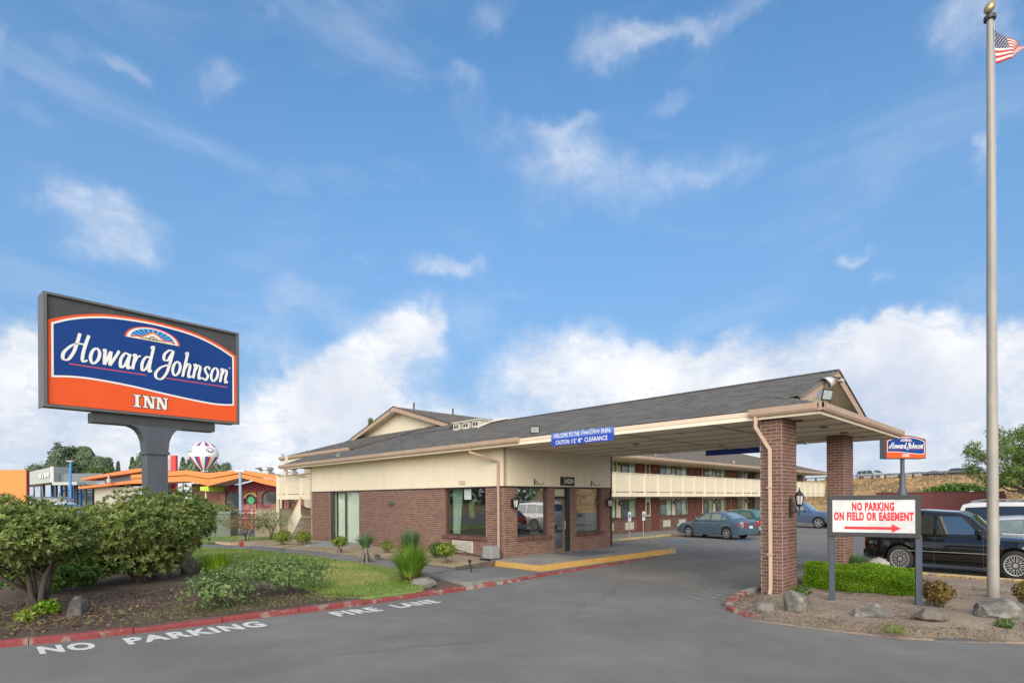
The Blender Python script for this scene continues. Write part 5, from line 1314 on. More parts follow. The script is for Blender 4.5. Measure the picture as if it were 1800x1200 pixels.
    # wheels
    for s in (fa, ra):
        for sg in (-1, 1):
            y = sg*(Wd/2-.115); w_ = .105; c = (X(s), y, r)
            mb = MB(); mb.lathe([(r*.62, -w_), (r*.9, -w_*1.0), (r*.985, -w_*.75), (r, -w_*.3), (r, w_*.3), (r*.985, w_*.75), (r*.9, w_), (r*.62, w_)], c, 26, 'y'); wh = mb.build('wheel', M_tyre, t, smooth=True, angle=.8)
            mb = MB(); o = sg*w_; mb.lathe([(r*.70, o*.96), (r*.66, o*1.0), (r*.60, o*.96), (r*.58, o*.45), (.0, o*.40)], c, 26, 'y'); mb.build('wheel_disc', M_blackp if spokes != 5 else M_inner, wh, smooth=True, angle=.5)
            mb = MB(); mb.lathe([(r*.71, o*.94), (r*.695, o*1.03), (r*.62, o*1.0), (r*.61, o*.7)], c, 26, 'y')
            for k in range(spokes):
                a = 2*PI*k/spokes+.3; d = Vector((math.cos(a), 0, math.sin(a))); e = Vector((-d.z, 0, d.x)); q = Vector(c)+Vector((0, o*.82, 0)); ws = r*(.11 if spokes < 8 else .05)
                if spokes < 8: mb.obox(q+d*r*.36, d*r*.30, e*ws, Vector((0, .014, 0)))
                else:
                    for g in (-.07, .07): mb.obox(q+d*r*.36+e*r*g, (d*1.0+e*g*.8)*r*.30, e*ws*.62, Vector((0, .014, 0)))
            mb.lathe([(.0, o*.97), (r*.15, o*.96), (r*.17, o*.75)], c, 12, 'y'); mb.build('rim', M_rim, wh, smooth=True, angle=.4)
    # lights, bumpers, trim
    def cap_box(nm, s, y0, y1, z0, z1, m_, d=.02):
        """patch on the nose or tail"""
        x = X(s); sgn = 1 if s < L/2 else -1; MB().box(x, x+sgn*d, y0, y1, z0, z1).build(nm, m_, t, bevel=.008)
    w0, w1 = hw(0), hw(L); zf, zr_ = interp(top, 0), interp(top, L)
    def side_patch(nm, P, m_, off=.006):
        for sg in (-1, 1):
            V = []
            for (s, z) in P:
                S_ = sec(s); ys = [q[0] for q in S_[3:10]]; zs = [q[1] for q in S_[3:10]]
                V.append((X(s), sg*(float(np.interp(z, zs, ys))+off*0), z))
            mb = MB(); mb.prism([(x, y-sg*.02, z) for x, y, z in V], (0, sg*(.02+off), 0)); mb.build(nm, m_, t)
    hz0, hz1 = sp.get('head', (zf-.16, zf+.0)); tz0, tz1 = sp.get('tail', (zr_-.28, zr_-.05))
    side_patch('headlight', [(.02, hz0), (.38, hz0+.06), (.42, hz1+.02), (.02, hz1-.03)], M_head); side_patch('tail_light', [(L-.02, tz0), (L-.02, tz1), (L-.34, tz1-.02), (L-.28, tz0+.03)], M_tail)
    for sg in (-1, 1):
        cap_box('headlight', .005, sg*w0*.55, sg*w0*.97, hz0, hz1-.03, M_head); cap_box('tail_light', L-.005, sg*w1*.66, sg*w1*.98, tz0, tz1, M_tail)
    cap_box('grille', .005, -w0*.5, w0*.5, hz0-.02, hz1-.04, M_blackp); cap_box('rear_plate', L-.01, -.16, .16, zr_-.30, zr_-.16, M_white, .03)
    cap_box('front_bumper', .01, -w0*.96, w0*.96, zb+.1, zb+.26, sp.get('bumper', body), .06); cap_box('rear_bumper', L-.01, -w1*.96, w1*.96, zb+.1, zb+.34, sp.get('bumper', body), .07)
    if detail:
        for s in sp['seams']:
            for sg in (-1, 1):
                S_ = sec(s)[3:9]; mb = MB()
                V = [(X(s)+.005, sg*(y+.0025), z) for y, z in S_]+[(X(s)-.005, sg*(y+.0025), z) for y, z in S_]; k = len(S_); mb.add(V, [(i, i+1, k+i+1, k+i) for i in range(k-1)]); mb.build('door_seam', M_groove, t, fix=False)
        for s in sp['handles']:
            for sg in (-1, 1):
                z = belt-.13; S_ = sec(s); y = float(np.interp(z, [q[1] for q in S_[3:10]], [q[0] for q in S_[3:10]])); MB().box(X(s)-.09, X(s)+.09, sg*y, sg*(y+.035), z-.015, z+.018).build('door_handle', sp.get('handlem', body), t, bevel=.006)
        for sg in (-1, 1):
            s = sp['mirror']; mb = MB(); y = yz(belt+.05); mb.box(X(s)-.07, X(s)+.08, sg*(y+.06), sg*(y+.24), belt+.03, belt+.19); mb.build('wing_mirror', sp.get('mirrorm', body), t, bevel=.03)
            MB().box(X(s)-.02, X(s)+.03, sg*(y-.02), sg*(y+.07), belt+.02, belt+.07).build('mirror_arm', M_blackp, t)
    return t
SEDAN = dict(L=4.55, W=1.73, wb=2.62, foh=.92, r=.315, belt=.95, wr=.56, wbelt=.80, top=[(0, .58), (.12, .70), (.45, .79), (1.2, .92), (1.5, .95), (3.3, .98), (3.8, 1.02), (4.35, 1.03), (4.5, .98), (4.55, .88)],
    roof=[(1.12, .92), (1.9, 1.33), (2.2, 1.405), (2.6, 1.43), (3.0, 1.40), (3.35, 1.31), (3.95, 1.04)], wind=(1.22, 1.92), back=(3.28, 3.86),
    side=[[(1.52, .985), (2.38, .99), (2.38, 1.335), (2.08, 1.325)], [(2.47, .99), (3.12, 1.0), (3.12, 1.30), (2.47, 1.34)], [(3.2, 1.005), (3.55, 1.04), (3.22, 1.24)]], seams=[1.42, 2.43, 3.22], handles=[2.25, 3.05], mirror=1.55, head=(.60, .74), tail=(.68, .92))
WAGON = dict(L=4.6, W=1.72, wb=2.63, foh=.9, r=.31, belt=.93, wr=.58, wbelt=.80, top=[(0, .58), (.15, .72), (1.1, .90), (1.4, .93), (4.4, .96), (4.55, .92), (4.6, .85)],
    roof=[(1.1, .90), (1.85, 1.34), (2.3, 1.43), (3.2, 1.47), (4.0, 1.44), (4.52, .98)], wind=(1.2, 1.85), back=(4.05, 4.45),
    side=[[(1.5, .97), (2.3, .98), (2.3, 1.35), (2.02, 1.33)], [(2.4, .98), (3.15, .98), (3.15, 1.36), (2.4, 1.36)], [(3.25, .98), (4.2, 1.0), (3.98, 1.33), (3.25, 1.36)]], seams=[1.4, 2.35, 3.2], handles=[2.15, 3.0], mirror=1.5, head=(.6, .74), tail=(.66, .86), bumper=None)
SUVB = dict(L=4.95, W=1.95, wb=2.86, foh=.86, r=.385, zb=.30, belt=1.14, wr=.74, wbelt=.90, round=.55, top=[(0, .86), (.08, 1.0), (.5, 1.08), (1.35, 1.12), (1.6, 1.13), (4.8, 1.14), (4.92, 1.10), (4.95, 1.0)],
    roof=[(1.30, 1.12), (1.95, 1.68), (2.25, 1.80), (3.2, 1.85), (4.4, 1.82), (4.66, 1.74), (4.88, 1.15)], wind=(1.38, 1.95), back=(4.68, 4.84),
    side=[[(1.72, 1.18), (2.82, 1.18), (2.82, 1.68), (2.20, 1.67)], [(2.96, 1.18), (3.75, 1.18), (3.75, 1.68), (2.96, 1.685)], [(3.86, 1.18), (4.66, 1.19), (4.54, 1.63), (3.86, 1.67)]], seams=[1.62, 2.89, 3.80], handles=[2.66, 3.62], mirror=1.75, head=(.82, .98), tail=(.72, 1.08))
PICK = dict(L=5.5, W=1.95, wb=3.4, foh=.95, r=.38, zb=.38, belt=1.18, wr=.66, wbelt=.88, round=.4, top=[(0, .95), (.06, 1.05), (.4, 1.12), (1.45, 1.18), (1.6, 1.2), (3.3, 1.22), (3.31, 1.24), (5.42, 1.24), (5.5, 1.2)],
    roof=[(1.35, 1.16), (1.98, 1.70), (2.25, 1.82), (2.9, 1.85), (3.18, 1.78), (3.28, 1.24)], wind=(1.45, 1.95), back=(3.2, 3.26),
    side=[[(1.75, 1.23), (2.55, 1.23), (2.55, 1.70), (2.2, 1.69)], [(2.66, 1.23), (3.12, 1.23), (3.1, 1.70), (2.66, 1.71)]], seams=[1.6, 2.6, 3.25], handles=[2.45, 3.1], mirror=1.8, head=(.88, 1.06), tail=(.85, 1.15), bumper=M_rim)
def sp_(base, **k): d = dict(base); d.update(k); return d
WAGON = sp_(WAGON, bumper=mat('wagon_bumper', (.40, .42, .38), .5))
car('sedan_car', 'slate blue four-door sedan parked facing the motel walkway', 'car', (28.45, 13.55, 0), math.radians(82), SEDAN, paint('slate_blue', (.075, .125, .165)), (.86, .95, .97), 'cars parked by the motel wing', glass=mat('light_car_glass', (.17, .22, .20), .08, .35, 1.6, spec=1., coat=.6))
car('station_wagon', 'dark green station wagon parked beyond the slate blue sedan', 'car', (32.4, 14.4, 0), math.radians(82), WAGON, paint('wagon_green', (.02, .105, .08)), (.86, .95, .97), 'cars parked by the motel wing', glass=mat('grey_car_glass', (.11, .15, .14), .08, .3, 1.6, spec=1., coat=.6))
car('pickup_truck', 'blue pickup truck seen past the near brick pillar', 'pickup truck', (42.2, 14.2, 0), math.radians(-88), PICK, paint('pickup_blue', (.075, .115, .20)), (.92, .95, .97), 'cars parked by the motel wing', glass=MATS['light_car_glass'])
car('dark_car', 'dark blue car parked beyond the blue pickup truck', 'car', (48.5, 11.6, 0), math.radians(-85), SUVB, paint('midnight', (.012, .018, .045)), (.9, .95, .88), 'cars parked by the motel wing', detail=False)
car('white_car', 'white car with only its roof and bonnet showing beside the far brick pillar', 'car', (45.6, 10.2, 0), math.radians(-85), SEDAN, paint('white_paint', (.60, .61, .60), 0), (.9, .95, 1.05), 'cars parked by the motel wing', detail=False)
car('black_suv', 'glossy black SUV with silver side strip parked behind the hedge', 'car', (19.78, 2.48, -.02), math.radians(-90), sp_(SUVB, wb=3.0, r=.40, sideglass=M_seethru), paint('gloss_black', (.005, .005, .006), .0, .1), (.81, .97, .945), 'cars parked behind the island', glass=M_tint, spokes=10)
car('silver_coupe', 'silver white low car parked between the black SUV and the tall white one', 'car', (22.3, 1.0, 0), math.radians(-90), SEDAN, paint('silver_white', (.50, .51, .52), .3), (.9, .95, 1.06), 'cars parked behind the island', glass=MATS['light_car_glass'])
car('red_car', 'red car almost hidden behind the silver low car', 'car', (24.3, .45, 0), math.radians(-90), WAGON, paint('car_red', (.50, .03, .03), .0), (.9, .95, 1.0), 'cars parked behind the island')
car('white_suv', 'tall white SUV with roof rails parked in front of the maroon fence', 'car', (27.0, .9, .05), math.radians(-90), SUVB, paint('pearl_white', (.62, .60, .56), .1), (1.0, .98, 1.0), 'cars parked behind the island', glass=M_tint)
bs = [o for o in bpy.data.objects if o.name == 'black_suv'][0]; L_ = 4.95
MB().box(-1.15, 1.05, .985, .992, .66, .678).build('side_strip', M_rim, bs); MB().box(-1.15, 1.05, -.992, -.985, .66, .678).build('side_strip', M_rim, bs)
for s in (-1, 1):   # pale seats and cabin lining seen through the side glass
    pass
ws = [o for o in bpy.data.objects if o.name == 'white_suv'][0]
for sg in (-1, 1):
    mb = MB(); mb.tube([(.5, sg*.62, 1.86), (.2, sg*.62, 1.92), (-1.6, sg*.62, 1.93), (-1.95, sg*.62, 1.86)], .02, 6); mb.build('roof_rail', M_rim, ws)
# ------------------------------------------------------------------ plants
def leaf_mat(name, cols, rough=.5, trans=.25, tint=None):
    if name in MATS: return MATS[name]
    m = bpy.data.materials.new(name); m.use_nodes = True; t = NT(m.node_tree); b = t.n['Principled BSDF']; out = [n for n in t.n if n.type == 'OUTPUT_MATERIAL'][0]
    g = t.node('ShaderNodeNewGeometry'); r = g.outputs['Random Per Island']
    n1 = t.noise(g.outputs['Position'], 2.2, 3, .5).outputs['Fac']
    f = t.math('ADD', t.math('MULTIPLY', r, .75), t.math('MULTIPLY', t.math('SUBTRACT', n1, .5), .9), clamp=True)
    k = len(cols); c = t.ramp(f, [(i/(k-1), q) for i, q in enumerate(cols)])
    t.put(b.inputs['Base Color'], c); b.inputs['Roughness'].default_value = rough; b.inputs['Specular IOR Level'].default_value = .35
    tr = t.node('ShaderNodeBsdfTranslucent'); hs = t.node('ShaderNodeHueSaturation'); hs.inputs['Value'].default_value = 1.5; hs.inputs['Saturation'].default_value = 1.1; t.put(hs.inputs['Color'], c); t.l.new(hs.outputs[0], tr.inputs[0])
    mx = t.node('ShaderNodeMixShader'); mx.inputs[0].default_value = trans; t.l.new(b.outputs[0], mx.inputs[1]); t.l.new(tr.outputs[0], mx.inputs[2]); t.l.new(mx.outputs[0], out.inputs[0])
    MATS[name] = m; return m
def norm(a): return a/np.maximum(1e-9, np.linalg.norm(a, axis=1, keepdims=True))
def leaves(name, m, parent, pos, axis, length, width, per=1, tilt=(.9, 1.4), fold=.15, kind=None, lv=.25, droop=0., base=.0):
    """`per` leaves round each axis; length/width in metres"""
    N = len(pos); P = np.repeat(pos, per, 0); A = np.repeat(norm(axis), per, 0); n = N*per
    rnd = norm(rng.normal(size=(N, 3))); ux = norm(np.cross(norm(axis), rnd)); uy = np.cross(norm(axis), ux)
    ux, uy = np.repeat(ux, per, 0), np.repeat(uy, per, 0)
    ph = np.tile(np.arange(per)*2*PI/per, N)+rng.uniform(-.3, .3, n) if per > 1 else rng.uniform(0, 2*PI, n)
    th = rng.uniform(tilt[0], tilt[1], n)
    rad = ux*np.cos(ph)[:, None]+uy*np.sin(ph)[:, None]
    d = norm(rad*np.sin(th)[:, None]+A*np.cos(th)[:, None]); d[:, 2] -= droop; d = norm(d)
    side = norm(np.cross(d, A+1e-6)); up = np.cross(side, d)
    ln = (length*rng.uniform(1-lv, 1+lv, n))[:, None]; wd = ln*width/length/2
    b0 = P+d*base; mid = b0+d*ln*.52
    V = np.stack([b0, mid+side*wd+up*wd*fold*2, b0+d*ln-up*ln*.10, mid-side*wd+up*wd*fold*2], 1).reshape(-1, 3)
    F = np.arange(n*4).reshape(-1, 4)
    return raw_mesh(name, V, F, m, parent, kind)
def blob_points(n, c, r, lump=.22, shell=(.72, 1.0), seed=0, zmin=None, up=.35, freq=2.2):
    d = norm(rng.normal(size=(n, 3))); k = np.array([1+lump*1.6*mnoise.noise(Vector(q)*freq+Vector((seed, seed*1.7, 3))) for q in d])
    rr = rng.uniform(shell[0], shell[1], n)**.7*k; p = d*rr[:, None]*np.array(r)+np.array(c)
    a = norm(d/np.array(r)+np.array([0, 0, up]))
    if zmin is not None: q = p[:, 2] > zmin; p, a = p[q], a[q]
    return p, a
def stems(name, base, tips, r0, m, parent, kink=.25, fork=2):
    mb = MB()
    for tpt in tips:
        b = Vector(base)+Vector((random.uniform(-.12, .12), random.uniform(-.12, .12), -.08)); tp = Vector(tpt); pts = []
        for i in range(6):
            u = i/5; p = b.lerp(tp, u); p.x += kink*math.sin(u*3)*random.uniform(-.5, .5); p.y += kink*math.sin(u*3)*random.uniform(-.5, .5); p.z += .15*math.sin(u*PI); pts.append(p)
        mb.tube(pts, [r0*(1-.7*i/5) for i in range(6)], 6)
        for _ in range(fork):
            q = pts[random.choice((2, 3, 4))]; e = q+Vector((random.uniform(-.5, .5), random.uniform(-.5, .5), random.uniform(.2, .55)))*((tp-b).length*.5)
            mb.tube([q, q.lerp(e, .5)+Vector((0, 0, .03)), e], [r0*.45, r0*.3, r0*.15], 5)
    return mb.build(name, m, parent, smooth=True)
M_bark = mat('bark', (.085, .065, .055), .95, .3, 20, .006, 60); M_barkl = mat('bark_pale', (.24, .19, .15), .95, .25, 20, .005, 60)
RH = leaf_mat('rhododendron_leaf', [(.07, .12, .034), (.13, .205, .052), (.21, .29, .08), (.30, .37, .12), (.38, .39, .15), (.42, .34, .15), (.42, .19, .12)], .45, .38)
GRN = leaf_mat('green_leaf', [(.035, .075, .018), (.075, .145, .03), (.14, .23, .045), (.23, .30, .07)], .5)
LIME = leaf_mat('lime_leaf', [(.07, .16, .01), (.17, .32, .016), (.30, .48, .03), (.42, .58, .06)], .5, .3)
YELG = leaf_mat('yellow_green_leaf', [(.09, .14, .022), (.19, .27, .035), (.32, .37, .06), (.40, .37, .12)], .55)
ROSE = leaf_mat('rose_leaf', [(.08, .14, .05), (.15, .24, .08), (.26, .34, .13), (.36, .31, .19)], .5)
BRZ = leaf_mat('barberry_leaf', [(.08, .055, .02), (.17, .12, .035), (.30, .19, .06), (.24, .25, .08), (.32, .13, .06)], .55)
DRYL = leaf_mat('dry_leaf', [(.17, .12, .05), (.26, .18, .085), (.20, .22, .08), (.34, .19, .11)], .6)
CON = leaf_mat('hazed_conifer_leaf', [(.10, .15, .085), (.16, .22, .13), (.23, .29, .17)], .6, .1)  # greens paled: the haze of distance is put into the leaf colour
TREE = leaf_mat('tree_leaf', [(.07, .12, .03), (.13, .20, .045), (.22, .30, .075), (.34, .38, .12)], .5, .35)
def rhodo(label, c, r, base, n, seed, group='rhododendron shrubs'):
    t = thing('rhododendron', label, 'shrub', base, group=group); bx = Vector(base); c = Vector(c)-bx
    # several lobes of leaf whorls
    P, A = [], []
    lob = [(c, r, 1.)]+[(c+Vector((r[0]*.55*math.cos(a), r[1]*.55*math.sin(a), r[2]*random.uniform(-.3, .35))), [q*random.uniform(.5, .66) for q in r], .34) for a in np.linspace(0, 2*PI, 8)[:-1]]
    for i, (cc, rr, f) in enumerate(lob):
        p, a = blob_points(int(n*f), cc, rr, .2, (.55, 1.), seed+i, zmin=.25, up=.5); P.append(p); A.append(a)
    P, A = np.concatenate(P), np.concatenate(A)
    leaves('foliage', RH, t, P, A, .118, .034, 8, (.35, 1.3), .22, 'stuff', droop=.03)
    tips = [c+Vector((random.uniform(-.7, .7)*r[0], random.uniform(-.7, .7)*r[1], random.uniform(-.5, .2)*r[2])) for _ in range(9)]
    stems('trunk', (0, 0, 0), tips, .06, M_bark, t, .25, 3)
    return t
rhodo('rhododendron at the kerb corner with bare dark stems over the boulder', (.75, 13.55, 1.52), (1.05, 1.1, .66), (.95, 13.55, .1), 950, 1)
rhodo('largest rounded rhododendron in front of the sign pylon', (3.15, 16.65, 1.26), (1.38, 1.3, 1.10), (3.25, 16.5, .1), 1500, 5)
rhodo('rhododendron half hidden behind the sign pylon', (4.62, 18.9, 1.55), (.95, 1.0, .95), (4.6, 18.9, .1), 600, 9)
def bush(name, label, cat, base, r, h, n, m, size=(.05, .03), per=4, seed=0, lump=.25, zc=None, stem=True, group=None, shell=(.35, 1.), stemr=.012):
    t = thing(name, label, cat, base, group=group); zc = h*.55 if zc is None else zc
    p, a = blob_points(n, (0, 0, zc), (r, r, h-zc), lump, shell, seed, zmin=.02, up=.6)
    leaves('foliage', m, t, p, a, size[0], size[1], per, (.4, 1.4), .15, 'stuff')
    if stem: stems('stem', (0, 0, 0), [(random.uniform(-.6, .6)*r, random.uniform(-.6, .6)*r, zc*random.uniform(.8, 1.3)) for _ in range(5)], stemr, M_bark, t, .1, 2)
    return t
def gp(px, py, z=.15): p = G(px, py, z); return (p.x, p.y, z)
bush('rose_bush', 'rose bush with crinkled dark leaves nearest the NO PARKING lettering', 'bush', gp(385, 1062), .58, .60, 520, ROSE, (.06, .034), 5, 3, .6, group='rose bushes along the kerb')
bush('rose_bush', 'broad greyish rose bush between the kerb and the red-flowered plant', 'bush', gp(510, 1038), .95, .80, 900, ROSE, (.055, .030), 5, 4, .6, group='rose bushes along the kerb')
bush('rose_bush', 'thin-topped rose bush behind the one nearest the lettering', 'bush', gp(425, 1040), 0.6, .72, 340, ROSE, (.05, .028), 5, 6, .5, group='rose bushes along the kerb')
bush('low_shrub', 'low leafy shrub on the bark just behind the first rhododendron stems', 'shrub', gp(190, 1000), 1.0, .55, 900, GRN, (.10, .055), 5, 7, .4)
bush('low_shrub', 'low bright shrub under the rhododendrons beside the largest one', 'shrub', gp(95, 1035), .95, .62, 800, GRN, (.10, .055), 5, 8, .4)
bush('seedling', 'small bright seedling in the bark below the kerb rhododendron', 'plant', gp(50, 1090, .1), .16, .18, 40, YELG, (.10, .04), 5, 8, .3, stem=False)
bush('seedling', 'small seedling on the bark between kerb rhododendron and dark boulder', 'plant', gp(82, 1078, .1), .17, .2, 40, LIME, (.10, .04), 5, 9, .3, stem=False)
bush('ball_shrub', 'round yellow-green shrub near the corner stair, the left of the pair', 'shrub', gp(497, 957), .44, .66, 750, YELG, (.045, .028), 4, 11, .12, group='round shrubs by the lobby wall')
bush('ball_shrub', 'round yellow-green shrub against the lobby corner, the right of the pair', 'shrub', gp(533, 957), .40, .62, 750, YELG, (.04, .026), 4, 12, .08, group='round shrubs by the lobby wall')
bush('small_shrub', 'small shrub standing on bare stems beside the sliding door', 'shrub', gp(598, 971), .29, .60, 420, YELG, (.05, .03), 4, 13, .2, zc=.42, group='round shrubs by the lobby wall')
bush('ball_shrub', 'small olive ball shrub between the yucca and the tall spiky plant', 'shrub', gp(681, 971), .27, .48, 480, YELG, (.03, .018), 4, 14, .1, group='round shrubs by the lobby wall')
bush('leafy_shrub', 'bright leafy shrub beside the wall air grille', 'shrub', gp(785, 989), .30, .62, 420, YELG, (.06, .035), 5, 15, .25, zc=.42)
bush('leafy_shrub', 'duller shrub just behind the bright one near the air grille', 'shrub', gp(769, 981), .28, .55, 400, GRN, (.05, .03), 5, 16, .2)
bush('azalea', 'large airy azalea with reddish tips in front of the grey-green utility box', 'shrub', gp(432, 950), 1.15, 1.35, 1300, DRYL, (.05, .028), 4, 17, .45, shell=(.5, 1.), zc=.85, stemr=.02)
bush('azalea', 'thin airy azalea between the first azalea and the corner stair', 'shrub', gp(478, 948), .85, 1.45, 800, ROSE, (.05, .028), 4, 18, .45, shell=(.5, 1.), zc=.95, stemr=.02)
bush('barberry', 'spiky bronze barberry beside the right post of the no-parking sign', 'shrub', gp(1647, 1064, .1), .24, .46, 1300, BRZ, (.032, .02), 4, 19, .3)
bush('barberry', 'bronze barberry beyond the flagpole boulder', 'shrub', gp(1808, 1062, .1), .22, .42, 900, BRZ, (.032, .02), 4, 20, .3)
bush('clipped_shrub', 'little clipped shrub at the foot of the near pillar behind its boulder', 'shrub', gp(1408, 1054, .1), .18, .30, 320, GRN, (.03, .02), 4, 21, .1)
bush('dark_bush', 'rounded dark bush above the grey-green utility box', 'shrub', tuple(AT(388, 905, 34).xy)+(0,), 1.05, 2.0, 1300, RH, (.12, .05), 5, 22, .12, zc=1.1)
bush('low_weeds', 'low weeds at the bottom edge of the island near the boulders', 'weeds', gp(1570, 1112, .08), .14, .12, 60, YELG, (.05, .012), 4, 22, .2, stem=False)
bush('low_weeds', 'small weed tuft close to the bottom right corner of the island', 'weeds', gp(1765, 1102, .08), .10, .12, 50, GRN, (.06, .02), 4, 23, .2, stem=False)
def blades(name, m, parent, n, h, r0, spread, w, seed=0, stiff=.5, seg=5, zb=0., kind='stuff', lean=(0, 0), up=.0):
    """arching strap leaves springing from the base"""
    a = rng.uniform(0, 2*PI, n); rr = r0*np.sqrt(rng.uniform(0, 1, n)); sp = np.clip(rng.uniform(0, 1, n)**stiff, 0, 1)*spread; hh = h*rng.uniform(.6, 1.05, n)
    dx, dy = np.cos(a), np.sin(a); V = []; 
    for i in range(seg+1):
        u = i/seg; out = sp*u**1.6; z = zb+up*rng.uniform(0, 1, n)*0+hh*(u-.28*(sp/max(spread, 1e-6))**1.2*u**2.4*1.4); ww = w*(1-u**2.2)*.5+.0006
        x = dx*(rr+out); y = dy*(rr+out); px, py = -dy*ww, dx*ww
        V.append(np.stack([np.stack([x+px, y+py, z], 1), np.stack([x-px, y-py, z], 1)], 1))
    V = np.stack(V, 1).reshape(-1, 3); F = []
    k = 2*(seg+1); base = (np.arange(n)*k)[:, None]
    for i in range(seg): F.append(base+np.array([2*i, 2*i+1, 2*i+3, 2*i+2]))
    F = np.stack(F, 1).reshape(-1, 4)
    return raw_mesh(name, V, F, m, parent, kind)
SPK = leaf_mat('spiky_leaf', [(.09, .18, .025), (.17, .30, .035), (.26, .41, .06), (.38, .48, .10)], .5, .25); SPB = leaf_mat('yucca_leaf', [(.06, .12, .05), (.11, .20, .075), (.18, .27, .10)], .5)
t = thing('spiky_plant', 'tall spiky grass-like plant beside the grey boulder at the kerb', 'plant', gp(722, 1022)); blades('lower_leaves', SPK, t, 950, 1.12, .16, .62, .020, stiff=.6); b2 = blades('upper_leaves', SPB, t, 320, .85, .10, .34, .018, zb=.62)
mb = MB(); mb.tube([(0, 0, -.05), (.03, .02, .4), (.0, .05, .75)], [.09, .07, .05], 8); mb.build('trunk', M_barkl, t, smooth=True); blades('dead_leaves', DRYL, t, 260, .34, .14, .5, .018, stiff=.4)
t = thing('yucca', 'yucca with a skirt of bare pale roots in the bark bed', 'plant', gp(643, 988)); blades('leaves', SPB, t, 120, .62, .10, .50, .034, zb=.42, stiff=.7)
mb = MB()
for k in range(22):
    a = random.uniform(0, 2*PI); r = random.uniform(.22, .42); mb.tube([(0.05*math.cos(a), .05*math.sin(a), .5), (.12*math.cos(a), .12*math.sin(a), .34), (r*.6*math.cos(a), r*.6*math.sin(a), .16), (r*math.cos(a), r*math.sin(a), -.02)], [.03, .024, .018, .012], 5)
mb.build('roots', M_barkl, t, smooth=True)
t = thing('crocosmia', 'clump of upright sword leaves with a few orange red flowers', 'flowers', gp(380, 1000)); blades('leaves', LIME, t, 150, .72, .45, .28, .022)
mb = MB()
for (x, y, z) in ((-.45, .1, .80), (.62, -.2, .70), (.2, .3, .95), (.5, .1, .88)):
    mb.tube([(x*.5, y*.5, 0), (x*.8, y*.8, z*.6), (x, y, z)], .005, 4)
mb.build('flower_stalk', SPK, t)
for (x, y, z) in ((-.45, .1, .80), (.62, -.2, .70)):
    p, a = blob_points(26, (x, y, z), (.05, .05, .07), .2, (.1, 1.)); leaves('flower', mat('flower_red', (.62, .07, .02), .5), t, p, a, .05, .03, 3)
t = thing('yucca', 'blue-green yucca beyond the hedge against the black SUV', 'plant', gp(1508, 1003, .1)); blades('leaves', SPB, t, 130, .62, .12, .50, .03, stiff=.6)
def hedge():
    a, b = G(1413, 1033, .08), G(1603, 1047, .08); d = (b-a).normalized(); L = (b-a).length+.1; t = thing('box_hedge', 'clipped bright green box hedge behind the no-parking sign', 'hedge', (a.x, a.y, .08), math.atan2(d.y, d.x))
    D, H = 1.35, .43; R = .10
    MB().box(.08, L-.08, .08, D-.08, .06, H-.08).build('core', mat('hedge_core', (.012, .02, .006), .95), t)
    def pts(n, face):
        u, v = rng.uniform(0, 1, n), rng.uniform(0, 1, n); w = lambda x, y: .035*np.sin(x*5.3+1)+.025*np.sin(y*9+x*3)
        if face == 't': p = np.stack([u*L, v*D, H+w(u*L, v*D)], 1); a_ = np.tile([0, 0, 1.], (n, 1))
        if face == 'f': p = np.stack([u*L, w(u*L, v)*1.2, v*H], 1); a_ = np.tile([0, -1., .5], (n, 1))
        if face == 'l': p = np.stack([w(u, v), u*D, v*H], 1); a_ = np.tile([-1., 0, .5], (n, 1))
        if face == 'r': p = np.stack([L+w(u, v), u*D, v*H], 1); a_ = np.tile([1., 0, .5], (n, 1))
        p += rng.normal(size=p.shape)*.015; return p, a_
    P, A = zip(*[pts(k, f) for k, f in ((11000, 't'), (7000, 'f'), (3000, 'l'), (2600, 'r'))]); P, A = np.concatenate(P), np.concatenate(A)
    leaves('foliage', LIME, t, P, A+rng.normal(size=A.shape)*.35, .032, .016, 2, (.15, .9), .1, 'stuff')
    blades('young_shoots', LIME, t, 10, .01, .01, .01, .002)
    p, a_ = blob_points(120, (L*.46, -.0, .12), (.06, .04, .12), .2, (.2, 1.)); leaves('dry_patch', DRYL, t, p, a_, .035, .018, 3)
hedge()
for n_ in [o for o in bpy.data.objects if o.name.startswith('young_shoots')]: bpy.data.objects.remove(n_)
def scatter_blades(name, label, poly, n, h, w, m, z=.15, cat='grass', lean=.4):
    xs = [p[0] for p in poly]; ys = [p[1] for p in poly]; P = rng.uniform((min(xs), min(ys)), (max(xs), max(ys)), (n*2, 2)); P = np.array([p for p in P if in_poly(p[0], p[1], poly)])[:n]
    dist = np.hypot(P[:, 0], P[:, 1]); keep = rng.uniform(0, 1, len(P)) < np.clip(14/dist, .25, 1); P = P[keep]; n = len(P); a = rng.uniform(0, 2*PI, n); hh = h*rng.uniform(.5, 1.3, n); l = rng.uniform(0, lean, n)*hh; b = rng.uniform(0, 2*PI, n)
    B = np.stack([P[:, 0], P[:, 1], np.full(n, z-.01)], 1); S = np.stack([np.cos(a)*w, np.sin(a)*w, 0*a], 1); T = B+np.stack([np.cos(b)*l, np.sin(b)*l, hh], 1)
    o = raw_mesh(name, np.stack([B-S, B+S, T], 1).reshape(-1, 3), np.arange(n*3).reshape(-1, 3), m); return tag(o, label, cat, kind='stuff')
GR = leaf_mat('grass_blade', [(.09, .17, .02), (.15, .26, .03), (.24, .34, .05), (.38, .37, .12), (.50, .42, .19)], .6, .3)
scatter_blades('lawn_grass', 'short mown lawn grass between the kerb and the curved path', LAWN, 60000, .05, .004, GR, .155)
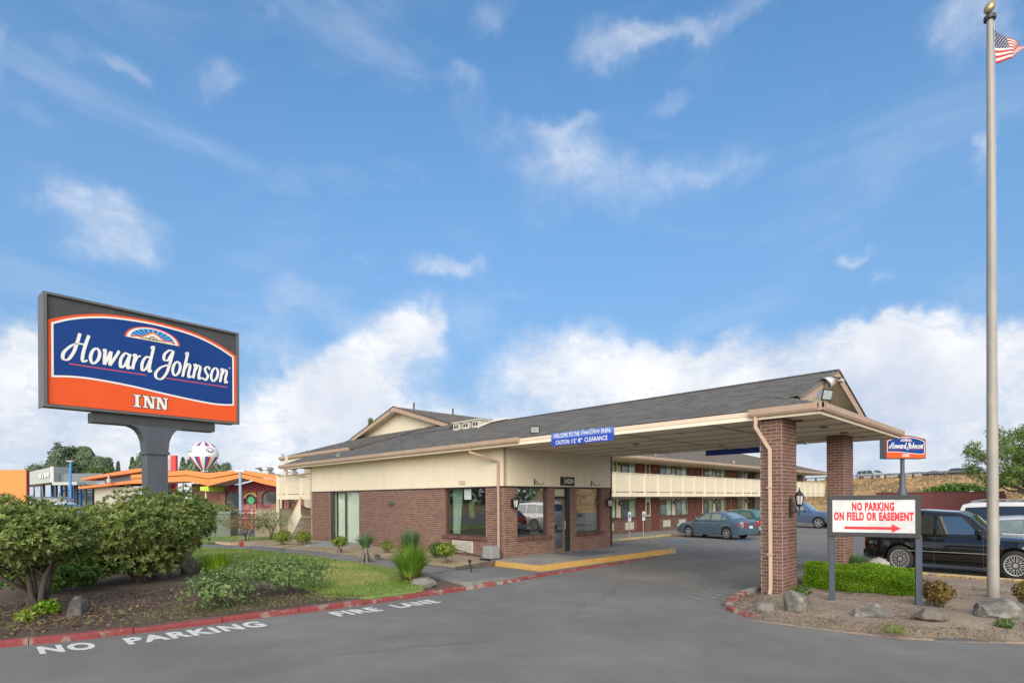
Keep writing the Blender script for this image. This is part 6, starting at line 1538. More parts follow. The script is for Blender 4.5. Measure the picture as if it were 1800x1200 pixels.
scatter_blades('dry_lawn_patch', 'straw-coloured dry patch in the middle of the lawn', [(6.6, 11.6), (7.6, 12.0), (8.1, 13.6), (7.4, 15.2), (6.4, 14.6), (6.1, 12.8)], 4500, .045, .005, leaf_mat('straw_lawn', [(.42, .34, .16), (.56, .45, .24), (.34, .33, .12)], .7, .2), .15)
scatter_blades('bed_grass', 'sparse grass growing through the bark beside the red kerb', [(1.8, 10.8), (8.0, 10.25), (5.5, 11.5), (4, 12.2), (2.2, 11.9)], 2600, .045, .004, GR, .11)
scatter_blades('bed_grass', 'thin dry grass patches on the bark bed along the path', [(9.8, 12.6), (11.2, 13.2), (10.6, 16), (10.6, 22), (9.5, 25), (9.8, 18)], 5000, .04, .004, leaf_mat('straw_blade', [(.30, .24, .12), (.38, .30, .15), (.16, .19, .06)], .7, .2), .155)
scatter_blades('rear_grass', 'mixed green and dry grass near the utility box', [(-2, 29), (4.8, 30.3), (7.7, 28.2), (9, 29.5), (11.4, 28.3), (11, 34), (-4, 36)], 9000, .07, .008, GR, .14)
# mulch chips, twigs and leaf litter: bits nobody could count
def litter(name, label, poly, n, s, m, z, cat):
    xs = [p[0] for p in poly]; ys = [p[1] for p in poly]; P = rng.uniform((min(xs), min(ys)), (max(xs), max(ys)), (n*2, 2)); P = np.array([p for p in P if in_poly(p[0], p[1], poly)])[:n]; n = len(P)
    a = rng.uniform(0, 2*PI, n); l = s*rng.uniform(.4, 1.6, n); w = l*rng.uniform(.2, .6, n); zz = z+rng.uniform(0, .02, n); c = np.stack([P[:, 0], P[:, 1], zz], 1); tx = rng.uniform(-.5, .5, n); X_ = np.stack([np.cos(a)*l, np.sin(a)*l, tx*l], 1); Y_ = np.stack([-np.sin(a)*w, np.cos(a)*w, rng.uniform(-.5, .5, n)*w], 1)
    o = raw_mesh(name, np.stack([c-X_-Y_, c+X_-Y_, c+X_+Y_, c-X_+Y_], 1).reshape(-1, 3), np.arange(n*4).reshape(-1, 4), m); return tag(o, label, cat, kind='stuff')
CHIP = leaf_mat('bark_chip', [(.06, .042, .03), (.13, .088, .062), (.20, .14, .10), (.32, .23, .17)], .9, 0); CHIP2 = leaf_mat('gravel_chip', [(.12, .09, .07), (.21, .16, .13), (.30, .24, .19), (.42, .36, .29)], .9, 0)
litter('bark_chips', 'dark bark chips covering the planting bed behind the red kerb', [(-4, 11.7), (0.4, 11.15), (1.3, 10.9), (3.5, 10.55), (6.0, 10.35), (5.4, 12.5), (4, 15), (-4, 15)], 22000, .016, CHIP, .115, 'mulch')
litter('bark_chips', 'pale bark and gravel litter covering the island under the sign', ISL, 45000, .013, CHIP2, .07, 'mulch')
litter('fallen_leaves', 'brown fallen leaves under the kerb rhododendron', [(-2, 11.8), (1.6, 11.2), (2.6, 12.4), (0, 13.6)], 700, .03, DRYL, .125, 'leaves')
scatter_blades('dry_straw', 'dry straw along the front edge of the island', [(p[0], p[1]) for p in ISLF[2:8]]+[(11.6, 1.2), (10.9, 2.2), (10.4, 3.2)], 5200, .03, .003, leaf_mat('straw_pale', [(.36, .28, .17), (.48, .38, .24), (.40, .27, .12)], .7, .1), .06, lean=1.6)
# ------------------------------------------------------------------ boulders
ROCK = mat('rock_grey', (.15, .138, .12), .92, .4, 9, .02, 22, col2=(.25, .23, .19), c2scale=3.5); ROCKD = mat('rock_dark', (.075, .068, .062), .92, .3, 8, .012, 26, col2=(.12, .11, .095), c2scale=4)
def rock(label, base, r, m, seed, rz=0., group='landscaping boulders'):
    bm = bmesh.new(); bmesh.ops.create_icosphere(bm, subdivisions=4, radius=1)
    pl = [(Vector((random.gauss(0, 1), random.gauss(0, 1), random.gauss(.2, .8))).normalized(), random.uniform(.60, .90)) for _ in range(18)]
    for v in bm.verts:
        c = v.co.copy()
        for n, d in pl:
            k = c.dot(n)-d
            if k > 0: c -= n*k*.97
        c *= 1+.13*mnoise.noise(c*1.7+Vector((seed, 0, 0)))+.045*mnoise.noise(c*6+Vector((seed, 4, 0)))
        v.co = Vector((c.x*r[0], c.y*r[1], c.z*r[2]+r[2]*.55))
    me = bpy.data.meshes.new('boulder'); bm.to_mesh(me); bm.free(); me.materials.append(m); o = bpy.data.objects.new('boulder', me); COL.objects.link(o); o.location = base; o.rotation_euler = (0, 0, rz)
    me.polygons.foreach_set('use_smooth', [True]*len(me.polygons)); me.set_sharp_from_angle(angle=.3)
    tag(o, label, 'boulder', group)
rock('dark pointed boulder on the bark behind the red kerb', gp(137, 1083, .08), (.22, .2, .24), ROCKD, 1)
rock('grey boulder at the foot of the sign pylon', gp(291, 1012, .08), (.42, .34, .28), ROCK, 2, .3)
rock('tall leaning boulder just behind the pylon-foot boulder', gp(322, 1006, .08), (.38, .34, .42), ROCK, 3, 1.)
rock('smooth grey boulder at the kerb beneath the tall spiky plant', gp(741, 1031, .08), (.36, .26, .17), mat('rock_smooth', (.20, .185, .17), .9, .2, 7, .008, 26), 4, -.8)
rock('upright mossy boulder leaning by the near pillar', gp(1399, 1076, .05), (.26, .24, .27), ROCK, 5, .4)
rock('low split boulder between the near pillar and its taller neighbour', gp(1345, 1073, .04), (.22, .2, .13), mat('rock_tan', (.21, .19, .155), .92, .25, 7, .01, 26), 6)
rock('flat dark grey boulder between the two sign posts', gp(1530, 1084, .07), (.36, .24, .16), ROCK, 7, -.7)
rock('low brownish boulder at the foot of the right sign post', gp(1637, 1090, .07), (.33, .22, .16), mat('rock_brown', (.16, .135, .11), .92, .25, 7, .01, 26), 8, -.7)
rock('biggest boulder hiding the base of the flagpole', gp(1752, 1088, .04), (.48, .36, .25), ROCK, 9, -.7)
rock('pale rounded boulder beyond the hedge by the blue-green yucca', gp(1545, 996, .08), (.34, .3, .24), mat('rock_pale', (.36, .34, .31), .9, .15, 7, .006, 26), 10)
rock('pale rock among the azalea stems near the utility box', gp(470, 940, .08), (.34, .3, .26), MATS['rock_pale'], 11)
rock('small dark stump-like rock beside the yucca roots', gp(662, 981, .12), (.16, .16, .12), ROCKD, 12)
rock('small rock shard near the flagpole in the island bark', gp(1680, 1049, .06), (.14, .1, .05), MATS['rock_tan'], 13)
# ------------------------------------------------------------------ small fittings outside
def small_things():
    p = gp(868, 1001, .14); t = thing('utility_cover', 'grey plastic utility cover against the brick corner beside the downspout', 'utility box', (12.15, 13.35, .14), 0)
    mb = MB(); q = [(-.20, -.24), (.20, -.24), (.20, .24), (-.20, .24)]; mb.add([(x, y, .06) for x, y in q]+[(x*.82, y*.86, .46) for x, y in q], [(0, 3, 2, 1), (4, 5, 6, 7), (0, 1, 5, 4), (1, 2, 6, 5), (2, 3, 7, 6), (3, 0, 4, 7)]); mb.build('cover', mat('cover_grey', (.24, .245, .24), .6, .06), t, bevel=.03)
    mb = MB(); mb.box(-.24, .24, -.28, .28, .0, .06); mb.tube([(-.1, .3, .1), (-.12, .6, .14), (.3, 2.2, .2)], .015, 5); mb.build('base', M_dark, t)
    p = gp(829, 1003, .15); t = thing('path_light', 'small black stake light leaning in the bark bed', 'garden light', p)
    MB().bar((0, 0, -.03), (-.04, .03, .24), .02).build('stake', M_dark, t); MB().lathe([(.0, .32), (.05, .31), (.055, .28), (.03, .24), (.03, .20)], (-.04, .03, 0), 10).build('head', M_dark, t)
    p = G(389, 943, .1); t = thing('utility_box', 'large grey-green electrical transformer box beside the curved path', 'utility box', (p.x, p.y+.3, 0), math.radians(-40))
    MB().box(-.80, .80, -.5, .5, .08, 1.38).build('housing', mat('box_green', (.13, .16, .12), .6, .12, 3, streak=(5, .15)), t, bevel=.02)
    MB().box(-.83, .83, -.54, .54, 1.38, 1.50).build('lid', mat('box_lid', (.16, .19, .15), .6, .1), t, bevel=.02); MB().box(-.85, .85, -.6, .6, 0, .08).build('base', M_conc, t)
    MB().box(-.01, .01, -.512, -.501, .1, 1.36).build('door_gap', M_groove, t)
    p = gp(645, 972, .2); MB().lathe([(.045, 0), (.045, .12), (0, .14)], (12.52, 24.9, .35), 8).build('outlet_cover', M_vent, LOB)
    p = gp(180, 1085, .1)
    mb = MB(); mb.lathe([(.035, 0), (.035, .10), (.0, .10)], (0, 0, 0), 8); o = mb.build('sprinkler', M_dark); o.location = gp(96, 1073, .1); tag(o, 'small dark sprinkler stub in the bark near the kerb rhododendron', 'sprinkler')
small_things()
# ------------------------------------------------------------------ far surroundings
YAW = -math.atan2(FW[0], FW[1])
class View:
    """frontal workspace at distance Z: local x to the right, y away, z up; origin on the ground"""
    def __init__(s, name, label, cat, px, Z, group=None, rz=0.):
        p = AT(px, 877-ROLL*(px-900), Z); s.px, s.Z, s.k = px, Z, Z/FPX; s.t = thing(name, label, cat, (p.x, p.y, 0), YAW+rz, group)
    def x(s, px): return (px-s.px)*s.k
    def z(s, px, py): return CAMH+(877-ROLL*(px-900)-py)*s.k
    def p(s, px, py, y=0.): return (s.x(px), y, s.z(px, py))
    def box(s, nm, m, px0, py0, px1, py1, y0, y1, ground=False, **k):
        z0 = -.05 if ground else s.z((px0+px1)/2, py1); return MB().box(s.x(px0), s.x(px1), y0, y1, z0, s.z((px0+px1)/2, py0)).build(nm, m, s.t, **k)
ORG = mat('stucco_orange', (.72, .24, .07), .8, .06, 1.5); ORG2 = mat('orange_wall', (.74, .26, .07), .8, .05, 1); MAROON = mat('maroon_wall', (.24, .04, .05), .7, .08)
def restaurant():
    v = View('restaurant_building', 'red brick restaurant with folded orange roof edge and arched windows', 'building', 365, 46); t = v.t
    top = [(232, 834.5), (330, 826.2), (367, 831.3), (424, 825.3), (456, 831.3), (470, 832), (497, 836)]; bot = [(232, 849.5), (296, 846), (331, 845.6), (366, 853.5), (424, 838.8), (461, 849.5), (497, 857)]
    for k in range(6):
        a, b = top[k], top[k+1]; lo = lambda x: float(np.interp(x, [q[0] for q in bot], [q[1] for q in bot]))
        hi = lambda x: float(np.interp(x, [q[0] for q in top], [q[1] for q in top])); mid = lambda x: hi(x)+(lo(x)-hi(x))*.48
        mb = MB(); mb.prism([v.p(a[0], lo(a[0])), v.p(b[0], lo(b[0])), v.p(b[0], mid(b[0])), v.p(a[0], mid(a[0]))], (0, .3, 0)); mb.build('fascia_lower', ORG, t)
        mb = MB(); mb.prism([v.p(a[0], mid(a[0])-1.2, -.12), v.p(b[0], mid(b[0])-1.2, -.12), v.p(b[0], hi(b[0]), -.12), v.p(a[0], hi(a[0]), -.12)], (0, .4, 0)); mb.build('fascia_upper', ORG, t)
        mb = MB(); mb.prism([v.p(a[0], lo(a[0])-.5, .3), v.p(b[0], lo(b[0])-.5, .3), v.p(b[0], lo(b[0])-.9, 3.2), v.p(a[0], lo(a[0])-.9, 3.2)], (0, 0, .08)); mb.build('soffit', mat('soffit_pale', (.55, .50, .42), .8), t)
        mb = MB(); mb.prism([v.p(a[0], hi(a[0])+3, .25), v.p(b[0], hi(b[0])+3, .25), v.p(b[0], hi(b[0])+2, 9), v.p(a[0], hi(a[0])+2, 9)], (0, 0, .08)); mb.build('roof', mat('flat_roof', (.25, .22, .20), .9), t)
    # walls with arches
    y = 3.0; mb = MB(); z0 = -.05; BR = mat('far_brick', (.25, .12, .09), .85, .25, 5); MUR = mat('mural_wall', (.33, .16, .125), .8, .45, 2.4, col2=(.22, .06, .07), c2scale=1.1)
    def arch_wall(px0, px1, cx, rw, sill, spring, ptop, m, nm):
        """wall piece with a round-headed opening"""
        X0, X1 = v.x(px0), v.x(px1); C = v.x(cx); R = rw*v.k; zs = v.z(cx, spring); zb = v.z(cx, sill); zt = v.z(cx, ptop); mb = MB()
        mb.box(X0, C-R, y, y+.3, z0, zt); mb.box(C+R, X1, y, y+.3, z0, zt); mb.box(C-R, C+R, y, y+.3, z0, zb)
        n = 12; xs = [C+R*math.cos(PI-PI*i/n) for i in range(n+1)]; zz = [zs+R*.8*math.sin(PI*i/n) for i in range(n+1)]
        for i in range(n): mb.prism([(xs[i], y, zz[i]), (xs[i+1], y, zz[i+1]), (xs[i+1], y, zt), (xs[i], y, zt)], (0, .3, 0))
        w = mb.build(nm, m, t)
        mb = MB(); mb.box(C-R, C+R, y+.2, y+.25, zb, zs+R*.8); mb.build('arched_window', mat('far_window_dark', (.05, .055, .06), .15, .5, 1.2, col2=(.16, .17, .17), c2scale=.8), t)
        for i in range(n):
            a0 = PI*i/n+.02; a1 = PI*(i+1)/n-.02; mb = MB(); mb.prism([(C+R*math.cos(a0)*k_, y-.03, zs+R*.8*math.sin(a0)*k_) for k_ in (1.0, 1.18)]+[(C+R*math.cos(a1)*k_, y-.03, zs+R*.8*math.sin(a1)*k_) for k_ in (1.18, 1.0)], (0, .06, 0)); mb.build('arch_stone', MUR, w)
    arch_wall(352, 395, 376, 13, 895, 872, 850, MUR, 'mural_wall'); arch_wall(395, 421, 409, 11, 886, 872, 850, MUR, 'mural_wall'); arch_wall(423, 466, 447, 15.5, 886, 873, 850, MUR, 'mural_wall')
    v.box('brick_wall', BR, 300, 848, 351.5, 900, y, y+.3, True); v.box('brick_pier', BR, 466.5, 856, 473, 900, y-.5, y, True); v.box('brick_pier', BR, 477, 857, 486, 900, y-.5, y, True); v.box('brick_wall', BR, 473.5, 856, 560, 900, y, y+.3, True)
    mb = MB(); mb.prism([v.p(370, 856, y-.06), v.p(424, 841, y-.06), v.p(462, 851, y-.06), v.p(462, 862, y-.06), v.p(370, 862, y-.06)], (0, .05, 0)); mb.build('maroon_gable', MAROON, t)
    v.box('doorway', mat('maroon_door', (.16, .02, .03), .5), 473.5, 862, 477, 900, y-.1, y-.02, True)
    LG = mat('lime_awning', (.42, .60, .06), .7)
    mb = MB(); mb.prism([v.p(352, 855), v.p(366, 854), v.p(367, 863), v.p(352, 862)], (0, 2.6, 0)); mb.build('lime_awning', LG, t); v.box('lime_awning', LG, 485, 859, 498, 865, .4, 2.6)
    for px in (357, 490): v.box('awning_post', mat('post_cream', (.6, .5, .38), .7), px, 863, px+2, 900, .3, .5, True)
    # green bottle-shaped painting and coloured arch on the mural
    mb = MB(); mb.lathe([(.0, -.04), (.32, -.04)], (v.x(412), y-.02, v.z(412, 879)), 16, 'y'); mb.build('mural_emblem', mat('mural_green', (.10, .42, .20), .7, .3, 3), t)
    mb = MB(); ribbon(mb, [(v.x(411)+v.k*11*math.cos(a), v.z(411, 875)+v.k*9*math.sin(a)) for a in np.linspace(PI, .3, 14)], .16, y-.05); mb.build('mural_rainbow', mat('mural_gold', (.55, .35, .10), .7, .3, 3), t)
    # rooftop ducts
    for (a, b, c, d) in ((430, 817, 449, 832), (475, 816, 494, 834)):
        z1 = v.z(a, c*0+b+3); mb = MB(); mb.lathe([(.5, v.z(a, 832)), (.5, v.z(a, b+7)), (.62, v.z(a, b+5)), (.62, v.z(a, b+1)), (.4, v.z(a, b)), (0, v.z(a, b))], (v.x((a+d*0+c)/2) if False else v.x(a+10), 3, 0), 14); mb.build('roof_duct', M_silver, t, smooth=True, angle=.6)
        v.box('duct_box', mat('galvanised', (.42, .44, .43), .5, .1), a-2, b+9, a+20, b+17, 2.4, 3.6); v.box('duct_arm', M_slate, a-3, b+2, a+6, b+4, 2.2, 2.9)
    for (a, b) in ((368, 392),): v.box('roof_unit', MATS['galvanised'], a, 823, b, 831, 3, 4)
restaurant()
def railing():
    v = View('patio_rail', 'white rail over a low red wall in front of the restaurant arches', 'railing', 445, 42); t = v.t
    v.box('low_wall', MATS['maroon_wall'], 413, 896, 470, 916, 0, .15, True)
    for z_ in (900, 909): v.box('rail', mat('rail_pink', (.62, .45, .40), .6), 414, z_, 468, z_+1.4, -.1, -.04)
    for px in (425, 443, 460): v.box('post', MATS['rail_pink'], px, 893, px+1.3, 915, -.1, -.03, True)
railing()
def dealer():
    v = View('dealership_building', 'pale and grey car dealership with wedge-shaped white sign wall and blue glass front', 'building', 95, 85); t = v.t
    PAN = mat('panel_pale', (.36, .39, .37), .5, .04); GRY = mat('panel_grey', (.15, .17, .19), .5, .05); BL = mat('dealer_blue', (.02, .12, .34), .4)
    mb = MB(); mb.prism([v.p(20, 836), v.p(20, 855), v.p(95, 847), v.p(95, 819.5)], (0, 3, 0)); mb.build('sign_wall', PAN, t); v.box('sign_wall_end', mat('panel_white', (.46, .48, .47), .5), 90, 819.5, 96, 847, -.15, -.02)
    [MB().box(v.x(a), v.x(b), -.2, -.02, v.z(78, y1_), v.z(78, y0_)).build('sign_letter', mat('letter_silver', (.66, .67, .69), .3), t, bevel=.06) for a, b, y0_, y1_ in ((70, 74, 833, 840), (75.5, 77.5, 835, 841), (79.5, 83, 831, 839), (84, 87.5, 831.5, 838))]
    v.box('grey_wall', GRY, 96.2, 831, 172, 851, 1.0, 12); v.box('canopy_slab', mat('slab_pale', (.42, .44, .42), .6), 96.2, 847, 140, 852, -.5, 6)
    v.box('glass_front', mat('front_glass', (.10, .16, .24), .15, .4, .4, col2=(.30, .34, .36), c2scale=.4), 48, 863, 160, 905, 6, 6.2, True)
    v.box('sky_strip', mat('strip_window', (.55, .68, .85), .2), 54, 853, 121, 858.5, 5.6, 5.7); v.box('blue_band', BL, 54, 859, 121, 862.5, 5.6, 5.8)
    for px in (55, 70, 78, 87, 95, 105, 111, 115, 122, 131): v.box('column', BL if px in (70, 87, 111, 122) else MATS['slate_paint'], px, 848, px+1.6, 900, 2, 2.4, True)
dealer()
def grey_shop():
    v = View('grey_shop_building', 'grey building under two sloping orange roof edges beyond the shrubs', 'building', 200, 66); t = v.t
    OE = mat('roof_edge_orange', (.62, .20, .07), .8, .1)
    mb = MB(); mb.prism([v.p(143, 840), v.p(144, 843.5), v.p(245, 829), v.p(253, 826), v.p(248, 822.5), v.p(232, 824)], (0, 8, 0)); mb.build('roof_edge', OE, t)
    mb = MB(); mb.prism([v.p(137, 855), v.p(138, 859), v.p(232, 849), v.p(232, 844)], (0, 4, 0)); mb.build('roof_edge', OE, t)
    mb = MB(); mb.prism([v.p(160, 851, 1), v.p(160, 841, 1), v.p(240, 830, 1), v.p(240, 848, 1)], (0, 6, 0)); mb.build('wall', mat('shop_wall_grey', (.13, .15, .18), .7), t)
    v.box('lower_wall', mat('shop_wall_pale', (.40, .38, .34), .8), 155, 855, 240, 900, 1, 6, True); v.box('window', M_tint, 140, 859, 154, 885, 2, 4, True)
    v.box('window', mat('shop_glass', (.30, .40, .50), .2), 162, 844, 176, 850, .8, .98)
    mb = MB(); mb.lathe([(.25, v.z(198, 848)), (.25, v.z(198, 842)), (.10, v.z(198, 841)), (.10, v.z(198, 836)), (.22, v.z(198, 835)), (.22, v.z(198, 834)), (0, v.z(198, 834))], (v.x(198), -.6, 0), 10); mb.build('roof_flue', M_silver, t)
grey_shop()
def misc_far():
    v = View('orange_wall', 'plain flat orange wall block rising behind the kerb rhododendron', 'wall', 22, 36); v.box('block', ORG2, -60, 825.5, 46, 900, 0, .2, True); v.box('edge', MAROON, 46.05, 826, 47.5, 900, 0, .2, True)
    v = View('sign_tower', 'grey and red sign tower with a green panel behind the sign pylon', 'sign', 282, 75); v.box('tower', mat('tower_grey', (.34, .34, .33), .7), 252, 806, 300, 835, 0, .5, True); v.box('red_edge', mat('tower_red', (.60, .05, .05), .6), 300.1, 800, 309, 835, 0, .5, True); v.box('green_panel', mat('panel_green', (.02, .28, .10), .6), 258, 817, 265, 830, -.1, -.01)
    for px, y0, Z, h, lab in ((124, 811, 58, 0, 'thin bright blue lamp pole beside the dealership'), (422.5, 829, 40, 0, 'pale blue pole in front of the restaurant arches')):
        v = View('light_pole', lab, 'lamp post', px, Z); m = mat('pole_blue', (.04, .24, .55), .4) if Z > 50 else mat('pole_paleblue', (.26, .36, .50), .4, .2)
        r = .11 if Z > 50 else .10; MB().lathe([(r, 0), (r, v.z(px, y0)), (0, v.z(px, y0))], (0, 0, 0), 8).build('pole', m, v.t); MB().box(-.32, .32, -.12, .12, v.z(px, y0), v.z(px, y0)+.12).build('lamp_head', M_silver, v.t)
    # balloon with striped gores
    v = View('balloon', 'inflated advertising balloon in white with red and blue gores and an oval badge', 'balloon', 359, 74); t = v.t
    cz = v.z(359, 798); R = 23.5*v.k; prof = []
    for i in range(27):
        a = PI*i/26
        if a < PI*.58: prof.append((R*math.sin(a), cz+R*.93*math.cos(a)))
    zt = prof[-1][1]; rt = prof[-1][0]
    for i in range(1, 9): u = i/8; prof.append((rt*(1-u)+R*.17*u-(-.10)*R*math.sin(PI*u)*.6, zt+(v.z(359, 827)-zt)*u))
    n = 64; mb = MB(); mb.lathe(prof, (0, 0, 0), n); fm = []
    for i in range(len(prof)-1):
        for k in range(n):
            g = (k+2) % 8; band = (prof[i][1] < v.z(359, 802.5)) or (v.z(359, 784) < prof[i][1] < v.z(359, 776.5)); fm.append(2 if band and g in (0, 1) else 1 if band and g in (2, 3) else 0)
    mb.mi = fm; mb.build('envelope', [mat('balloon_white', (.78, .77, .75), .5), mat('balloon_red', (.60, .04, .06), .5), mat('balloon_blue', (.03, .11, .42), .5)], t, smooth=True)
    for ang in (-.66, .92):
        b = MB(); pts = []
        for k in range(20):
            a = 2*PI*k/20; th = ang+.30*math.cos(a); z = v.z(359, 792)+.30*math.sin(a); dz = (z-cz)/(R*.93); rr = R*math.sqrt(max(.1, 1-dz*dz))+.03; pts.append((rr*math.sin(th), -rr*math.cos(th), z))
        b.poly(pts); o = b.build('oval_badge', mat('badge_blue', (.04, .08, .22), .4), t, fix=False)
        V, F = text_mesh('Ford', .42, .01); Q = []
        for x, y in V:
            th = ang+x/R; z = v.z(359, 792)-.14+y; dz = (z-cz)/(R*.93); rr = R*math.sqrt(max(.1, 1-dz*dz))+.07; Q.append((rr*math.sin(th), -rr*math.cos(th), z))
        MB().add(Q, F).build('badge_lettering', MATS['balloon_white'], o, fix=False)
    for (x, y) in ((-2.6, 0), (-1.9, .3), (1.8, .5), (0, .4)): MB().bar((x, y, v.z(359, 829)), (x*.35 if x else 0, 0, zt), .035).build('tether', mat('tether_line', (.5, .55, .42), .8), t)
    MB().lathe([(R*.17, v.z(359, 829)), (R*.17, v.z(359, 826.5)), (0, v.z(359, 826.5))], (0, 0, 0), 12).build('base_collar', M_silver, t); MB().box(-.5, .5, -.5, .5, 0, v.z(359, 828.8)).build('mast', M_slate, t)
misc_far()
p = AT(60, 877, 42); car('dark_van', 'dark van showing above the kerb rhododendron next to the orange wall', 'van', (p.x, p.y, .3), YAW+PI+.4, SUVB, paint('van_dark', (.03, .03, .035)), (1, 1, 1.18), detail=False)
p = AT(112, 877, 40); car('white_van', 'white vehicle with only its roof showing over the shrubs near the blue pole', 'van', (p.x, p.y, .2), YAW+.1, SUVB, paint('van_white', (.70, .70, .69), 0), (.95, 1, 1.02), detail=False)
# trees
def tree(label, px, py0, py1, wpx, Z, n, m, cat='tree', kind='round', seed=1, group=None, size=(.34, .2), name='tree', lump=.35, trunkr=.16, off=None):
    v = View(name, label, cat, px, Z, group); t = v.t; zt, zb = v.z(px, py0), v.z(px, py1); R = wpx/2*v.k; H = zt-zb; P, A = [], []
    if kind == 'round':
        for i in range(7):
            a = 2*PI*i/7+seed; q = 0 if i == 0 else 1; c = (R*.48*q*math.cos(a), R*.48*q*math.sin(a), zb+H*(.52+.22*math.sin(i*2.3+seed)*q)); s = R*(.72 if i == 0 else random.uniform(.42, .6)); p, a_ = blob_points(n//7, c, (s, s, H*(.46 if i == 0 else .30)), lump, (.45, 1.), seed+i, freq=2.6); P.append(p); A.append(a_)
    elif kind == 'cone':
        k = n; u = rng.uniform(0, 1, k)**.75; th = rng.uniform(0, 2*PI, k); lay = .72+.28*np.cos(u*H/1.1*2*PI); r = R*u*lay*rng.uniform(.55, 1.05, k); P.append(np.stack([r*np.cos(th), r*np.sin(th), zt-u*H-.25*r], 1)); A.append(np.stack([np.cos(th), np.sin(th), .25+0*th], 1))
    elif kind == 'column':
        k = n; u = rng.uniform(0, 1, k); th = rng.uniform(0, 2*PI, k); lm = np.array([1+.5*mnoise.noise(Vector((math.cos(a)*1.6, math.sin(a)*1.6, b*4+seed))) for a, b in zip(th, u)]); r = R*np.sin(PI*(u*.82+.09))**.6*lm*rng.uniform(.5, 1., k); P.append(np.stack([r*np.cos(th), r*np.sin(th), zb+u*H], 1)); A.append(np.stack([np.cos(th), np.sin(th), .3+0*th], 1))
    P, A = np.concatenate(P), np.concatenate(A); leaves('crown', m, t, P, A, size[0], size[1], 3, (.5, 1.5), .15, 'stuff')
    mb = MB(); mb.tube([(0, 0, -.2), (.02*R, 0, zb*.5+.1), (0, 0, zb+H*.5), (0, 0, zb+H*.8)], [trunkr, trunkr*.85, trunkr*.5, trunkr*.2], 8)
    for k in range(6):
        a = k*1.1+seed; z = max(.6, zb+H*(.02+.08*k)); mb.tube([(0, 0, z), (R*.35*math.cos(a), R*.35*math.sin(a), z+H*.16), (R*.72*math.cos(a), R*.72*math.sin(a), z+H*.26)], [trunkr*.5, trunkr*.3, trunkr*.12], 6)
    mb.build('trunk', M_bark, t, smooth=True); return t
G_ = 'trees behind the shops on the left'
tree('darker leafy tree left of the tall grey-green clump above the dealership', 72, 815, 850, 42, 120, 2200, CON, seed=2, group=G_)
tree('widest bushy tree of the tall clump above the dealership', 112, 786, 850, 46, 125, 5200, CON, seed=3, group=G_, size=(.5, .3))
tree('narrow upright tree at the right edge of the tall clump', 148, 787, 850, 34, 128, 3600, CON, kind='column', seed=4, group=G_, size=(.5, .3))
tree('low spreading tree at the left edge of the tall clump', 95, 800, 845, 26, 118, 1600, CON, seed=5, group=G_)
tree('pointed slim tree right of the tall clump', 173, 803, 850, 20, 125, 1600, CON, kind='column', seed=6, group=G_)
tree('second slim tree between the tall clump and the orange roof', 187, 805, 850, 22, 128, 1700, CON, kind='column', seed=7, group=G_)
tree('bright green rounded tree low between the tall clump and the orange roof', 176, 822, 850, 44, 100, 2200, GRN, seed=8, group=G_)
tree('tiny pointed conifer above the orange roof slope', 208, 811, 845, 12, 130, 800, CON, kind='cone', seed=9, group=G_)
tree('small conifer just left of the grey sign tower', 233, 804, 840, 16, 130, 1200, CON, kind='cone', seed=10, group=G_, size=(.4, .25))
tree('rounded dark tree touching the left of the grey sign tower', 246, 799, 845, 22, 128, 1800, CON, seed=11, group=G_)
tree('conifer between the red sign tower and the balloon', 322, 805, 840, 20, 120, 1500, CON, kind='cone', seed=12, group=G_, size=(.4, .25))
tree('dark tree directly behind the balloon', 343, 806, 840, 26, 122, 1900, CON, seed=13, group=G_)
tree('low tree just right of the balloon', 377, 814, 838, 20, 120, 1100, CON, seed=14, group=G_)
tree('spiky-topped little tree right of the balloon', 397, 815, 835, 16, 110, 700, CON, kind='round', seed=15, group=G_, lump=.8)
tree('conifer tip showing above the motel gable roof', 652, 736, 790, 15, 62, 900, CON, kind='cone', seed=16, size=(.3, .16))
tree('low tree band left of the dealership sign wall', 60, 826, 855, 30, 110, 900, CON, seed=17, group=G_)
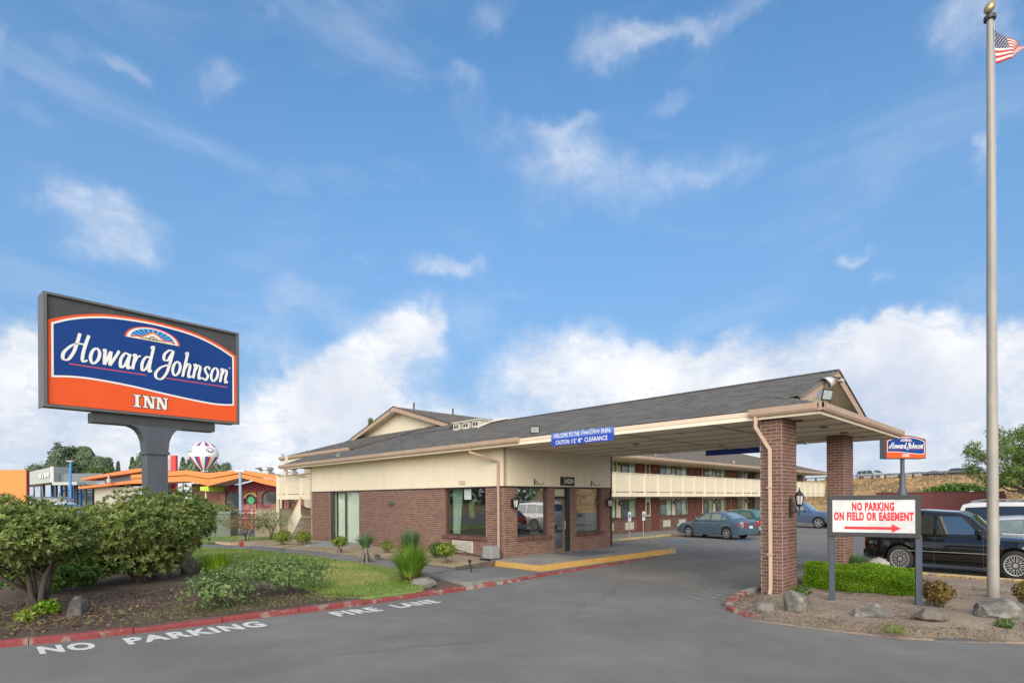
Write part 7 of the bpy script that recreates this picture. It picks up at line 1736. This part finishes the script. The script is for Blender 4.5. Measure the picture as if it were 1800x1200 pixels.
def right_tree():
    v = View('locust_tree', 'feathery light green tree reaching in from the side behind the flagpole', 'tree', 1812, 31); t = v.t; k = v.k; P, A = [], []
    cl = [(1708, 782, 15, 9), (1722, 800, 22, 12), (1705, 818, 14, 7), (1735, 825, 26, 13), (1760, 770, 14, 14), (1775, 755, 17, 12), (1790, 762, 22, 14), (1760, 800, 26, 16), (1790, 800, 30, 22), (1735, 790, 17, 9), (1780, 838, 34, 14), (1745, 848, 22, 9), (1820, 790, 40, 34), (1860, 800, 48, 44), (1830, 840, 40, 18), (1720, 842, 14, 7), (1800, 820, 34, 22), (1696, 792, 7, 5), (1768, 852, 20, 6)]
    for i, (x, y, rx, ry) in enumerate(cl):
        x += 16; rx *= .9
        for dy in (-1.1, .9):
            p, a = blob_points(int(rx*ry*.5)+14, (v.x(x), dy+random.uniform(-.6, .6), v.z(x, y)), (rx*k, rx*k*.9, ry*k), .3, (.2, 1.), i, up=.2, freq=3); P.append(p); A.append(a)
    P, A = np.concatenate(P), np.concatenate(A); leaves('crown', TREE, t, P, A, .13, .055, 3, (.6, 1.5), .1, 'stuff', droop=.15)
    mb = MB(); mb.tube([(.6, 0, -.2), (.5, 0, 1.2), (.2, .1, 2.2)], [.2, .17, .14], 9)
    for (x, y) in ((1722, 800), (1735, 828), (1775, 762), (1790, 800), (1760, 800), (1745, 846), (1860, 790), (1830, 820)):
        a, b, c = Vector((.2, .1, 2.1)), Vector((v.x((x+1812)/2), random.uniform(-.5, .5), v.z(x, (y+872)/2+0)-.1)), Vector(v.p(x, y)); mb.tube([a, a.lerp(b, .6)+Vector((0, 0, .1)), b, c], [.09, .07, .05, .015], 6)
    mb.build('trunk', M_bark, t, smooth=True)
right_tree()
# a parking-lot tree that the lobby windows mirror
tr = tree('broad street tree across the parking lot, mirrored in the lobby window', 2050, 700, 850, 260, 30, 2600, TREE, seed=31, size=(.22, .1), name='street_tree', trunkr=.22)
bush('parking_hedge', 'dark green clipped bush mass across the lot, mirrored in the lobby window', 'bush', (33.5, -3.2, 0), 2.6, 1.5, 1800, GRN, (.12, .06), 4, 41, .15, stem=True)
# ------------------------------------------------------------------ embankment, guard rail, fence
def embankment():
    A_, B_ = AT(1470, 842, 108), AT(1900, 828, 72); d = Vector((B_.x-A_.x, B_.y-A_.y, 0)).normalized(); n = Vector((d.y, -d.x, 0))
    if n.dot(Vector((-FW[0], -FW[1], 0))) < 0: n = -n
    a0 = Vector((A_.x, A_.y, 0))-d*150; L = (B_-A_).length+200; H = 5.35
    prof = [(17, -.2), (15, .4), (11, 2.0), (6, 4.0), (1.2, H-.08), (0, H), (-16, H+.1), (-40, H)]
    M_b = mat('dry_grass_bank', (.40, .245, .11), .95, .22, 1.6, .05, 8, col2=(.20, .145, .065), c2scale=.22, c2lo=.46, c2hi=.56)
    mb = MB(); nu = 160
    def fn(u, v):
        k = v*(len(prof)-1); i = min(int(k), len(prof)-2); f = k-i; o = prof[i][0]*(1-f)+prof[i+1][0]*f; z = prof[i][1]*(1-f)+prof[i+1][1]*f; p = a0+d*(L*u)+n*o; w = .28 if .05 < v < .6 else .02
        return Vector((p.x, p.y, z+w*mnoise.noise(Vector((p.x*.25, p.y*.25, 0)))+w*.4*mnoise.noise(Vector((p.x*.9, p.y*.9, 1)))))
    mb.grid(fn, nu, 28); o = mb.build('embankment', M_b, kind='structure', smooth=True)
    # tufts that roughen the slope
    N = 26000; u = rng.uniform(.3, 1, N); v_ = rng.uniform(.1, .74, N); Pp = []
    for a, b in zip(u, v_): Pp.append(fn(a, b))
    P = np.array([tuple(q) for q in Pp]); a = rng.uniform(0, 2*PI, N); s = rng.uniform(.12, .4, N); S = np.stack([np.cos(a)*s*.35, np.sin(a)*s*.35, 0*a], 1); T = P+np.stack([rng.normal(0, .08, N), rng.normal(0, .08, N), s*.75], 1)
    tag(raw_mesh('bank_grass', np.stack([P-S, P+S, T], 1).reshape(-1, 3), np.arange(N*3).reshape(-1, 3), leaf_mat('bank_straw', [(.20, .15, .06), (.45, .28, .13), (.58, .40, .21), (.22, .20, .07)], .8, .1)), 'long dry golden grass over the highway embankment', 'grass', kind='stuff')
    # green patch low on the bank
    P = []
    for _ in range(9000):
        a = random.uniform(0, 1); x = 1622+a*125; 
        if random.random() > .35+.65*math.sin(PI*a): continue
        q = AT(x, 870-random.uniform(0, 1)*(6+12*math.sin(PI*a)), 60+random.uniform(-2, 2)); P.append((q.x, q.y, q.z))
    P = np.array(P); leaves_o = leaves('ivy_patch', GRN, None, P, np.tile([-.5, -.5, .7], (len(P), 1)), .30, .2, 1, (.2, 1.2)); tag(leaves_o, 'green bramble patch low on the bank above the maroon fence', 'undergrowth', kind='stuff')
    # guard rail
    t = thing('guard_rail', 'long steel guard rail on dark posts along the top of the embankment', 'guard rail', tuple(a0+n*.9+d*100)+()); base = a0+n*.9; zr = H-.02
    s = 96.; it = []; rails = []
    while s < L: p = base+d*s; it.append((Vector((p.x, p.y, zr+.32)), d, n, Vector((0, 0, 1)), .26, .2, .82)); s += 2.5
    pieces('rail_post', it, mat('post_timber', (.07, .06, .05), .9), t, 300)
    mb = MB(); q0, q1 = base+d*94+n*.12, base+d*L+n*.12
    for (z, h) in ((zr+.54, .11), (zr+.74, .11)): mb.bar(q0+Vector((0, 0, z)), q1+Vector((0, 0, z)), .05, h)
    mb.bar(q0+Vector((0, 0, zr+.6)), q1+Vector((0, 0, zr+.6)), .03, .08); mb.build('rail_beam', mat('rail_steel', (.30, .29, .27), .5, .1, metal=.3), t, world=True)
    for (px, m_, lab, sp, sc) in ((1535, 'panel_white', 'white van far off on the highway embankment', SUVB, 1.25), (1570, 'galvanised', 'small pale car on the highway beside the roadside sign', SEDAN, 1.), (1645, 'van_dark', 'grey car on the highway halfway along the guard rail', SEDAN, 1.), (1697, 'van_dark', 'dark hatchback on the highway nearest the feathery tree', WAGON, 1.15), (1615, 'galvanised', 'silver car on the highway right of the roadside sign', SEDAN, 1.)):
        r = ray(px, 850); # meet the line of the road
        o = base-n*12; D = Vector((r.x, r.y, 0)); den = D.x*(-d.y)+D.y*d.x; k = (o.x*(-d.y)+o.y*d.x)/den
        car('highway_car', lab, 'car', (D.x*k, D.y*k, H-.02), math.atan2(d.y, d.x), sp, MATS[m_], (sc, sc, sc), 'cars on the highway embankment', detail=False)
embankment()
def fence():
    a, b = AT(1540, 868, 41), AT(1766, 869, 35.5); A_ = Vector((a.x, a.y, 0)); B_ = Vector((b.x, b.y, 0)); d = (B_-A_).normalized(); n = Vector((d.y, -d.x, 0)); L = (B_-A_).length; H = 2.42
    t = thing('maroon_fence', 'tall maroon ribbed metal fence in front of the embankment', 'fence', tuple(A_)); M_f = mat('fence_maroon', (.20, .065, .058), .6, .08, 3, rnd=.05)
    it = []; k = int(L/.16)
    for i in range(k): c = A_+d*(L*(i+.5)/k); it.append((Vector((c.x, c.y, H/2)), d, n, Vector((0, 0, 1)), .12, .05, H))
    pieces('fence_rib', it, M_f, t); mb = MB(); mb.bar(A_+Vector((0, 0, H/2)), B_+Vector((0, 0, H/2)), .02, H-.02); mb.build('fence_sheet', M_f, t, world=True)
    mb = MB(); mb.bar(A_+Vector((0, 0, H-.02)), B_+Vector((0, 0, H-.02)), .09, .06); mb.build('top_cap', mat('fence_cap', (.13, .04, .04), .6), t, world=True)
    v = View('fence_return', 'darker maroon fence end with horizontal boards beside the flagpole', 'fence', 1758, 34.5)
    for i in range(8): v.box('board', mat('fence_board', (.13, .035, .032), .7, .1), 1733, 870+i*4, 1767, 873.6+i*4, 0, .06)
    v.box('post', MATS['fence_cap'], 1766, 869, 1768, 905, -.03, .09, True)
    v = View('lamp_globe', 'small white cap poking above the maroon fence', 'lamp', 1707, 42); MB().lathe([(.0, v.z(1707, 862)), (.14, v.z(1707, 863.4)), (.14, v.z(1707, 866)), (.05, v.z(1707, 867)), (.05, 0)], (0, 0, 0), 12).build('cap', mat('globe_white', (.8, .8, .78), .5), v.t)
    bush('green_hedge', 'dull green hedge beyond the tall white SUV', 'hedge', tuple(AT(1800, 895, 38).xy)+(0,), 2.4, 2.0, 1600, GRN, (.12, .06), 4, 51, .1)
fence()
# the street side of the place: a far band of trees all round the horizon
def horizon_wood():
    P = []; 
    for k in range(9000):
        a = rng.uniform(0, 2*PI); 
        az_ = (a-math.atan2(FW[1], FW[0])+PI) % (2*PI)-PI
        if abs(az_) < .85: continue
        r = rng.uniform(180, 210); P.append((r*math.cos(a), r*math.sin(a), rng.uniform(0, 1)**1.3*(9+3*math.sin(a*23)+2*math.sin(a*61))))
    P = np.array(P); tag(leaves('far_wood', CON, None, P, np.tile([0, 0, 1.], (len(P), 1)), 3.2, 2.6, 2, (.3, 1.4)), 'distant belt of trees round the horizon beyond the frame', 'trees', kind='stuff')
horizon_wood()
